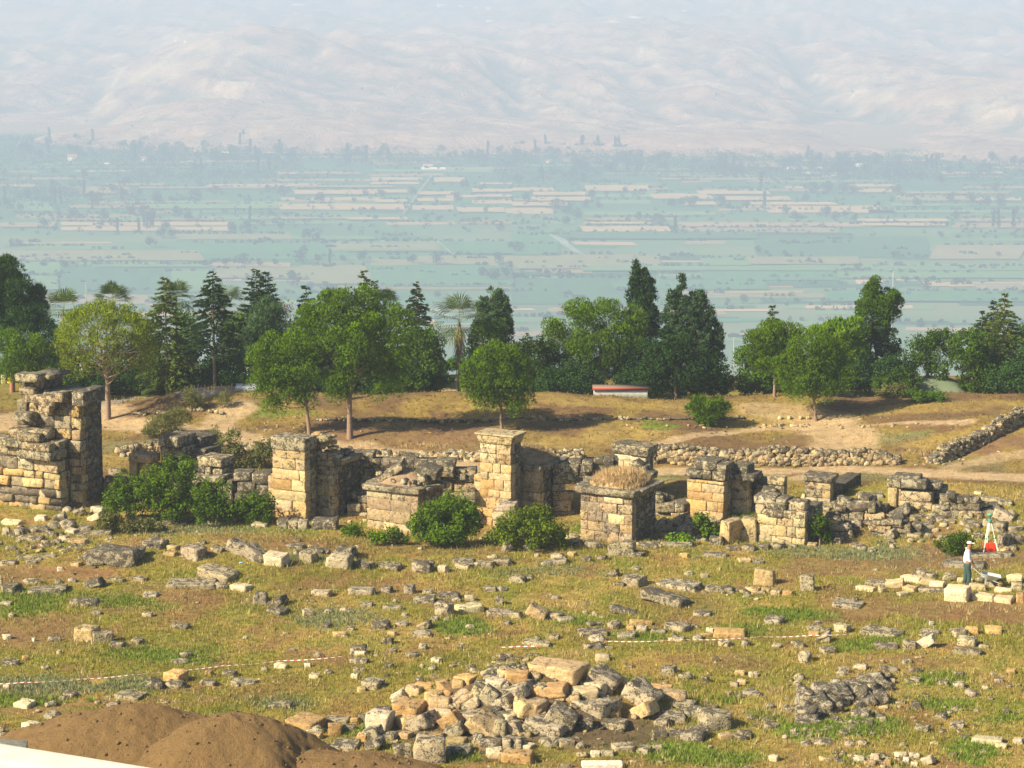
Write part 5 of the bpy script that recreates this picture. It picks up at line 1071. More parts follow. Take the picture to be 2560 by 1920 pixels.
shrub("grey-green low shrub behind the slotted tomb's pier", 665, [(660, 1130, 34, 26), (680, 1115, 22, 22), (640, 1150, 30, 18)], 1168, seed=107, col=OLV * .85)
shrub("spiky arching green shrub on the bare slope", 1765, [(1765, 1030, 30, 26), (1740, 1015, 20, 20), (1800, 1020, 24, 24), (1768, 1045, 26, 14)], 1060, seed=108, kind='needle', ln=.3, col=PINE * .8, nper=50, wd=.02, pr=.18)
shrub("dry feathery shrub beside the pale sandy track", 410, [(410, 1065, 46, 26), (440, 1045, 40, 20), (375, 1080, 26, 18)], 1092, seed=109, kind='needle', ln=.2, col=OLV * .9, nper=34, wd=.012, pr=.18)
shrub("low olive shrub on the crest left of the biggest pine", 478, [(478, 995, 22, 24), (490, 1010, 20, 16)], 1022, seed=110, kind='needle', ln=.2, col=OLV, nper=30, wd=.012, pr=.16)
shrub("second low olive shrub on the crest, close to the biggest pine", 560, [(560, 1000, 18, 16)], 1018, seed=111, kind='needle', ln=.2, col=OLV, nper=30, wd=.012, pr=.16)
shrub("small fresh bush between the slotted tomb and the grassy-roofed tomb", 885, [(880, 1325, 26, 20), (900, 1335, 24, 14)], 1346, seed=112, col=BUSH * 1.25)
shrub("small weedy bush at the foot of the grassy-roofed tomb", 985, [(980, 1335, 26, 18), (940, 1345, 24, 14), (1000, 1345, 20, 14)], 1362, seed=113, col=BUSH * 1.15)
shrub("low weedy bush in front of the stone kerb slabs", 300, [(285, 1305, 34, 22), (330, 1312, 34, 14), (260, 1315, 22, 16), (380, 1310, 30, 12)], 1332, seed=114, col=OLV * .7)
shrub("green plant sprawling over rubble beside the blocky tomb pier", 1770, [(1770, 1320, 22, 24), (1750, 1300, 18, 20), (1790, 1340, 22, 16)], 1352, seed=115, col=BUSH * 1.1, sz=.07)
shrub("low green plant on the flat slab before the rubble", 1690, [(1690, 1348, 26, 10), (1720, 1350, 18, 8)], 1360, seed=116, col=BUSH * 1.5)
shrub("dark vine-like bush covering the side of the low broken-topped tomb", 2050, [(2045, 1310, 20, 30), (2065, 1330, 20, 26)], 1362, seed=117, col=BUSH * .7)
shrub("low round shrub behind the barrier of dark rubble near the standing man", 2370, [(2375, 1365, 36, 20), (2400, 1350, 30, 20)], 1388, seed=118, col=BUSH * .7)
shrub("low grey-green shrub on the crest by the netted bank", 2240, [(2240, 975, 34, 18), (2210, 980, 22, 12)], 995, seed=119, col=OLV * .8)
shrub("green fringe of weeds on the crest beside the netted bank", 2330, [(2330, 990, 40, 10), (2290, 985, 26, 10)], 1002, seed=120, col=BRD * 1.3)
shrub("little bright bush under the rounded low-crowned pine", 2085, [(2085, 970, 18, 16)], 990, seed=121, col=BRD * 1.6)

# ------------------------------------------------------------------ loose stones of the field
CROPS = dict(A=(0, 1330, .3556), B=(640, 1340, .3495), C=(1200, 1340, .3497), D=(1840, 1340, .3497), E=(2060, 1080, .2713), L=(0, 880, .3255), H=(1600, 1030, .2712), I=(1100, 1030, .2712))
# x0 x1 y0 y1 type[tilt]: b grey block, d dark jagged, w pale, t tan, o orange, r rounded, f flat slab, c clean cut cream ; + / - tilt
SPEC = dict(
A="""570 1005 60 240 d;990 1185 25 120 d;1170 1265 82 130 t;1145 1250 130 170 t;1255 1455 72 195 b;1475 1590 90 140 d;1590 1760 45 160 b-;1690 1895 85 210 b-;1850 2020 120 240 w;0 110 190 235 f;105 410 170 190 f;180 260 205 228 f;400 440 245 275 w;490 575 210 240 t;0 20 290 375 r;0 140 340 430 d;180 460 355 440 f;145 290 320 365 r;380 435 320 360 r;470 545 315 355 r;585 730 312 395 d+;735 890 320 350 d;900 1045 310 345 d;1170 1505 320 395 f;1370 1690 238 340 b-;1500 1600 340 405 r;1615 1770 345 415 w;1780 1880 405 520 d;1865 2025 450 525 d+;1880 2025 515 580 d;490 690 450 520 d;1000 1110 420 460 f;1000 1075 565 595 f;0 85 487 520 f;525 690 630 770 t;640 790 680 780 b;1190 1330 635 680 d;10 78 715 755 w;225 250 750 770 w;330 430 740 770 d;760 880 765 810 d;915 1020 740 790 d;0 145 890 940 d;285 350 940 970 r;1265 1350 840 890 d;1195 1330 890 925 r;1150 1310 950 1060 o;1130 1310 1030 1100 d;1020 1160 1030 1105 d-;800 1020 1115 1180 f;750 840 1200 1235 f+;435 550 1110 1170 d;100 240 1170 1240 w;300 425 1235 1320 r;145 270 1315 1395 w;280 350 1325 1375 r;300 400 1195 1230 d;1560 1670 965 1015 d;1440 1500 965 1010 o;1605 1815 1035 1080 f;1390 1540 1035 1080 d;1885 2025 1190 1245 b;1925 2010 920 960 w;1830 1890 940 980 r;385 440 840 860 r;150 205 870 905 o;30 90 1400 1440 d;95 150 1410 1460 d;150 230 1400 1455 d;0 60 1440 1480 d;240 310 1390 1440 d;320 380 1370 1420 d;400 470 1150 1190 r;55 110 575 600 f;640 710 555 585 f;20 70 1060 1110 w""",
B="""215 350 52 90 f;260 310 95 130 r;300 440 95 190 b;350 520 72 120 d;475 540 80 130 r;560 720 55 160 d;500 690 108 230 w;690 850 165 235 d;860 1055 180 240 d;1105 1280 160 262 d;1300 1380 195 262 w;1405 1560 150 200 f;1430 1560 180 240 b;1560 1710 165 230 b;1650 1740 120 165 r;1700 1831 140 215 d;1760 1835 30 115 r;655 850 348 420 f;890 980 345 405 d;1058 1140 335 415 b;385 545 375 430 w;0 75 385 470 d;330 412 508 580 b;480 560 520 555 r;590 690 520 545 r;745 835 465 510 f;905 1050 508 528 f;975 1015 460 480 r;1190 1275 370 420 r;1120 1290 425 480 f+;1280 1460 390 450 d;1275 1410 455 570 b;1400 1480 440 470 r;1415 1640 462 550 w;1495 1560 412 465 w;1645 1831 510 580 b;1635 1720 350 390 r;1720 1800 358 395 r;1710 1775 425 495 d;470 545 620 660 d;640 705 648 680 f;545 640 690 720 t;820 960 595 670 d;990 1090 612 645 f;1140 1265 610 670 d+;1115 1260 665 725 b;1245 1320 570 610 r;1490 1580 625 665 r;1340 1390 580 610 r;900 985 712 775 d;940 1005 680 715 t;1040 1095 545 580 r;665 790 760 850 d;705 790 818 855 w;405 470 838 870 r;950 1010 795 840 d;1160 1225 765 810 b;1070 1170 835 870 b;1440 1480 775 810 d;655 820 880 910 f;1250 1330 870 910 w;920 985 910 945 d;1170 1215 915 945 r;1225 1300 932 968 r;1500 1570 928 965 d;150 230 910 950 w;345 400 910 940 w;690 775 950 975 f;680 740 975 1020 w;480 550 955 990 r;380 460 985 1020 w;750 915 1010 1100 b;720 785 1088 1120 t;85 270 1182 1235 b;215 490 1270 1390 o;345 490 1340 1415 r;270 355 1440 1480 w;370 560 1455 1530 r;530 740 1465 1530 f;340 480 1410 1450 t;510 610 1330 1430 o;615 715 1345 1405 b;670 735 1290 1350 o;730 795 1275 1330 d;790 990 1235 1400 w;490 670 1300 1345 f;770 900 1350 1470 b+;900 1010 1395 1465 b;720 800 1410 1470 o;775 920 1440 1535 d+;830 980 1220 1270 d;960 1080 1110 1180 w+;970 1215 1155 1300 o;1065 1200 1060 1140 t;1130 1280 1045 1100 o;1200 1330 1100 1200 t;1290 1440 1070 1135 o-;1280 1380 1030 1070 t+;1405 1500 1010 1080 t;1420 1590 985 1055 o;1370 1570 1130 1230 t+;1450 1610 1160 1240 w+;1240 1400 1140 1240 t;1535 1730 1060 1200 b-;1645 1810 1010 1110 w;1000 1150 1270 1370 t;1080 1290 1260 1390 b+;1270 1400 1230 1310 c;1300 1475 1260 1380 o+;1455 1680 1220 1330 b;1340 1510 1340 1440 b+;1510 1800 1290 1440 t-;1540 1640 1400 1490 r;1600 1770 1440 1510 b;1120 1350 1410 1625 b;970 1120 1480 1590 b;1350 1550 1495 1570 f;1330 1520 1440 1500 t;1645 1765 1510 1590 w;1765 1831 1440 1530 b;1240 1350 1400 1470 o;1020 1120 1400 1450 t""",
C="""345 770 865 1030 t;170 350 950 1060 o;130 230 940 1010 t;45 210 1010 1120 w;0 130 1060 1210 b-;150 385 1040 1170 b+;300 520 1030 1120 b;370 640 1050 1150 o+;420 640 1110 1160 t;640 850 1065 1175 c;740 930 1020 1130 w;770 1010 940 1110 b-;950 1060 1000 1080 t;650 1000 1130 1270 b;80 250 1130 1240 b+;235 440 1160 1320 t-;270 490 1150 1290 t;165 265 1255 1330 w;470 700 1200 1400 b-;340 660 1300 1430 b-;1030 1300 1035 1220 b-;1090 1270 1175 1310 t+;1200 1385 1065 1115 o;1260 1490 1095 1190 t-;1350 1560 1175 1240 b;855 1060 1290 1385 b;1240 1365 1300 1360 b;1280 1480 1250 1330 f;1460 1600 1230 1300 f+;1560 1800 1225 1390 b;820 1020 1230 1290 o;200 300 1310 1430 b+;100 200 1310 1440 b;290 440 1330 1420 b-;160 330 1420 1520 b;0 160 1440 1520 b;415 590 1425 1505 r;550 675 1440 1510 b;680 755 1470 1520 r;40 160 1510 1590 w;155 390 1520 1625 o;280 390 1485 1530 w;700 830 1290 1380 d;310 425 60 100 w;465 545 65 85 f;380 430 120 150 r;505 600 115 165 b;430 625 155 210 f+;625 690 105 145 t;720 800 145 185 d;820 915 135 170 d;915 1120 15 150 b;605 740 0 70 r;740 885 30 90 r-;1040 1190 95 150 d;1130 1290 20 90 d;1300 1530 45 80 f;1430 1500 115 155 o;1590 1775 100 155 f;1845 1940 150 190 t;1950 2030 160 200 b;1080 1150 215 245 r;900 1000 240 290 d+;1015 1190 255 360 b;950 1045 335 360 d;1255 1620 300 385 b;1600 1830 340 400 d;1120 1530 385 490 d-;925 1130 500 560 d-;210 335 265 335 b;335 400 278 310 r;25 115 350 400 d;115 205 360 395 r;110 170 430 490 b;510 580 435 455 f;40 330 515 580 b;330 490 480 600 t-;480 600 525 600 d;550 680 570 615 b;735 780 530 560 r;800 850 550 575 r;900 1020 590 665 r;1070 1240 595 640 o;1115 1200 620 690 b;1045 1110 640 670 o;1310 1515 600 680 b;1515 1570 640 660 r;755 870 610 645 d;690 910 645 720 b;765 905 690 755 r;730 900 750 810 d;980 1115 685 735 f+;1220 1330 672 700 f;1370 1470 715 755 f;1510 1600 705 745 r;1575 1670 705 725 o;1620 1690 650 690 w;1670 1910 645 730 o;1705 1800 740 790 b;1865 1935 735 790 d;380 445 710 745 r;485 575 705 740 b;290 520 745 785 f;155 230 605 640 d;1525 1665 525 575 f;1575 1635 270 300 b;1460 1540 250 280 r;820 935 830 895 w;1290 1410 920 995 b;1580 1640 1000 1050 d;1820 1900 965 995 t;1925 1990 970 1010 w;1840 1910 1030 1060 t;1790 1860 1040 1080 b;1760 1815 1100 1150 b;1880 2010 1115 1145 f;1230 1340 1380 1440 d;1340 1480 1390 1440 d;1460 1630 1370 1470 d;1700 1815 1400 1455 t;1800 1950 1390 1460 d;940 1110 1480 1540 b;1125 1235 1500 1565 b;1230 1310 1495 1535 b;790 860 1540 1580 w;860 960 1545 1575 f""",
D="""130 285 220 350 t;455 570 260 395 b;80 180 360 400 t;180 250 370 405 t;250 330 385 420 b;330 415 380 430 o;855 1010 350 395 c;915 1090 315 355 f;1060 1220 305 370 c+;1015 1075 350 405 b;1180 1350 265 330 c;1265 1450 240 300 b-;1315 1440 300 350 c-;1380 1500 310 380 c;1475 1595 250 325 r;1200 1310 340 400 t;1585 1700 300 330 c;1490 1700 330 470 c;1660 1800 322 390 c;1690 1870 392 465 c;1840 2000 412 480 c;2005 2059 395 480 o;1840 1990 370 405 c;1790 1920 320 365 b;1935 2059 260 340 c;1970 2059 310 390 b;1710 1800 275 330 r;1150 1250 402 430 w;1300 1500 355 405 b;830 880 430 465 r;690 930 455 520 f-;205 355 555 630 b;510 620 625 680 r;705 825 608 690 b;520 600 680 720 o;600 690 660 685 d;580 690 690 760 b+;875 1220 640 720 b;1310 1480 640 710 r;1310 1415 690 725 b;1380 1420 615 640 w;1530 1660 645 720 b;1640 1745 630 700 o;1780 1920 630 700 o;1290 1440 710 800 w+;1190 1290 725 810 b;995 1170 760 810 f;1580 1740 705 790 b;1560 1770 790 850 b;420 500 750 800 d;600 715 780 845 b;445 560 800 910 r;250 335 765 800 r;1735 1820 785 805 r;845 950 915 955 w+;740 820 935 980 d;1020 1160 930 970 d;710 790 975 1000 r;410 500 985 1030 r;410 470 1030 1075 r;1190 1260 890 915 f;1560 1640 980 1000 f;1820 1870 975 1005 r;1930 2010 955 985 o;1250 1330 1000 1050 b;1450 1530 1040 1070 b;1550 1640 1040 1090 b;1640 1740 1075 1150 r;1850 1920 1020 1050 f;460 560 1090 1240 b;550 650 1080 1180 d;640 780 1070 1170 d;760 890 1060 1150 d;880 1010 1010 1100 d;970 1060 1020 1070 d;1090 1150 1010 1055 d;830 970 1225 1300 b;430 560 1215 1320 d;350 430 1215 1260 d;700 800 1170 1210 f;380 440 1360 1430 r;540 700 1430 1500 r;460 540 1460 1500 f;770 860 1465 1510 r;870 945 1455 1500 d;1690 1940 1425 1490 w;1850 1950 1485 1520 w;1980 2059 1440 1490 w;1530 1640 1315 1380 b;1250 1330 1185 1240 d;1280 1400 1350 1400 d;1430 1520 1250 1310 d;190 320 1320 1380 d;0 120 1370 1450 d;840 930 1570 1620 w;960 1030 1540 1620 w;920 1000 1600 1650 t;1140 1240 1545 1590 w;1190 1250 1570 1630 w;1060 1110 1595 1640 t;1240 1320 1560 1590 w;1330 1420 1565 1640 w+;1250 1300 1615 1650 w;235 310 1560 1610 w;1910 1960 1230 1270 d;1760 1815 1070 1100 r""",
L="""0 170 1280 1330 w;0 95 1330 1400 r;100 215 1330 1400 d;200 340 1400 1460 d;215 370 1320 1390 d;260 360 1240 1300 w;350 470 1290 1360 r;400 510 1230 1310 d+;470 560 1175 1230 r;560 660 1190 1260 d+;450 600 1270 1360 r;690 815 1170 1240 w;660 800 1230 1300 w+;600 710 1310 1380 r;500 600 1340 1400 w;120 210 1400 1450 r;390 470 1430 1470 d;450 530 1400 1455 w;340 450 1370 1420 d;520 680 1420 1475 t;560 870 1370 1420 f+;865 1250 1320 1365 f+;1240 1450 1280 1330 f;1440 1660 1255 1310 f;960 1040 1235 1290 b;1040 1200 1245 1300 b;1930 2060 1295 1350 b;830 950 875 940 d;835 950 940 1000 w""",
H="""50 170 950 1080 b+;110 290 970 1110 b+;280 480 920 1070 b+;280 540 1020 1150 b+;0 140 1070 1160 r;150 300 835 950 w-;160 265 785 830 d;500 620 920 970 d;540 660 990 1060 d;180 290 1110 1160 o;640 780 1120 1230 d;690 775 1195 1230 w;215 500 1195 1225 f;800 930 1230 1280 d;940 1080 1210 1280 d;1080 1210 1200 1270 d;1210 1340 1185 1260 d;1370 1460 1210 1260 d;1540 1640 1205 1245 t;1500 1710 730 810 w;1480 1600 790 880 b;1340 1530 810 920 w-;1580 1790 845 915 b;1750 1950 805 885 b;1860 1990 900 970 t;1590 1740 915 970 t;1750 1850 930 1000 b+;1750 1920 990 1110 b+;1770 1850 980 1060 b;1910 2060 970 1070 b;1880 1980 1080 1170 r;1740 1860 1130 1220 d;1990 2190 850 980 b-;2070 2212 940 1000 t-;1700 1760 1060 1160 d;1600 1750 1000 1080 d""",
E="""320 560 530 630 b;600 830 665 800 d+;470 600 680 760 b;370 560 640 790 b-;540 690 790 890 d;690 1040 800 940 b;780 1000 750 800 b;750 920 905 970 b;555 680 895 990 b+;930 1020 920 980 r;1050 1150 930 1000 d;1130 1270 940 1000 f+;600 670 1020 1080 r;395 490 1050 1110 r;990 1140 650 730 b;1190 1270 570 650 d;1270 1420 590 660 b;1420 1770 600 670 b-;1120 1230 700 790 r;1250 1400 700 790 b;1290 1480 790 880 d;1420 1560 680 760 b;1560 1780 700 830 b-;1680 1790 700 790 r;1680 1843 840 920 b;1600 1720 920 1080 b;1700 1843 910 1030 b;1360 1470 920 990 b;1500 1700 810 930 d;1640 1780 1050 1100 b+;1470 1560 780 870 b;1100 1220 800 850 b;1290 1370 880 930 b;1100 1540 1160 1260 f;1360 1750 1095 1160 f;1390 1465 550 580 w""",
I="""1150 1300 1100 1180 r;1280 1380 1110 1150 r""")
COLS = dict(b=((.45, .39, .265), .55), d=((.35, .30, .20), .75), w=(WT, .15), t=(TN, .2), o=(OR, .1), r=((.42, .37, .26), .5), f=((.42, .37, .26), .55), c=((.66, .54, .36), -.1))
WORD = dict(b=["grey", "block"], d=["dark lichened", "stone"], w=["pale", "block"], t=["tan", "block"], o=["orange-stained", "block"], r=["rounded grey", "boulder"], f=["flat grey", "slab"], c=["freshly cut cream", "block"])
NAME = dict(b="stone_block", d="rough_stone", w="stone_block", t="stone_block", o="stone_block", r="boulder", f="stone_slab", c="stone_block")
LM = [("the tallest ruin", 130, 1290), ("the biggest bush", 380, 1310), ("the slotted tomb", 745, 1305), ("the round bright bush", 1115, 1362), ("the low yellowish bush", 1315, 1372), ("the straw-mounded tomb", 1530, 1352),
      ("the blocky tomb pier", 1790, 1320), ("the low broken-topped tomb", 1950, 1362), ("the long double lintel doorway", 2290, 1280), ("the standing man", 2417, 1500), ("the red canisters", 2475, 1385), ("the two upright stumps", 1960, 1470),
      ("the stained upright slab", 1788, 1826), ("the brown soil heaps", 480, 1840), ("the grooved orange block", 1020, 1795), ("the white carved slab", 2475, 1862), ("the dark jagged outcrop", 2070, 1770), ("the thick flat capstone", 1395, 1690),
      ("the lichen-crusted giant block", 280, 1410), ("the tilted slab trio", 560, 1450), ("the creamy cube-shaped block", 850, 1420), ("the orange-faced stub by the tape", 435, 1700), ("the broad white-topped block", 1170, 1530), ("the fluted drum fragment", 903, 1485),
      ("the long pitted grey beam", 1700, 1475), ("the smooth white boulder", 1530, 1570), ("the russet-topped block", 1830, 1595), ("the long dark block", 2200, 1592), ("the pale stone cluster", 2230, 1910)]
OVR = {("A", 0): "largest lichen-crusted grey block lying alone in the meadow", ("A", 8): "white-faced squarish boulder ending the row of grey blocks", ("B", 6): "creamy cube-shaped block with mottled top in the meadow row",
       ("A", 24): "grey slab tilted on top of two flatter ones", ("A", 34): "upright tan block with a grey block leaning against its side", ("A", 46): "orange-faced upright stub touching the barrier tape", ("B", 17): "fluted grey column fragment lying on its side in the grass",
       ("B", 33): "broad low block with a white sunlit face, in the middle of the meadow", ("C", 0): "thick flat honey-coloured capstone crowning the big rubble heap", ("C", 30): "big grey rectangular slab with dark stains standing upright at the rubble heap's end",
       ("D", 0): "tall upright tan stump with a dark side, the wider of a pair", ("D", 1): "tall upright narrow grey stump, the slimmer of a pair", ("D", 17): "biggest freshly cut cream cube, in front of the standing man",
       ("C", 20): "large smooth grey slab leaning down the shoulder of the rubble heap", ("B", 89): "white upright rough boulder at the low end of the rubble heap", ("C", 88): "long pitted grey beam lying in the meadow", ("C", 103): "smooth white rounded boulder between grey blocks"}
STONE_TAB = []
_used = {}; rsx = np.random.RandomState(77)
PILE = lambda px, py: (700 < px < 1800 and 1630 < py < 1915 and ((px - 1290) / 540) ** 2 + ((py - 1775) / 145) ** 2 < 1.15)
_mats = {}
def emit(crop, k, x0, x1, y0, y1, ty):
    ox, oy, sc_ = CROPS[crop]; px0, px1, py0, py1 = ox + x0 * sc_, ox + x1 * sc_, oy + y0 * sc_, oy + y1 * sc_
    T = ty[0]; tilt = {'+': -1, '-': 1}.get(ty[1:], 0); cx = (px0 + px1) / 2
    g = G(cx, min(py1, 2000)); s = mpp(g[1]); w = (px1 - px0) * s; hv = (py1 - py0) * s; pile = PILE(cx, (py0 + py1) / 2)
    sa = .26; dep = w * rsx.uniform(.6, .85) if T != 'f' else w * .55
    if T == 'f': dep = min(w * .8, hv / sa * .62); h = max(hv - dep * sa, .08)
    else:
        dep = min(dep, hv / sa * .45, 1.5); h = max((hv - dep * sa) / .97, .10)
    ang_ = 0
    if tilt: ang_ = tilt * rsx.uniform(.35, .6) if (T != 'f' and not (w > 2.4 * hv)) else tilt * .14; 
    if tilt and T != 'f' and w <= 2.4 * hv:    # a tilted block: thinner along its short side
        L_ = w * 1.0; h2 = max(hv * .55, .12); h = h2; w = L_; 
    rz = (rsx.uniform(-.62, -.12) if rsx.rand() < .8 else rsx.uniform(-.1, .5)) if T not in 'f' else rsx.uniform(-.35, .15)
    if crop == 'C' and k == 30: rz = -.12
    if crop in 'DE' and T == 'c': rz = -.35 + rsx.uniform(-.2, .2)
    w_ = w / (abs(math.cos(rz)) + .55 * abs(math.sin(rz))); col, age = COLS[T]
    zc = (hv * .5 - dep * sa * .5) if tilt else h / 2 - .07
    if pile: w *= 1.28; h *= 1.15; dep *= 1.15
    c = np.array([0, dep * .45, max(zc, .04)]); mb = MB(); n = 7 if w > .7 else 5
    rough, rnd = {'b': (.10, .13), 'd': (.20, .22), 'w': (.09, .14), 't': (.08, .12), 'o': (.08, .12), 'r': (.13, .55), 'f': (.07, .14), 'c': (.07, .13)}[T]
    stone(mb, c, (w_, dep, h + .08), (rsx.uniform(-.08, .08), ang_ + rsx.uniform(-.05, .05), rz), col, age + rsx.uniform(-.15, .15), rough, rnd, n, jit=.05 if T != 'r' else .1)
    bx = np.array([g[0], g[1], g[2]])
    o = mb.build(NAME[T], M_CLEAN if T == 'c' else M_STONE, None, loc=None, smooth=T == 'r'); o.location = tuple(bx)
    STONE_TAB.append((o, crop, k, T, cx, py1, w, hv, tilt, pile))
    if (crop, k) == ('B', 91):      # the block with weathered grooves
        pass
    return o
for crop, txt in SPEC.items():
    for k, e_ in enumerate(txt.split(";")):
        a = e_.split(); emit(crop, k, *map(float, a[:4]), a[4])
# labels: look first, then what each stone lies beside
def where(cx, py, k=0):
    g = G(cx, min(py, 1919)); ds = []
    for nm, lx, ly in LM:
        q = G(lx, ly); ds.append((math.hypot(q[0] - g[0], q[1] - g[1]), nm, q))
    ds.sort(key=lambda t: t[0]); d, nm, q = ds[k]; dx, dy = g[0] - q[0], g[1] - q[1]
    rel = ("beyond" if dy > 0 else "in front of") if abs(dy) > abs(dx) * 1.2 else "beside"
    return d, nm, rel, dx
NUM = ["right", "one metre", "two metres", "three metres", "four metres", "five metres", "six metres", "seven metres", "eight metres", "nine metres", "ten metres", "eleven metres", "twelve metres"]
seen = {}
for (o, crop, k, T, cx, py, w, hv, tilt, pile) in STONE_TAB:
    if (crop, k) in OVR: lab = OVR[(crop, k)]; seen[lab] = [o]; tag(o, lab, "stone", "stones lying in the meadow"); continue
    size = "large" if w * hv > .55 else ("small" if w * hv < .14 else ("long" if w > 3.2 * hv else ("squat" if w > 1.8 * hv else ("narrow" if hv > w * .9 else "middling"))))
    c_, s_ = WORD[T]; till = "tilted " if tilt else ""
    cands = []
    for kk in (0, 1, 2):
        d, nm, rel, dx = where(cx, py, kk); nn = NUM[min(12, int(round(d)))]
        if pile and kk == 0: cands.append(f"{till}{size} {c_} {s_} in the big rubble heap, {nn} {rel} {nm}".replace("right ", ""))
        cands.append(f"{till}{size} {c_} {s_} {nn} {rel} {nm}")
    d, nm, rel, dx = where(cx, py, 0); d2, nm2, rel2, _ = where(cx, py, 1)
    cands.append(f"{till}{size} {c_} {s_} {rel} {nm} towards {nm2}")
    lab = next((c for c in cands if c not in seen and len(c.split()) <= 16), cands[0]); seen.setdefault(lab, []).append(o)
    grp = "stones heaped in the big rubble pile" if pile else ("stones fallen around the tombs" if crop in "LHEI" else "stones lying in the meadow")
    tag(o, lab, "stone", grp)

# small rubble nobody could count
rs = np.random.RandomState(99); mb = MB()
def scatter(n, cx, cy, sx, sy, lo=.05, hi=.16, pal=(GY, GY, DK, CR, TN), up=0.0):
    for _ in range(n):
        px, py = rs.normal(cx, sx), rs.normal(cy, sy)
        if py > 1925 or py < 1000: continue
        g = G(px, py); sz = lo + (hi - lo) * rs.rand() ** 2
        stone(mb, g + [0, 0, sz * .15 + up * rs.rand()], (sz * rs.uniform(.8, 1.8), sz * rs.uniform(.8, 1.4), sz * rs.uniform(.5, .9)), tuple(rs.uniform(-.4, .4, 3)), pal[rs.randint(len(pal))], rs.uniform(.2, 1), .15, .3, 3, jit=.12)
for i in range(760):
    y = 1400 + 520 * rs.rand(); x = rs.uniform(-320, 2880)
    if rs.rand() > .35 + .65 * (x / 2560) * ((y - 1350) / 570): continue
    scatter(1, x, y, 4, 4, .04, .17)
for a in ((90, 110, 1360, 90, 22, .1, .26), (120, 1275, 1675, 30, 16, .14, .26), (60, 60, 1850, 50, 12, .1, .24), (110, 2080, 1780, 110, 40, .08, .24, (GY, DK, DK)), (60, 2150, 1320, 130, 34, .12, .34), (60, 2400, 1300, 120, 30, .12, .34), (60, 1740, 1330, 60, 24, .1, .3),
          (80, 1290, 1790, 230, 56, .12, .3, (GY, DK, TN)), (60, 2200, 1900, 80, 10, .06, .2), (50, 1720, 1330, 50, 22, .1, .3), (60, 1900, 1480, 60, 6, .06, .2), (70, 2300, 1730, 150, 60, .06, .2), (60, 2340, 1150, 34, 6, .08, .2, (CR, TN, CR)), (80, 2000, 1080, 300, 30, .04, .12, (CR, TN)), (90, 900, 1080, 300, 28, .03, .10, (CR, TN)), (40, 700, 1070, 60, 20, .05, .12, (CR, TN)), (40, 1950, 1066, 160, 3, .1, .2, (CR, TN))):
    scatter(a[0], a[1], a[2], a[3], a[4], a[5], a[6], *( [a[7]] if len(a) > 7 else []))
for i in range(260):     # stone litter round the foot of the ruins
    scatter(1, rs.uniform(250, 2080), rs.uniform(1300, 1372), 3, 3, .05, .2)
tag(mb.build("rubble", M_STONE), "small grey and tan stones littered over the meadow, around ruins and heaps", "rubble", kind="stuff")

rs = np.random.RandomState(512); mb = MB(); o0 = G(2060, 1775)
for i in range(54):
    t = rs.rand(); px = 2005 + 205 * t + rs.normal(0, 8); py = 1790 - 70 * t + rs.normal(0, 16); g = G(px, py); sz = rs.uniform(.18, .5)
    stone(mb, g - o0 + [0, 0, rs.uniform(-.05, .28) * (1 - .5 * t)], (sz * rs.uniform(1, 1.7), sz, sz * rs.uniform(.6, 1)), tuple(rs.uniform(-.5, .5, 3)), [(.40, .35, .25), (.30, .26, .19), (.22, .19, .14)][rs.randint(3)], .8, .2, .2, 5, jit=.1)
for (px, py, w, h) in ((2030, 1775, .8, .75), (2080, 1760, .9, .7), (2130, 1745, .8, .6), (2180, 1720, .7, .5)):
    g = G(px, py); stone(mb, g - o0 + [0, .3, h * .22], (w * 1.2, .8, h * .9), tuple(rs.uniform(-.15, .15, 3)), (.42, .37, .27), .7, .18, .18, 7, jit=.08)
o = mb.build("rock_outcrop", M_STONE); o.location = tuple(o0); tag(o, "dark jagged stepped outcrop of rotten stone in the meadow with dry straw around it", "outcrop")
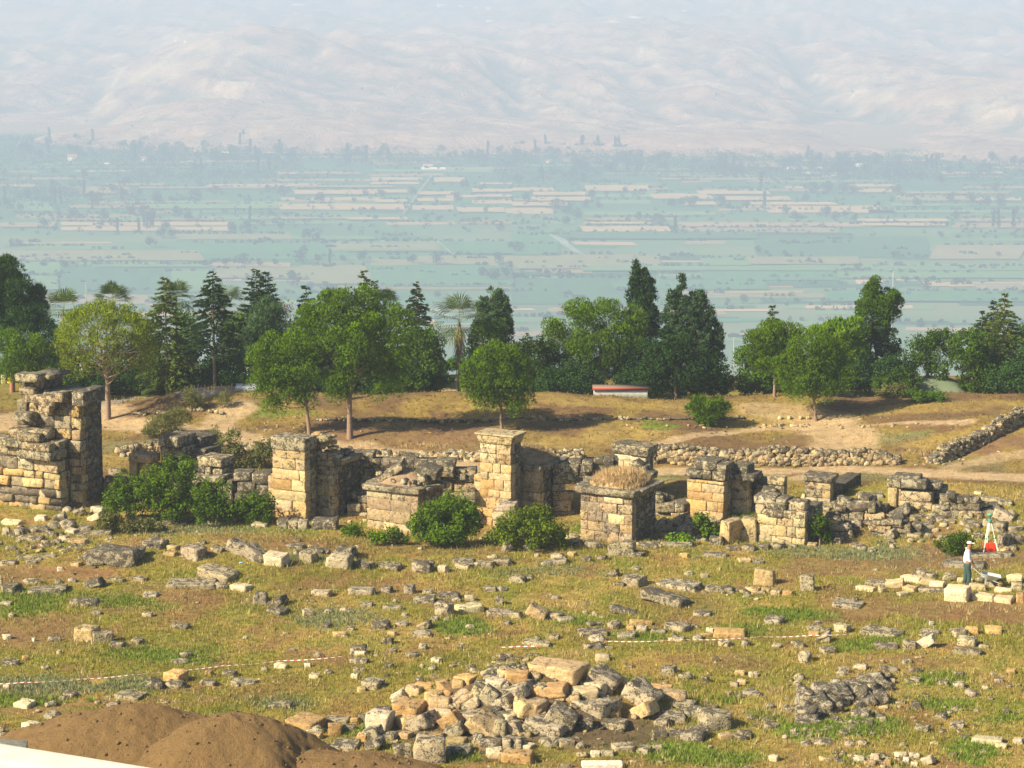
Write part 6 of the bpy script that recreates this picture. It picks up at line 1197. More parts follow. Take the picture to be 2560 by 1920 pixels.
# brown heaps of dug soil and the pale parapet at the bottom edge
M_DUG = plain("dug_soil", (0.255, 0.160, 0.064), .98, 2.2, .3, 0)
nt = M_DUG.node_tree; b = nt.nodes["Principled BSDF"]; geo = nt.nodes.new('ShaderNodeNewGeometry'); bump_n(nt, b, math_n(nt, 'ADD', noise_n(nt, geo.outputs['Position'], 9, 6, .75), math_n(nt, 'MULTIPLY', noise_n(nt, geo.outputs['Position'], 40, 3, .7), .4)), 1.0, .14)
def heap(label, px, pyb, wpx, hpx, seed, dep=1.6):
    g = G(px, pyb); s = mpp(g[1]); w = wpx * s / 2; h = hpx * s; n = 110
    X, Y_ = np.meshgrid(np.linspace(-w, w, n), np.linspace(-dep, dep, n)); r = np.sqrt((X / w) ** 2 + (Y_ / dep) ** 2)
    ang2 = np.arctan2(Y_ / dep, X / w); r = r * (1 + .10 * np.sin(ang2 * 2 + seed) + .07 * np.sin(ang2 * 5 + seed)) * (1 + .12 * fbm(X * .9 + seed, Y_ * .9, o=3, s=seed + 3))
    Z = h * np.clip(1 - r ** 1.55, 0, 1) ** 1.05 + .13 * fbm(X * 1.1 + seed, Y_ * 1.1, o=5, s=seed) * np.clip(1.15 - r, 0, 1) + .05 * fbm(X * 5, Y_ * 5, o=3, s=seed); Z = np.where(r > 1, -.15 + 0 * Z, Z)
    v = np.stack([X, Y_, Z], -1).reshape(-1, 3); i = np.arange((n-1) * n).reshape(n-1, n)[:, :-1].ravel(); f = np.stack([i, i+1, i+n+1, i+n], 1)
    o = mk("soil_heap", v, f, M_DUG, smooth=True, loc=g); tag(o, label, "soil heap", "heaps of dug soil"); 
    mbs = MB(); rr = np.random.RandomState(seed)
    for _ in range(700):
        i_ = rr.randint(len(v)); 
        if v[i_, 2] < .05: continue
        sz = rr.uniform(.012, .028) + .07 * rr.rand() ** 7; stone(mbs, v[i_] + [0, 0, sz * .2], (sz * 1.3, sz, sz), tuple(rr.uniform(-1, 1, 3)), (.16, .10, .045), 0, .1, .5, 3)
    mbs.build("clods", M_SOILA, o); o.children[0]["kind"] = "stuff"
heap("broad brown heap of dug soil, partly behind the smooth domed one", 320, 1890, 760, 136, 4, 3.0)
heap("smooth domed brown heap of dug soil with the highest rounded top", 575, 1930, 620, 160, 9, 2.6)
heap("low brown tail of dug soil reaching towards the rubble heap", 840, 1945, 760, 70, 13, 1.9)
mb = MB(); p0 = at(-60, 1852, 68.5); p1 = at(400, 1925, 67.6); d = p1 - p0; L_ = np.hypot(*d[:2]); an = math.atan2(d[1], d[0]); sl = math.atan2(d[2], L_)
c = (p0 + p1) / 2; e = empty("parapet_wall", (c[0], c[1], float(hgt(c[0], c[1])))); tag(e, "smooth pale parapet top cutting across the lowest picture corner before the soil heaps", "wall")
stone(mb, (0, -.6, c[2] - e.location.z - .7), (L_ + .6, 1.3, 1.4), (0, -sl, an), (.78, .72, .60), -.5, .012, .04, 7, jit=.004); mb.build("coping", plain("pale_render", (.74, .69, .58), .85, 1.6, .22, .6), e)
mb = MB(); q = at(30, 1862, 70.5); stone(mb, (0, 0, -.1), (.8, .5, .35), (0, .1, .15), (.30, .30, .28), .1, .02, .06, 5); o = mb.build("grey_slab", M_CLEAN); o.location = tuple(q); tag(o, "bluish grey slab end poking out between parapet and soil heap", "slab")
mb = MB(); q = G(1506, 1922); stone(mb, (0, 0, .12), (1.15, .35, .16), (0, 0, .02), (.78, .74, .64), -.2, .02, .08, 5); o = mb.build("stone_slab", M_CLEAN); o.location = tuple(q); tag(o, "thin white slab edge at the picture's bottom, below the orange block", "slab", "stones lying in the meadow")

# ------------------------------------------------------------------ grass
rs = np.random.RandomState(123)
def field(n, y0, y1, hw_extra=6.0):
    y = y0 + (y1 - y0) * rs.rand(n) ; hw = y * 1300 / F + hw_extra; x = rs.uniform(-1, 1, n) * hw; return x, y
x, y = field(235000, 66, 113); c, g = gcol(x, y); k = rs.rand(len(x)) < g * (1.05 - .35 * sst(104, 112, y)); x, y, c, g = x[k], y[k], c[k], g[k]
P_ = np.stack([x, y, hgt(x, y)], 1); green = np.clip((c[:, 1] - c[:, 0]) * 12 + .4, 0, 1)
tall = .5 + .5 * np.clip(fbm(x * .5, y * .5, o=3, s=201) * 2, -1, 1)
H = rs.uniform(.05, .13, len(x)) * (1 + 1.3 * tall * (rs.rand(len(x)) < .4)) + .04 * green
cc = c * rs.uniform(.8, 1.35, (len(x), 1)); dry = rs.rand(len(x)) < .15; cc[dry] = np.array([.44, .35, .17]) * rs.uniform(.8, 1.2, (dry.sum(), 1))
grn = rs.rand(len(x)) < .2; cc[grn] = cc[grn] * .5 + .5 * np.array([.15, .21, .04])
o = grass_obj("grass", P_, H, cc * 1.12, rs, nb=4, width=.013, spread=.075, lean=.6); tag(o, "patchy green and straw-coloured meadow grass between the stones", "grass", kind="stuff")
# leafy green herbs in the bright patches, grey-green weeds
pts = []; cl = []; hh = []
for (px, py, sx, sy, col, s_, g_) in _P:
    if col not in (GREEN, GREYG) or py > 112: continue
    n = int(210 * sx * sy * s_ / .25 * .25); q = rs.normal(size=(n, 2)) * [sx * .55, sy * .55]; X = px + q[:, 0]; Y_ = py + q[:, 1]
    pts.append(np.stack([X, Y_, hgt(X, Y_)], 1)); base = np.array([.155, .225, .03]) if col is GREEN else np.array([.21, .245, .13]); cl.append(np.tile(base, (n, 1)) * rs.uniform(.75, 1.3, (n, 1))); hh.append(rs.uniform(.06, .2, n))
o = grass_obj("green_herbs", np.vstack(pts), np.concatenate(hh), np.vstack(cl), rs, nb=5, width=.022, spread=.08, lean=.8); tag(o, "fresh green and grey-green herbs in patches of the meadow", "weeds", kind="stuff")
# grass tufts beyond the ruins
x, y = field(56000, 110, 136); c, g = gcol(x, y); k = (rs.rand(len(x)) < g * 1.1) & (fbm(x * .9, y * .9, o=3, s=77) > -.25); x, y, c = x[k], y[k], c[k]
o = grass_obj("dry_tufts", np.stack([x, y, hgt(x, y)], 1), rs.uniform(.05, .16, len(x)), c * rs.uniform(.75, 1.35, (len(x), 1)), rs, nb=4, width=.02, spread=.1, lean=.7); tag(o, "dry yellow tufts over the slope behind the ruins", "grass", kind="stuff")
# brown dead brush and tall straw
def brush(label, spots, col, h, nb, name, dens=90, w=.01, lean=1.0, ss=1.0):
    pts = []; 
    for (cx, cy, rx, ry) in spots:
        p = G(cx, cy); s = mpp(p[1]); n = int(dens * rx * s * max(ry * s * 4, .3)); q = rs.normal(size=(n, 2)) * [rx * s * .5, max(ry * s * 2, .15)]
        X = p[0] + q[:, 0]; Y_ = p[1] + q[:, 1]; pts.append(np.stack([X, Y_, hgt(X, Y_)], 1))
    P2 = np.vstack(pts); o = grass_obj(name, P2, rs.uniform(h * .5, h * 1.2, len(P2)), np.tile(col, (len(P2), 1)) * rs.uniform(.7, 1.35, (len(P2), 1)), rs, nb=nb, width=w, spread=.12, lean=lean); tag(o, label, "brush", kind="stuff")
brush("reddish-brown seed heads and dead stalks thinly mixed into the meadow grass", [(400, 1480, 300, 40), (1000, 1480, 300, 40), (1600, 1500, 300, 50), (2200, 1650, 260, 70), (1500, 1700, 200, 50), (700, 1700, 260, 60), (2300, 1850, 260, 40), (2000, 1850, 220, 40), (1250, 1560, 300, 50)], (.30, .19, .095), .17, 4, "dead_stalks", 5.5, .008, .5)
brush("brown dead brush lying in low heaps in the meadow", [(660, 1725, 50, 14), (860, 1770, 50, 12), (330, 1620, 40, 8), (500, 1600, 40, 6), (840, 1620, 50, 8), (760, 1625, 40, 8), (1860, 1660, 70, 12), (1480, 1600, 50, 8), (620, 1735, 30, 8), (1640, 1500, 60, 8), (470, 1620, 40, 6), (2100, 1555, 60, 4)], (.23, .15, .085), .13, 5, "dead_brush", 120, .008, 1.6)
brush("tall dry straw standing among the stones", [(2200, 1720, 60, 30), (1960, 1790, 60, 24), (2060, 1860, 90, 14), (1930, 1730, 40, 20), (1100, 1425, 14, 8), (960, 1640, 40, 10), (1430, 1640, 60, 10), (2140, 1760, 30, 10), (2500, 1700, 50, 14), (900, 1120, 60, 8), (1060, 1118, 80, 8), (2310, 1130, 60, 10), (1430, 1520, 60, 10), (2440, 1520, 160, 4), (1700, 1830, 60, 14), (220, 1690, 40, 8)], (.50, .38, .20), .26, 5, "tall_straw", 60, .010, .45)

# ------------------------------------------------------------------ people and their gear
def skinned(name, V_, E_, R_, mat, parent, root=0, sub=1):
    me = bpy.data.meshes.new(name); me.from_pydata([tuple(v) for v in V_], E_, []); me.update(); o = bpy.data.objects.new(name, me); COL.objects.link(o); o.parent = parent
    bpy.context.view_layer.objects.active = o
    m = o.modifiers.new("skin", 'SKIN'); m.use_smooth_shade = True
    if not me.skin_vertices: me.attributes.new  # the modifier adds the layer below
    bpy.context.view_layer.update()
    if len(me.skin_vertices) == 0:
        bpy.ops.object.select_all(action='DESELECT'); o.select_set(True); bpy.ops.mesh.customdata_skin_add()
    for i, sv in enumerate(me.skin_vertices[0].data):
        r = R_[i]; sv.radius = (r, r) if isinstance(r, (int, float)) else r; sv.use_root = (i == root)
    s_ = o.modifiers.new("sub", 'SUBSURF'); s_.levels = sub; s_.render_levels = sub; me.materials.append(mat)
    dg = bpy.context.evaluated_depsgraph_get(); ev = o.evaluated_get(dg); nm = bpy.data.meshes.new_from_object(ev); nm.name = name; o.modifiers.clear(); o.data = nm
    nm.materials.clear(); nm.materials.append(mat)
    return o
def flat(name, c, rough=.8): return plain(name, c, rough, 12, .08)
M_SKIN = flat("skin", (.33, .15, .085), .6)
def person(label, loc, rz, shirt, legs, cap=None, hair=(.03, .02, .015), grip=True, H=1.72, group=None, sit=False):
    root = empty("person", loc, rz); tag(root, label, "person", group); k = H / 1.72
    hipz, shz = (.92, 1.40) if not sit else (.46, .94)
    V_ = [(0, 0, hipz), (.0, 0, hipz + .2), (.01, 0, shz - .08), (.02, 0, shz + .07), (.045, 0, shz + .15), (.06, 0, shz + .24), (.15, 0, shz + .165), (.03, .0, shz + .27)]
    E_ = [(0, 1), (1, 2), (2, 3), (3, 4), (4, 5), (4, 6), (5, 7)]; R_ = [(.125, .105), (.13, .10), (.15, .105), .055, .085, .088, .022, .08]
    for s in (-1, 1):
        n = len(V_); sh = (.0, s * .19, shz)
        if grip and s < 0 or grip: el = (.03 + .02 * s, s * .235, shz - .29); wr = (.20, s * .20, shz - .50)
        else: el = (-.02, s * .23, shz - .29); wr = (.06, s * .24, shz - .54)
        V_ += [sh, el, wr]; E_ += [(2, n), (n, n + 1), (n + 1, n + 2)]; R_ += [.06, .043, .028]
        w = np.array(wr); d = np.array(wr) - np.array(el); d = d / np.linalg.norm(d); V_ += [tuple(w + d * .07)]; E_ += [(n + 2, n + 3)]; R_ += [(.036, .018)]
        p = w + d * .075
        for q in range(4):
            a = p + np.array([0.0, s * 0.0 + (q - 1.5) * .02, 0]); m = len(V_); L = (.032, .038, .035, .028)[q]
            V_ += [tuple(a + d * .015), tuple(a + d * L + np.array([.008, 0, -.004])), tuple(a + d * (L + .016) + np.array([-.006 if not grip else .012, 0, -.02]))]; E_ += [(n + 3, m), (m, m + 1), (m + 1, m + 2)]; R_ += [.0095, .009, .007]
        m = len(V_); V_ += [tuple(w + d * .03 + np.array([.03, -s * .018, 0])), tuple(w + d * .06 + np.array([.045, -s * .022, -.005]))]; E_ += [(n + 2, m), (m, m + 1)]; R_ += [.011, .009]
        n = len(V_)
        if sit: V_ += [(0, s * .10, hipz - .02), (.42, s * .11, hipz), (.44, s * .11, .08), (.56, s * .12, .04)]
        else: V_ += [(0, s * .10, hipz - .05), (.03 - .05 * s, s * .11, .50), (-.02 - .06 * s, s * .12, .08), (.12 - .06 * s, s * .13, .035)]
        E_ += [(0, n), (n, n + 1), (n + 1, n + 2), (n + 2, n + 3)]; R_ += [.088, .058, .042, .035]
    V_ = [tuple(np.array(v) * k) for v in V_]; R_ = [tuple(x * k for x in r) if isinstance(r, tuple) else r * k for r in R_]
    skinned("body", V_, E_, R_, M_SKIN, root)
    # clothes: shells over trunk and limbs
    ts = [(0, 0, hipz - .08), (0, 0, hipz + .2), (.01, 0, shz - .06), (.02, 0, shz + .04)]; es = [(0, 1), (1, 2), (2, 3)]; rs_ = [(.185, .155), (.18, .15), (.19, .145), .08]
    for s in (-1, 1):
        n = len(ts)
        if grip: el = (.03 + .02 * s, s * .235, shz - .29); wr = (.12, s * .215, shz - .40)
        else: el = (-.02, s * .23, shz - .29); wr = (.02, s * .235, shz - .40)
        ts += [(.0, s * .19, shz - .005), el, wr]; es += [(2, n), (n, n + 1), (n + 1, n + 2)]; rs_ += [.09, .072, .06]
    skinned("shirt", [tuple(np.array(v) * k) for v in ts], es, [tuple(x * k for x in r) if isinstance(r, tuple) else r * k for r in rs_], shirt, root)
    ls = [(0, 0, hipz + .06), (0, 0, hipz - .03)]; es = [(0, 1)]; rl = [(.155, .135), (.165, .145)]
    for s in (-1, 1):
        n = len(ls)
        if sit: ls += [(.02, s * .10, hipz - .02), (.42, s * .11, hipz), (.44, s * .11, .14)]
        else: ls += [(0, s * .10, hipz - .12), (.03 - .05 * s, s * .11, .50), (-.02 - .06 * s, s * .12, .12)]
        es += [(1, n), (n, n + 1), (n + 1, n + 2)]; rl += [.118, .092, .08]
    skinned("trousers", [tuple(np.array(v) * k) for v in ls], es, [tuple(x * k for x in r) if isinstance(r, tuple) else r * k for r in rl], legs, root)
    hc = np.array([.05, 0, shz + .27]) * k
    mb = MB(); v, f = _BG[7]; L = np.linalg.norm(v, axis=1, keepdims=True); u = v / L; u = u.copy(); u[:, 2] = np.maximum(u[:, 2], -.05)
    if cap is not None:
        mb.add(u * [.105, .09, .075] * k + hc, f, (1, 1, 1)); mb.build("cap", cap, root); o_ = COL.objects[-1]
        mb = MB(); vis = (u * [.085, .075, .012]) * k + hc + np.array([.12, 0, .0]) * k; mb.add(vis, f, (1, 1, 1)); mb.build("cap_peak", cap, [c for c in root.children if c.name.startswith("cap")][0])
        mb = MB(); mb.add(u * [.10, .092, .06] * k * np.array([1, 1, -1.0]) + hc + np.array([-.03, 0, 0]) * k, f[:, ::-1], (1, 1, 1)); mb.build("hair", flat("hair", hair), root)
    else:
        mb.add(u * [.105, .095, .10] * k + hc + np.array([-.02, 0, -.01]), f, (1, 1, 1)); mb.build("hair", flat("hair", hair), root)
    mb = MB(); ft = [(.08 - .06, .12), (.08 + .04, -.12)] if not sit else [(.5, .12), (.5, -.12)]
    for (fx, fy) in ft:
        stone(mb, np.array([fx, fy, .04]) * k, (.27 * k, .1 * k, .09 * k), (0, 0, 0), (.05, .04, .035), 0, .01, .3, 5, jit=.01)
    mb.build("shoes", M_ATTR, root)
    return root
M_WHITE = flat("white_cotton", (.80, .77, .72)); M_TROU = flat("dark_green_cloth", (.035, .075, .072)); M_CAP = flat("cap_cloth", (.80, .79, .70))
gp = G(2417, 1468)
person("man in white shirt, pale cap and dark green trousers pushing a wheelbarrow among cut blocks", gp, R(-6), M_WHITE, M_TROU, M_CAP)
# wheelbarrow in front of him
wb = empty("wheelbarrow", gp + np.array([.25, -.02, 0]), R(-6)); wb.scale = (.8, .8, .88); tag(wb, "pale metal wheelbarrow held by the man in the white shirt", "wheelbarrow")
mb = MB()
def frus(mb, a, b, col):   # a, b: four corners bottom / top
    v = np.vstack([a, b]); mb.add(v, [(3, 2, 1, 0), (0, 1, 5, 4), (1, 2, 6, 5), (2, 3, 7, 6), (3, 0, 4, 7)], col)
bot = np.array([[.55, -.18, .36], [.95, -.14, .34], [.95, .14, .34], [.55, .18, .36]]); top = np.array([[.36, -.32, .66], [1.22, -.28, .50], [1.22, .28, .50], [.36, .32, .66]])
frus(mb, bot, top, (.62, .68, .66)); inn = top * [1, .94, 1] + [0, 0, -.002]; inb = bot * [1, .9, 1] + [0, 0, .02]; v = np.vstack([inb, inn]); mb.add(v, [(0, 1, 2, 3), (4, 5, 1, 0), (5, 6, 2, 1), (6, 7, 3, 2), (7, 4, 0, 3)], (.55, .60, .58))
mb.add(np.vstack([top, inn]), [(0, 1, 5, 4), (1, 2, 6, 5), (2, 3, 7, 6), (3, 0, 4, 7)], (.7, .74, .72)); mb.build("tray", M_ATTR, wb)
for s in (-1, 1):
    mb = MB(); limb(mb, [[-.06, s * .22, .88], [.4, s * .2, .52], [1.15, s * .1, .22]], [.018, .018, .018], (.65, .68, .66), 6); mb.build("handle", M_ATTR, wb)
    mb = MB(); limb(mb, [[.55, s * .18, .40], [.5, s * .22, .02]], [.016, .016], (.5, .52, .5), 6); mb.build("leg", M_ATTR, wb)
mb = MB()
for j in range(14):
    a0, a1 = 2 * math.pi * j / 14, 2 * math.pi * (j + 1) / 14
    for r0, r1, c_ in ((.13, .19, (.04, .04, .04)), (.0, .13, (.5, .3, .1))):
        q = [(1.2 + r * math.cos(a), y_, .19 + r * math.sin(a)) for y_ in (-.035, .035) for (r, a) in ((r0, a0), (r1, a0), (r1, a1), (r0, a1))]
        mb.add(q, [(0, 1, 2, 3), (7, 6, 5, 4), (1, 5, 6, 2)], c_)
mb.build("wheel", M_ATTR, wb)
# survey tripod with receiver
q = G(2472, 1384); tp = empty("survey_tripod", q, R(10)); tag(tp, "surveying tripod with a round green receiver on top, standing over the red canisters", "tripod"); s = mpp(q[1]); Ht = 84 * s * 1.0
M_GRN = flat("green_plastic", (.05, .26, .20), .5)
for k_, (fx, fy) in enumerate(((-.33, -.25), (.36, -.12), (.05, .42))):
    mb = MB(); ft = np.array([fx, fy, 0.0]); tpz = np.array([fx * .12, fy * .12, Ht]); mid = ft + (tpz - ft) * .5; off = np.array([-fy, fx, 0]); off = off / np.linalg.norm(off) * .035
    limb(mb, [mid + off, tpz + off * .6], [.014, .014], (.85, .83, .74), 6); limb(mb, [mid - off, tpz - off * .6], [.014, .014], (.85, .83, .74), 6); limb(mb, [ft + (mid - ft) * .1, mid + (tpz - mid) * .12], [.026, .03], (.86, .84, .76), 6)
    lg = mb.build("leg", M_ATTR, tp)
    mb = MB(); limb(mb, [ft, ft + (mid - ft) * .14], [.008, .022], (.05, .26, .20), 6); limb(mb, [mid - (mid - ft) * .04, mid + (mid - ft) * .04], [.045, .045], (.05, .26, .20), 8); mb.build("foot_clamp", M_ATTR, lg)
def disc(mb, prof, col, k=20, c=(0, 0, 0)):
    vs = [(c[0] + r * math.cos(2*math.pi*j/k), c[1] + r * math.sin(2*math.pi*j/k), c[2] + z) for (r, z) in prof for j in range(k)]; n = len(prof)
    mb.add(vs, [(i*k + j, i*k + (j+1) % k, (i+1)*k + (j+1) % k, (i+1)*k + j) for i in range(n-1) for j in range(k)], col)
mb = MB(); disc(mb, [(0, Ht - .03), (.075, Ht - .03), (.085, Ht + .02), (.05, Ht + .05), (.045, Ht + .12), (0, Ht + .12)], (.05, .27, .21)); mb.build("tripod_head", M_ATTR, tp)
mb = MB(); disc(mb, [(0, Ht + .12), (.03, Ht + .12), (.03, Ht + .22), (.02, Ht + .24)], (.12, .13, .12)); disc(mb, [(.0, Ht + .235), (.07, Ht + .235), (.10, Ht + .27), (.10, Ht + .30), (.08, Ht + .325), (0, Ht + .335)], (.10, .36, .28)); mb.build("receiver", M_ATTR, tp)
mb = MB(); 
RC = "red canisters standing beneath the tripod"
M_RED = flat("red_plastic", (.80, .055, .02), .45)
for (x0, x1, lb) in ((2456, 2472, "paler red canister beside the tripod's white leg"), (2472, 2490, "wider bright red canister nearer the tripod's thin leg")):
    g = G((x0 + x1) / 2, 1380); s = mpp(g[1]); w = (x1 - x0) * s; h = 23 * s; r_ = empty("canister", g, R(-8)); tag(r_, lb, "canister", RC); g_ = G(2472, 1380)
    mb = MB(); stone(mb, (0, .12, h / 2), (w * .97, .2, h), (0, 0, 0), (1, 1, 1), 0, .01, .12, 7, jit=.004); mb.build("body", M_RED, r_)
    mb = MB(); limb(mb, [[-w * .25, .12, h - .01], [-w * .2, .12, h + .035], [w * .1, .12, h + .035], [w * .15, .12, h - .01]], [.012] * 4, (.6, .05, .02), 6); mb.build("handle", M_ATTR, r_)
    mb = MB(); disc(mb, [(0, h - .01), (.028, h - .01), (.028, h + .03), (0, h + .03)], (.75, .7, .6), 12, (w * .3, .12, 0)); mb.build("cap", M_ATTR, r_)
# barrier tape
def tape(label, pts, lift=.3):
    P0 = []
    for (px, py) in pts:
        g = G(px, py + lift / .0133 * .9); p = at(px, py, g[1]); P0.append(p)
    mb = MB(); run_ = 0; 
    for a, b in zip(P0[:-1], P0[1:]):
        L = np.linalg.norm(b - a); n = max(2, int(L / .11))
        for j in range(n):
            t0, t1 = j / n, (j + 1) / n; q0, q1 = a + (b - a) * t0, a + (b - a) * t1; tw0, tw1 = .5 + .5 * math.sin(run_ * .23), .5 + .5 * math.sin((run_ + 1) * .23)
            sg = lambda t: -.10 * 4 * t * (1 - t) * min(1, L / 6)
            h0 = np.array([0, .018 * tw0, .012 * (.45 + .55 * tw0)]); h1 = np.array([0, .018 * tw1, .012 * (.45 + .55 * tw1)])
            q0 = q0 + [0, 0, sg(t0)]; q1 = q1 + [0, 0, sg(t1)]; e_ = np.array([0, .003, 0]); c_ = (.82, .78, .76) if run_ % 2 else (.55, .16, .13)
            mb.add([q0 - h0, q1 - h1, q1 + h1, q0 + h0, q0 - h0 + e_, q1 - h1 + e_, q1 + h1 + e_, q0 + h0 + e_], [(0, 1, 2, 3), (5, 4, 7, 6), (3, 2, 6, 7), (1, 0, 4, 5)], c_); run_ += 1
    o = mb.build("barrier_tape", M_ATTR, None, loc=P0[0]); o.location = tuple(P0[0]); tag(o, label, "barrier tape", "red and white barrier tapes across the meadow")
tape("striped barrier tape from the picture's edge to the orange-faced stub", [(-30, 1710), (60, 1706), (200, 1698), (320, 1688), (408, 1679)])
tape("striped barrier tape running from the orange-faced stub up into the meadow", [(464, 1675), (560, 1664), (700, 1652), (862, 1640)])
tape("short striped barrier tape lying in the grass beyond the rubble heap", [(1245, 1618), (1300, 1616), (1345, 1615)], .15)
tape("long striped barrier tape crossing the meadow towards the man's excavation", [(1512, 1603), (1700, 1599), (1900, 1592), (2030, 1588), (2140, 1584)])
mb = MB(); stone(mb, (0, 0, .02), (.14, .1, .04), (0, 0, .3), (.25, .55, .75), 0, .1, .2, 3); o = mb.build("plastic_scrap", M_ATTR); o.location = tuple(G(603, 1408)); tag(o, "tiny blue plastic scrap lying in grass below the grey blocks", "litter")

# ------------------------------------------------------------------ things in the park
def gat(px, Y): return base_of(px, None, Y)
b = at(1552, 988, 131.5); s = mpp(131.5); sh = empty("shed", b); tag(sh, "long low shed with corrugated pale walls and a red-edged brown roof", "shed"); w = 137 * s
zt = at(1552, 973, 131.5)[2] - b[2]; mb = MB(); n = 46
for j in range(n):
    xa, xb = -w / 2 + w * j / n, -w / 2 + w * (j + .62) / n; boxq(mb, xa, xb, -.03, .0, -.2, zt, (.62, .66, .63)); 
boxq(mb, -w / 2, w / 2, 0, .5, -.2, zt - .003, (.5, .54, .52)); mb.build("wall", M_ATTR, sh)
mb = MB(); boxq(mb, -w / 2 - .08, w / 2 + .08, -.14, -.08, zt - .02, zt + .07, (.30, .03, .022)); mb.build("eave_board", M_ATTR, sh)
mb = MB(); v = np.array([[-w/2-.06, -.1, zt+.03], [w/2+.06, -.1, zt+.03], [w/2+.06, .62, zt+.08], [-w/2-.06, .62, zt+.08]]); mb.add(np.vstack([v, v + [0, 0, .05]]), [(3,2,1,0), (4,5,6,7), (0,1,5,4), (1,2,6,5), (2,3,7,6), (3,0,4,7)], (.20, .145, .11)); mb.build("roof", M_ATTR, sh)
def picnic(label, px, Y, rz, y_=0):
    b = gat(px, Y); r_ = empty("picnic_table", b, rz); tag(r_, label, "picnic table", "picnic tables under the park trees"); W_ = (.34, .33, .30)
    mb = MB(); 
    for j in range(4): boxq(mb, -.9, .9, -.34 + .18 * j, -.34 + .18 * j + .15, .70, .74, W_)
    mb.build("tabletop", M_ATTR, r_)
    for s_ in (-1, 1):
        mb = MB(); boxq(mb, -.9, .9, s_ * .72 - .14, s_ * .72 + .14, .42, .46, W_); mb.build("bench", M_ATTR, r_)
        mb = MB(); limb(mb, [[s_ * .7, -.75, 0], [s_ * .7, -.28, .70]], [.035, .035], W_, 5); limb(mb, [[s_ * .7, .75, 0], [s_ * .7, .28, .70]], [.035, .035], W_, 5); boxq(mb, s_ * .7 - .03, s_ * .7 + .03, -.8, .8, .36, .42, W_); mb.build("leg", M_ATTR, r_)
picnic("weathered picnic table close to the biggest pine's low branches", 640, 136.0, .1); picnic("weathered picnic table next to the dark fir's shade", 602, 137.0, .15); picnic("weathered picnic table farther back under the trees", 630, 138.6, .1)
M_PINK = flat("pink_cotton", (.7, .22, .25)); M_DARKC = flat("dark_cloth", (.05, .05, .06)); M_LW = flat("lilac_white_cotton", (.75, .72, .75))
person("tiny visitor in a white top and dark trousers walking behind the open pine", gat(207, 138), R(10), M_LW, M_DARKC, M_CAP, grip=False, group="visitors in the park")
person("tiny visitor in a pink top sitting at the picnic tables", gat(622, 137.5) + [0, 0, 0], R(200), M_PINK, M_DARKC, None, grip=False, sit=True, group="visitors in the park")
person("tiny visitor in a pale top standing at the picnic tables", gat(627, 139.5), R(150), M_LW, M_DARKC, None, grip=False, group="visitors in the park")
# parasol, planter and box near the palm
b = gat(1142, 139.5); r_ = empty("parasol", b); tag(r_, "dark green parasol in the gap below the skirted palm", "parasol"); zt = at(1142, 884, 139.5)[2] - b[2]; mb = MB()
for j in range(8):
    a0, a1 = 2*math.pi*j/8, 2*math.pi*(j+1)/8; R1 = 24 * mpp(139.5); t_ = np.array([0, 0, zt]); p0 = np.array([R1*math.cos(a0), R1*math.sin(a0), zt-.32]); p1 = np.array([R1*math.cos(a1), R1*math.sin(a1), zt-.32]); e_ = np.array([0, 0, -.02]); m0, m1 = p0 * .5 + t_ * .5 + [0, 0, .03], p1 * .5 + t_ * .5 + [0, 0, .03]
    mb.add([t_, p0, p1, m0, m1, t_ + e_, p0 + e_, p1 + e_, p0 - [0,0,.1], p1 - [0,0,.1]], [(3, 1, 2, 4), (6, 5, 5, 7), (1, 8, 9, 2)], (.035, .12, .09)); mb.add([t_, m0, m1], [(0, 1, 2)], (.035, .12, .09))
mb.build("canopy", M_ATTR, r_); mb = MB(); limb(mb, [[0, 0, 0], [0, 0, zt - .02]], [.03, .03], (.5, .45, .38), 6); mb.build("pole", M_ATTR, r_)
b = gat(1112, 138.2); r_ = empty("garden_wall", b); tag(r_, "low cream painted garden wall before the hedge, below the parasol", "wall"); mb = MB(); stone(mb, (0, 0, .16), (34 * mpp(138), .2, .34), (0, 0, 0), (.74, .66, .5), -.2, .01, .06, 5, jit=.005); mb.build("wall", M_ATTR, r_)
mb = MB(); stone(mb, (0, 0, .18), (.25, .25, .36), (0, 0, 0), (.48, .52, .55), 0, .01, .08, 5, jit=.005); o = mb.build("utility_box", M_ATTR); o.location = tuple(gat(1137, 138)); tag(o, "small bluish grey box at the end of the cream garden wall", "box")
shrubp = pine("flowering pink-flecked hedge behind the cream garden wall", 1112, [(1105, 918, 30, 14), (1130, 912, 26, 14), (1112, 948, 26, 5)], Y=138.8, col=BRD * 1.1, seed=140, pr=.2, name="hedge_bush", kind='leaf', nper=50, sz=.06, trunk=False, group="shrubs growing among the ruins", cat="hedge", crown="foliage")
# netted bank, stakes, slab, posts
b = gat(2338, 138.0); s = mpp(138); n = 30; w = 86 * s; X, Y_ = np.meshgrid(np.linspace(-w, w, n), np.linspace(-2.2, 2.2, n)); r2 = np.sqrt((X / w) ** 4 + (Y_ / 2.2) ** 4); Z = (at(2338, 942, 138)[2] - b[2]) * np.clip(1 - r2, 0, 1) ** .55 + .03 * fbm(X * 2, Y_ * 2, o=2); Z = np.where(r2 >= 1, -.3, Z)
v = np.stack([X, Y_, Z], -1).reshape(-1, 3); i = np.arange((n-1)*n).reshape(n-1, n)[:, :-1].ravel(); o = mk("netted_bank", v, np.stack([i, i+1, i+n+1, i+n], 1), plain("green_netting", (.15, .19, .12), .9, 30, .25, .3), smooth=True, loc=b); tag(o, "smooth grey-green net-covered bank between the leafy trees", "bank")
b = G(520, 975); fe = empty("stake_fence", b); tag(fe, "row of short wooden stakes along the crest before the dark fir", "fence")
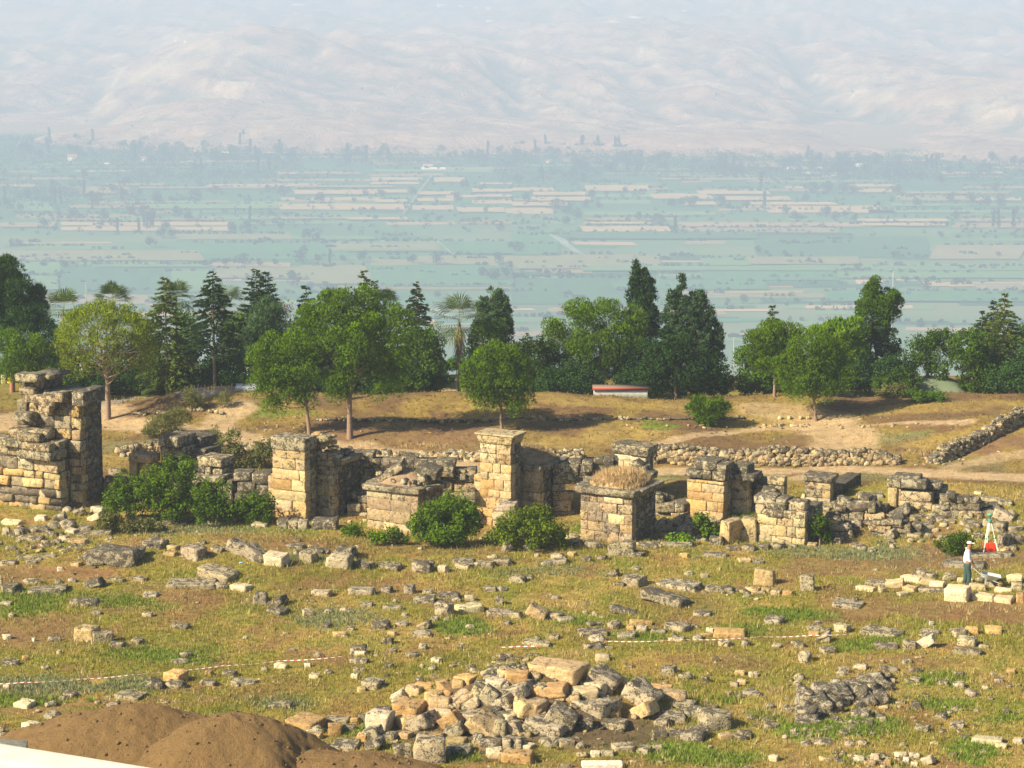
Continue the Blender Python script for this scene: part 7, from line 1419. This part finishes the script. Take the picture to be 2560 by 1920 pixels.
for j in range(13):
    g = G(478 + j * 8.5, 976); mb = MB(); h_ = .2 + .14 * ((j * 7) % 5) / 4; limb(mb, [g - b + [0, 0, -.08], g - b + [.01 * (j % 3), 0, h_]], [.03, .025], (.32, .26, .2), 5); mb.build("stake", M_ATTR, fe)
mb = MB(); stone(mb, (0, 0, .08), (1.1, 1.2, .2), (0, 0, .05), (.42, .47, .52), 0, .01, .05, 5, jit=.01); o = mb.build("concrete_slab", M_ATTR); o.location = tuple(G(618, 972)); tag(o, "bluish grey concrete slab on the crest below the picnic tables", "slab")
for (px, ty, Y) in ((2226, 680, 143), (1833, 845, 143), (222, 708, 143)):
    b = gat(px, Y); zt = at(px, ty, Y)[2] - b[2]; r_ = empty("lamp_post", b); tag(r_, {2226: "thin pale lamp post beside the two-headed conifer's top", 1833: "thin pale lamp post in the gap beside the grey-green cypress", 222: "thin pale lamp post behind the open pine's crown"}[px], "lamp post", "thin lamp posts behind the park")
    mb = MB(); limb(mb, [[0, 0, -.2], [0, 0, zt * .5], [0, 0, zt]], [.024, .02, .014], (.55, .57, .56), 7); mb.build("pole", M_ATTR, r_); mb = MB(); stone(mb, (.06, 0, zt + .02), (.10, .05, .03), (0, 0, 0), (.55, .57, .56), 0, .01, .2, 3); mb.build("lamp_head", M_ATTR, r_)
mb = MB(); stone(mb, (0, 0, .2), (.26, .3, .5), (0, 0, .2), (.68, .55, .36), 0, .02, .06, 5); o = mb.build("gate_pillar", M_ATTR); o.location = tuple(G(9, 958)); tag(o, "cream stone pillar stub beside the road behind the tallest ruin", "pillar")
mb = MB(); stone(mb, (0, 0, .15), (.16, .16, .3), (0, .2, 0), (.85, .65, .03), 0, .02, .2, 5); o = mb.build("yellow_bin", M_ATTR); o.location = tuple(G(23, 958)); tag(o, "small bright yellow bin peeping out behind the tallest ruin", "bin")
for j, px in enumerate((1950, 1974, 2002, 2020)):
    mb = MB(); stone(mb, (0, 0, .07), (.2, .18, .18), (0, 0, j), CR, .1, .1, .4, 5); o = mb.build("boulder", M_STONE); o.location = tuple(G(px, 1048)); tag(o, "small cream stone in a row beside the low-crowned pine's stem", "stone", "marker stones by the low-crowned pine")

# ------------------------------------------------------------------ valley trees, houses
rs = np.random.RandomState(404); VT = np.array([.014, .050, .038])
def vt_mesh(i, tallk):
    r_ = np.random.RandomState(900 + i); nb = 9 if not tallk else 7; C = []; 
    for j in range(nb):
        if tallk: C.append([r_.uniform(-.04, .04), r_.uniform(-.04, .04), .2 + .72 * j / nb])
        else: d = r_.normal(size=3); d /= np.linalg.norm(d); C.append([d[0] * .26, d[1] * .26, .52 + d[2] * .22])
    Rr = np.array([r_.uniform(.09, .13) if tallk else r_.uniform(.18, .28) for _ in range(nb)]); v, c = leaves(np.array(C), Rr, 46, .055, VT, r_)
    tr = np.array([[-.02, 0, -.05], [.02, 0, -.05], [0, 0, .5]]); v = np.vstack([v, tr, tr[:, [1, 0, 2]]]); c = np.vstack([c, [[.1, .08, .06]] * 2])
    o = mk("valley_tree" if not tallk else "poplar_tree", v, np.arange(len(v)).reshape(-1, 3), M_LEAF, None, np.hstack([c, np.ones((len(c), 1))])); return o
protos = [vt_mesh(i, False) for i in range(4)]; pops = [vt_mesh(10 + i, True) for i in range(2)]; usedp = set()
VLM = [("the two white houses", 270, 400), ("the slender poplar row", 365, 575), ("the striped orchard rows", 960, 620), ("the diagonal farm track", 1055, 480), ("the smoke wisp", 1440, 620), ("the long pink field", 1930, 570), ("the herringbone orchard", 2100, 620),
 ("the far village roofs", 2060, 425), ("the pink-roofed farmhouse", 1069, 415), ("the yellow-walled house", 1371, 405), ("the broad tan field", 850, 690), ("the dark square field", 290, 700), ("the tan strips", 900, 505), ("the pale hedge gap", 150, 560), ("the rightmost strips", 2440, 500), ("the middle strips", 1500, 490), ("the large dark field", 1500, 730), ("the low double strip", 350, 565)]
def vlabel(px, py, wpx, pop, belt=False):
    d, nm, lx, ly = min((math.hypot(px - a, (py - b) * 3), n, a, b) for n, a, b in VLM); rel = "beside" if abs(py - ly) < 14 else ("beyond" if py < ly else "in front of")
    sz = ("small" if wpx < 20 else "middling" if wpx < 29 else "big"); kind = "slender poplar" if pop else "round tree"
    return f"{sz} hazy blue-green {kind} {rel} {nm} " + ("in the village belt" if belt else "in the valley")
def put_vt(px, py, wpx, pop=False, label=None, grp="hazy trees scattered over the valley fields", zb=None, hk=1.0):
    g = V(px, py) if zb is None else zb; s = g[1] / F; src = pops[rs.randint(2)] if pop else protos[rs.randint(4)]
    o = src.copy() if src.name in usedp else src
    if src.name not in usedp: usedp.add(src.name)
    else: COL.objects.link(o)
    k = wpx * s; o.location = tuple(g); o.scale = (k * 1.15, k * 1.15, k * rs.uniform(.95, 1.2) * hk) if not pop else (k * 3.2, k * 3.2, k * 4.6); o.rotation_euler = (0, 0, rs.uniform(0, 6.28))
    tag(o, vlabel(px, py, wpx, pop, "belt" in grp) if zb is None else label, "tree", grp)
LT = "310 945 50;450 950 55;190 990 60;235 1000 30;255 945 40;845 880 70;680 885 60;925 840 50;560 940 60;620 940 60;660 935 40;770 945 60;815 955 50;1040 860 30;1160 835 40;1225 850 60;1385 880 50;1580 850 40;1645 860 50;1780 850 50;655 1070 60;700 1030 60;745 1030 50;715 1000 50;1000 1000 50;1060 1005 60;1100 1060 25;1215 990 40;1320 1040 60;1365 1045 50;80 1070 50;50 1060 30;1620 950 30;1840 960 40;1900 960 40;280 1160 40;330 1155 14;365 1155 20;885 1150 40;970 1145 40;1050 1145 60;1125 1150 40;1190 1145 35;1300 1140 80;1375 1135 40;1480 1135 40;1570 1135 60;1885 1145 60;1780 1140 50;2150 1140 60;2200 1160 40;1270 1240 80;1330 1262 60;1400 1262 60;1440 1265 50;1890 1290 40;2090 1200 60;2130 1215 70;2180 1205 60;30 890 50;90 915 40;110 870 60;160 850 50;230 820 50;390 865 50;430 860 40;540 850 50;600 850 40;740 870 30;45 975 20;1975 880 50;2010 820 50;2160 1000 50;2100 920 30"
RT = "65 870 50;490 830 30;340 860 50;190 920 60;240 930 60;280 955 60;230 970 50;380 900 40;320 900 50;545 950 40;640 980 60;610 970 40;780 900 60;740 895 50;690 895 50;900 900 60;930 905 40;1270 870 40;1355 940 55;1180 930 40;1225 950 50;1640 880 30;1750 890 50;1890 870 60;1980 890 60;2040 900 60;2110 900 60;2170 930 50;1480 960 40;1280 1135 30;1335 1140 30;1495 1170 45;2100 1110 30;1785 1260 60;1000 1313 50;930 1313 30;1920 950 40;30 1090 60;0 1080 40;960 770 40;1850 800 50;1400 960 50;1440 945 40;1580 890 30;1010 905 40;1300 840 60;1360 835 60;1430 840 60;1480 835 50;1660 835 50;2090 830 50;500 960 30;850 1020 30;1850 1030 40;1100 1105 30;1180 1110 30;1250 1105 24;1060 1100 40;560 1000 20"
for half, txt in ((0, LT), (1, RT)):
    ox = 0 if half == 0 else 1280
    for t in txt.split(";"):
        x_, y_, w_ = map(float, t.split()); put_vt(ox + x_ * .5787, y_ * .5787, w_ * .5787 * .95, False, "faint blue-green round tree standing between valley fields")
for (x_, y_) in ((600, 1010), (622, 985), (638, 985), (650, 985), (663, 985), (508, 1010), (1080, 960), (1425, 1145), (2480 / .5787 - 0, 0)):
    if y_: put_vt(x_ * .5787, y_ * .5787, 10, True, "faint slender poplar standing between valley fields")
for (x_, y_) in ((1090, 910), (1075, 830), (2080, 990), (2100, 990), (2165, 990), (705, 1015)): put_vt(1280 + x_ * .5787, y_ * .5787, 12, True, "faint slender poplar standing between valley fields")
bands = [(0, 420, 350, 400, 34), (330, 720, 370, 450, 44), (560, 760, 350, 400, 16), (860, 1300, 375, 412, 30), (1280, 1560, 352, 400, 34), (1280, 1480, 405, 460, 14), (1480, 1820, 398, 436, 26), (1800, 2260, 400, 446, 36), (2100, 2560, 405, 450, 28), (0, 330, 420, 520, 16)]
for (x0, x1, y0, y1, n) in bands:
    for _ in range(n):
        x_, y_ = rs.uniform(x0, x1), rs.uniform(y0, y1); pop = rs.rand() < .15
        put_vt(x_, max(y_, 350 + .020 * x_), rs.uniform(15, 30) if not pop else 10, pop, "hazy tree of the village belt at the foot of the hills", "trees of the village belt at the foot of the hills")
pts = []; 
for (x0, x1, y0, y1, n) in bands:
    for _ in range(n * 13): pts.append(V(rs.uniform(x0 - 40, x1 + 40), max(rs.uniform(y0 - 14, y1 + 6), 350 + .02 * x0)) + [0, 0, 3])
for _ in range(520): pts.append(V(rs.uniform(-20, 2580), rs.uniform(440, 590)) + [0, 0, 1.2])
nA = len(pts) - 520; pts += [np.array([hx_, hy_, VZ + 1.2]) for hx_, hy_ in HEDGE]; P3 = np.array(pts); Rr = np.concatenate([rs.uniform(3.5, 9, nA), rs.uniform(1.5, 3.5, 520), rs.uniform(1.2, 2.8, len(HEDGE))]); v, c = leaves(P3, Rr, 30, 1.0, VT * 1.1, rs)
o = mk("far_woods", v, np.arange(len(v)).reshape(-1, 3), M_LEAF, None, np.hstack([c, np.ones((len(c), 1))])); tag(o, "hazy belt of woods and hedges across the valley floor", "woods", kind="stuff")
def on_hill(px, py):
    d = ray(px, py); Ys = np.arange(3200, 10500, 20.0); t = Ys / d[1]; zz = CAMH + d[2] * t; g = hillz(d[0] * t, Ys); k = np.nonzero(zz <= g)[0]
    if len(k) == 0: return None
    i = k[0]; return np.array([d[0] * t[i], Ys[i], g[i]])
rs2 = np.random.RandomState(6)
for (x_, y_) in ((330, 320), (217, 308), (906, 232), (1050, 200), (2130, 235), (2095, 285), (1790, 250), (660, 260), (1560, 330)): 
    g = on_hill(x_, y_)
    if g is not None: put_vt(x_, y_, 8, False, "tiny dark tree dotting the bare hillside", "lone trees on the bare hills", zb=g)
HG = "small pale houses in the valley and on the hills"
def house(px, py, wpx, hpx, wall=(.80, .77, .70), roof=(.42, .20, .14), zb=None, label="small white house with reddish roof at the foot of the hills", flatr=False):
    g = V(px, py) if zb is None else zb; s = g[1] / F; w = wpx * s; h = hpx * s * .62; e = empty("house", g, rs2.uniform(-.15, .15)); tag(e, label, "house", HG); d_ = w * .7
    mb = MB(); boxq(mb, -w/2, w/2, 0, d_, -1, h, wall); mb.build("wall", M_RUB, e)
    mb = MB(); hr = hpx * s * .38
    if flatr: boxq(mb, -w/2 - .2, w/2 + .2, -.2, d_ + .2, h + .05, h + .5, roof)
    else: mb.add([(-w/2-.5, -.5, h), (w/2+.5, -.5, h), (w/2+.5, d_+.5, h), (-w/2-.5, d_+.5, h), (-w/2-.5, d_/2, h+hr), (w/2+.5, d_/2, h+hr)], [(0, 1, 5, 4), (2, 3, 4, 5), (3, 2, 1, 0)], roof); mb.add([(-w/2-.5, -.5, h), (-w/2-.5, d_/2, h+hr), (-w/2-.5, d_+.5, h), (w/2+.5, -.5, h), (w/2+.5, d_+.5, h), (w/2+.5, d_/2, h+hr)], [(0, 1, 2), (3, 4, 5)], roof)
    mb.build("roof", M_RUB, e)
    for j in range(max(2, int(wpx / 7))):
        mb = MB(); x0 = -w/2 + w * (j + .3) / max(2, int(wpx / 7)); boxq(mb, x0, x0 + w * .12, -.12, -.02, h * .35, h * .7, (.12, .14, .17)); mb.build("window", M_RUB, e)
house(181, 402, 22, 16, label="two-storeyed white house among hazy trees, nearest the picture's edge"); house(360, 406, 17, 14, label="bright little white house left of the tall hazy poplars"); house(634, 370, 18, 9, label="pale farmhouse at the foot of the two-shouldered hill")
house(1069, 419, 24, 8, wall=(.6, .5, .42), roof=(.55, .33, .28), label="long low farmhouse with a faded pink roof in the fields"); house(1371, 407, 12, 8, wall=(.8, .68, .35), label="tiny yellow-walled house in the hazy tree belt"); house(1626, 377, 16, 7, label="tiny white house just below the gullied hills", flatr=True)
house(2027, 436, 12, 12, label="tall narrow white house in the hazy village"); house(2148, 418, 16, 9, roof=(.7, .68, .64), label="pale-roofed house at the village's edge"); house(2074, 444, 34, 6, roof=(.55, .35, .3), label="long shed with a pinkish roof in the hazy village"); house(1990, 424, 40, 6, roof=(.55, .38, .32), label="long house with faded roof at the village centre")
house(500, 412, 18, 6, label="low house half hidden by hazy trees", flatr=True); house(270, 410, 16, 5, label="low pale building between the two white houses", flatr=True)
for (x_, y_, w_, h_, lb) in ((1596, 48, 40, 8, "long cream factory shed on the plateau above the hills"), (1710, 34, 14, 5, "small bright building on the plateau's skyline"), (755, 18, 44, 9, "long pale building high on the far plateau"), (1110, 18, 30, 9, "white block at the far town's near end"), (1154, 22, 14, 7, "small white block of the far town"), (1190, 24, 12, 7, "narrow white block of the far town"), (1222, 24, 14, 8, "last white block of the far town"), (1228, 58, 22, 7, "pale low building below the far town"), (440, 106, 8, 9, "small white tower-like building on the hill saddle"), (465, 108, 10, 5, "small white house beside the tower-like building")):
    g = on_hill(x_, y_)
    if g is not None: house(x_, y_, w_, h_, wall=(.92, .88, .74), roof=(.8, .78, .72), zb=g, label=lb, flatr=True)
# a thin smoke plume rising from the fields
ps = [V(1462, 641) + [0, 0, 1], V(1462, 641) + [-9, 6, 5], V(1462, 641) + [-19, 12, 12], V(1462, 641) + [-32, 20, 18]]; mb = MB(); limb(mb, ps, [.8, 2.0, 3.2, 1.0], (1, 1, 1), 10)
V2 = np.vstack(mb.v); f2 = [tuple(r) for r in mb.f[0].tolist()] + [tuple(range(9, -1, -1)), tuple(range(30, 40))]; sm_m = bpy.data.materials.new("smoke"); sm_m.use_nodes = True; q_ = sm_m.node_tree; q_.nodes.clear(); oo = q_.nodes.new('ShaderNodeOutputMaterial'); pv2 = q_.nodes.new('ShaderNodeVolumePrincipled'); pv2.inputs['Density'].default_value = .12; pv2.inputs['Color'].default_value = (.95, .95, .95, 1); q_.links.new(pv2.outputs[0], oo.inputs['Volume'])
o = mk("smoke", V2, f2, sm_m); tag(o, "thin white wisp of smoke rising from the valley fields", "smoke", kind="stuff")
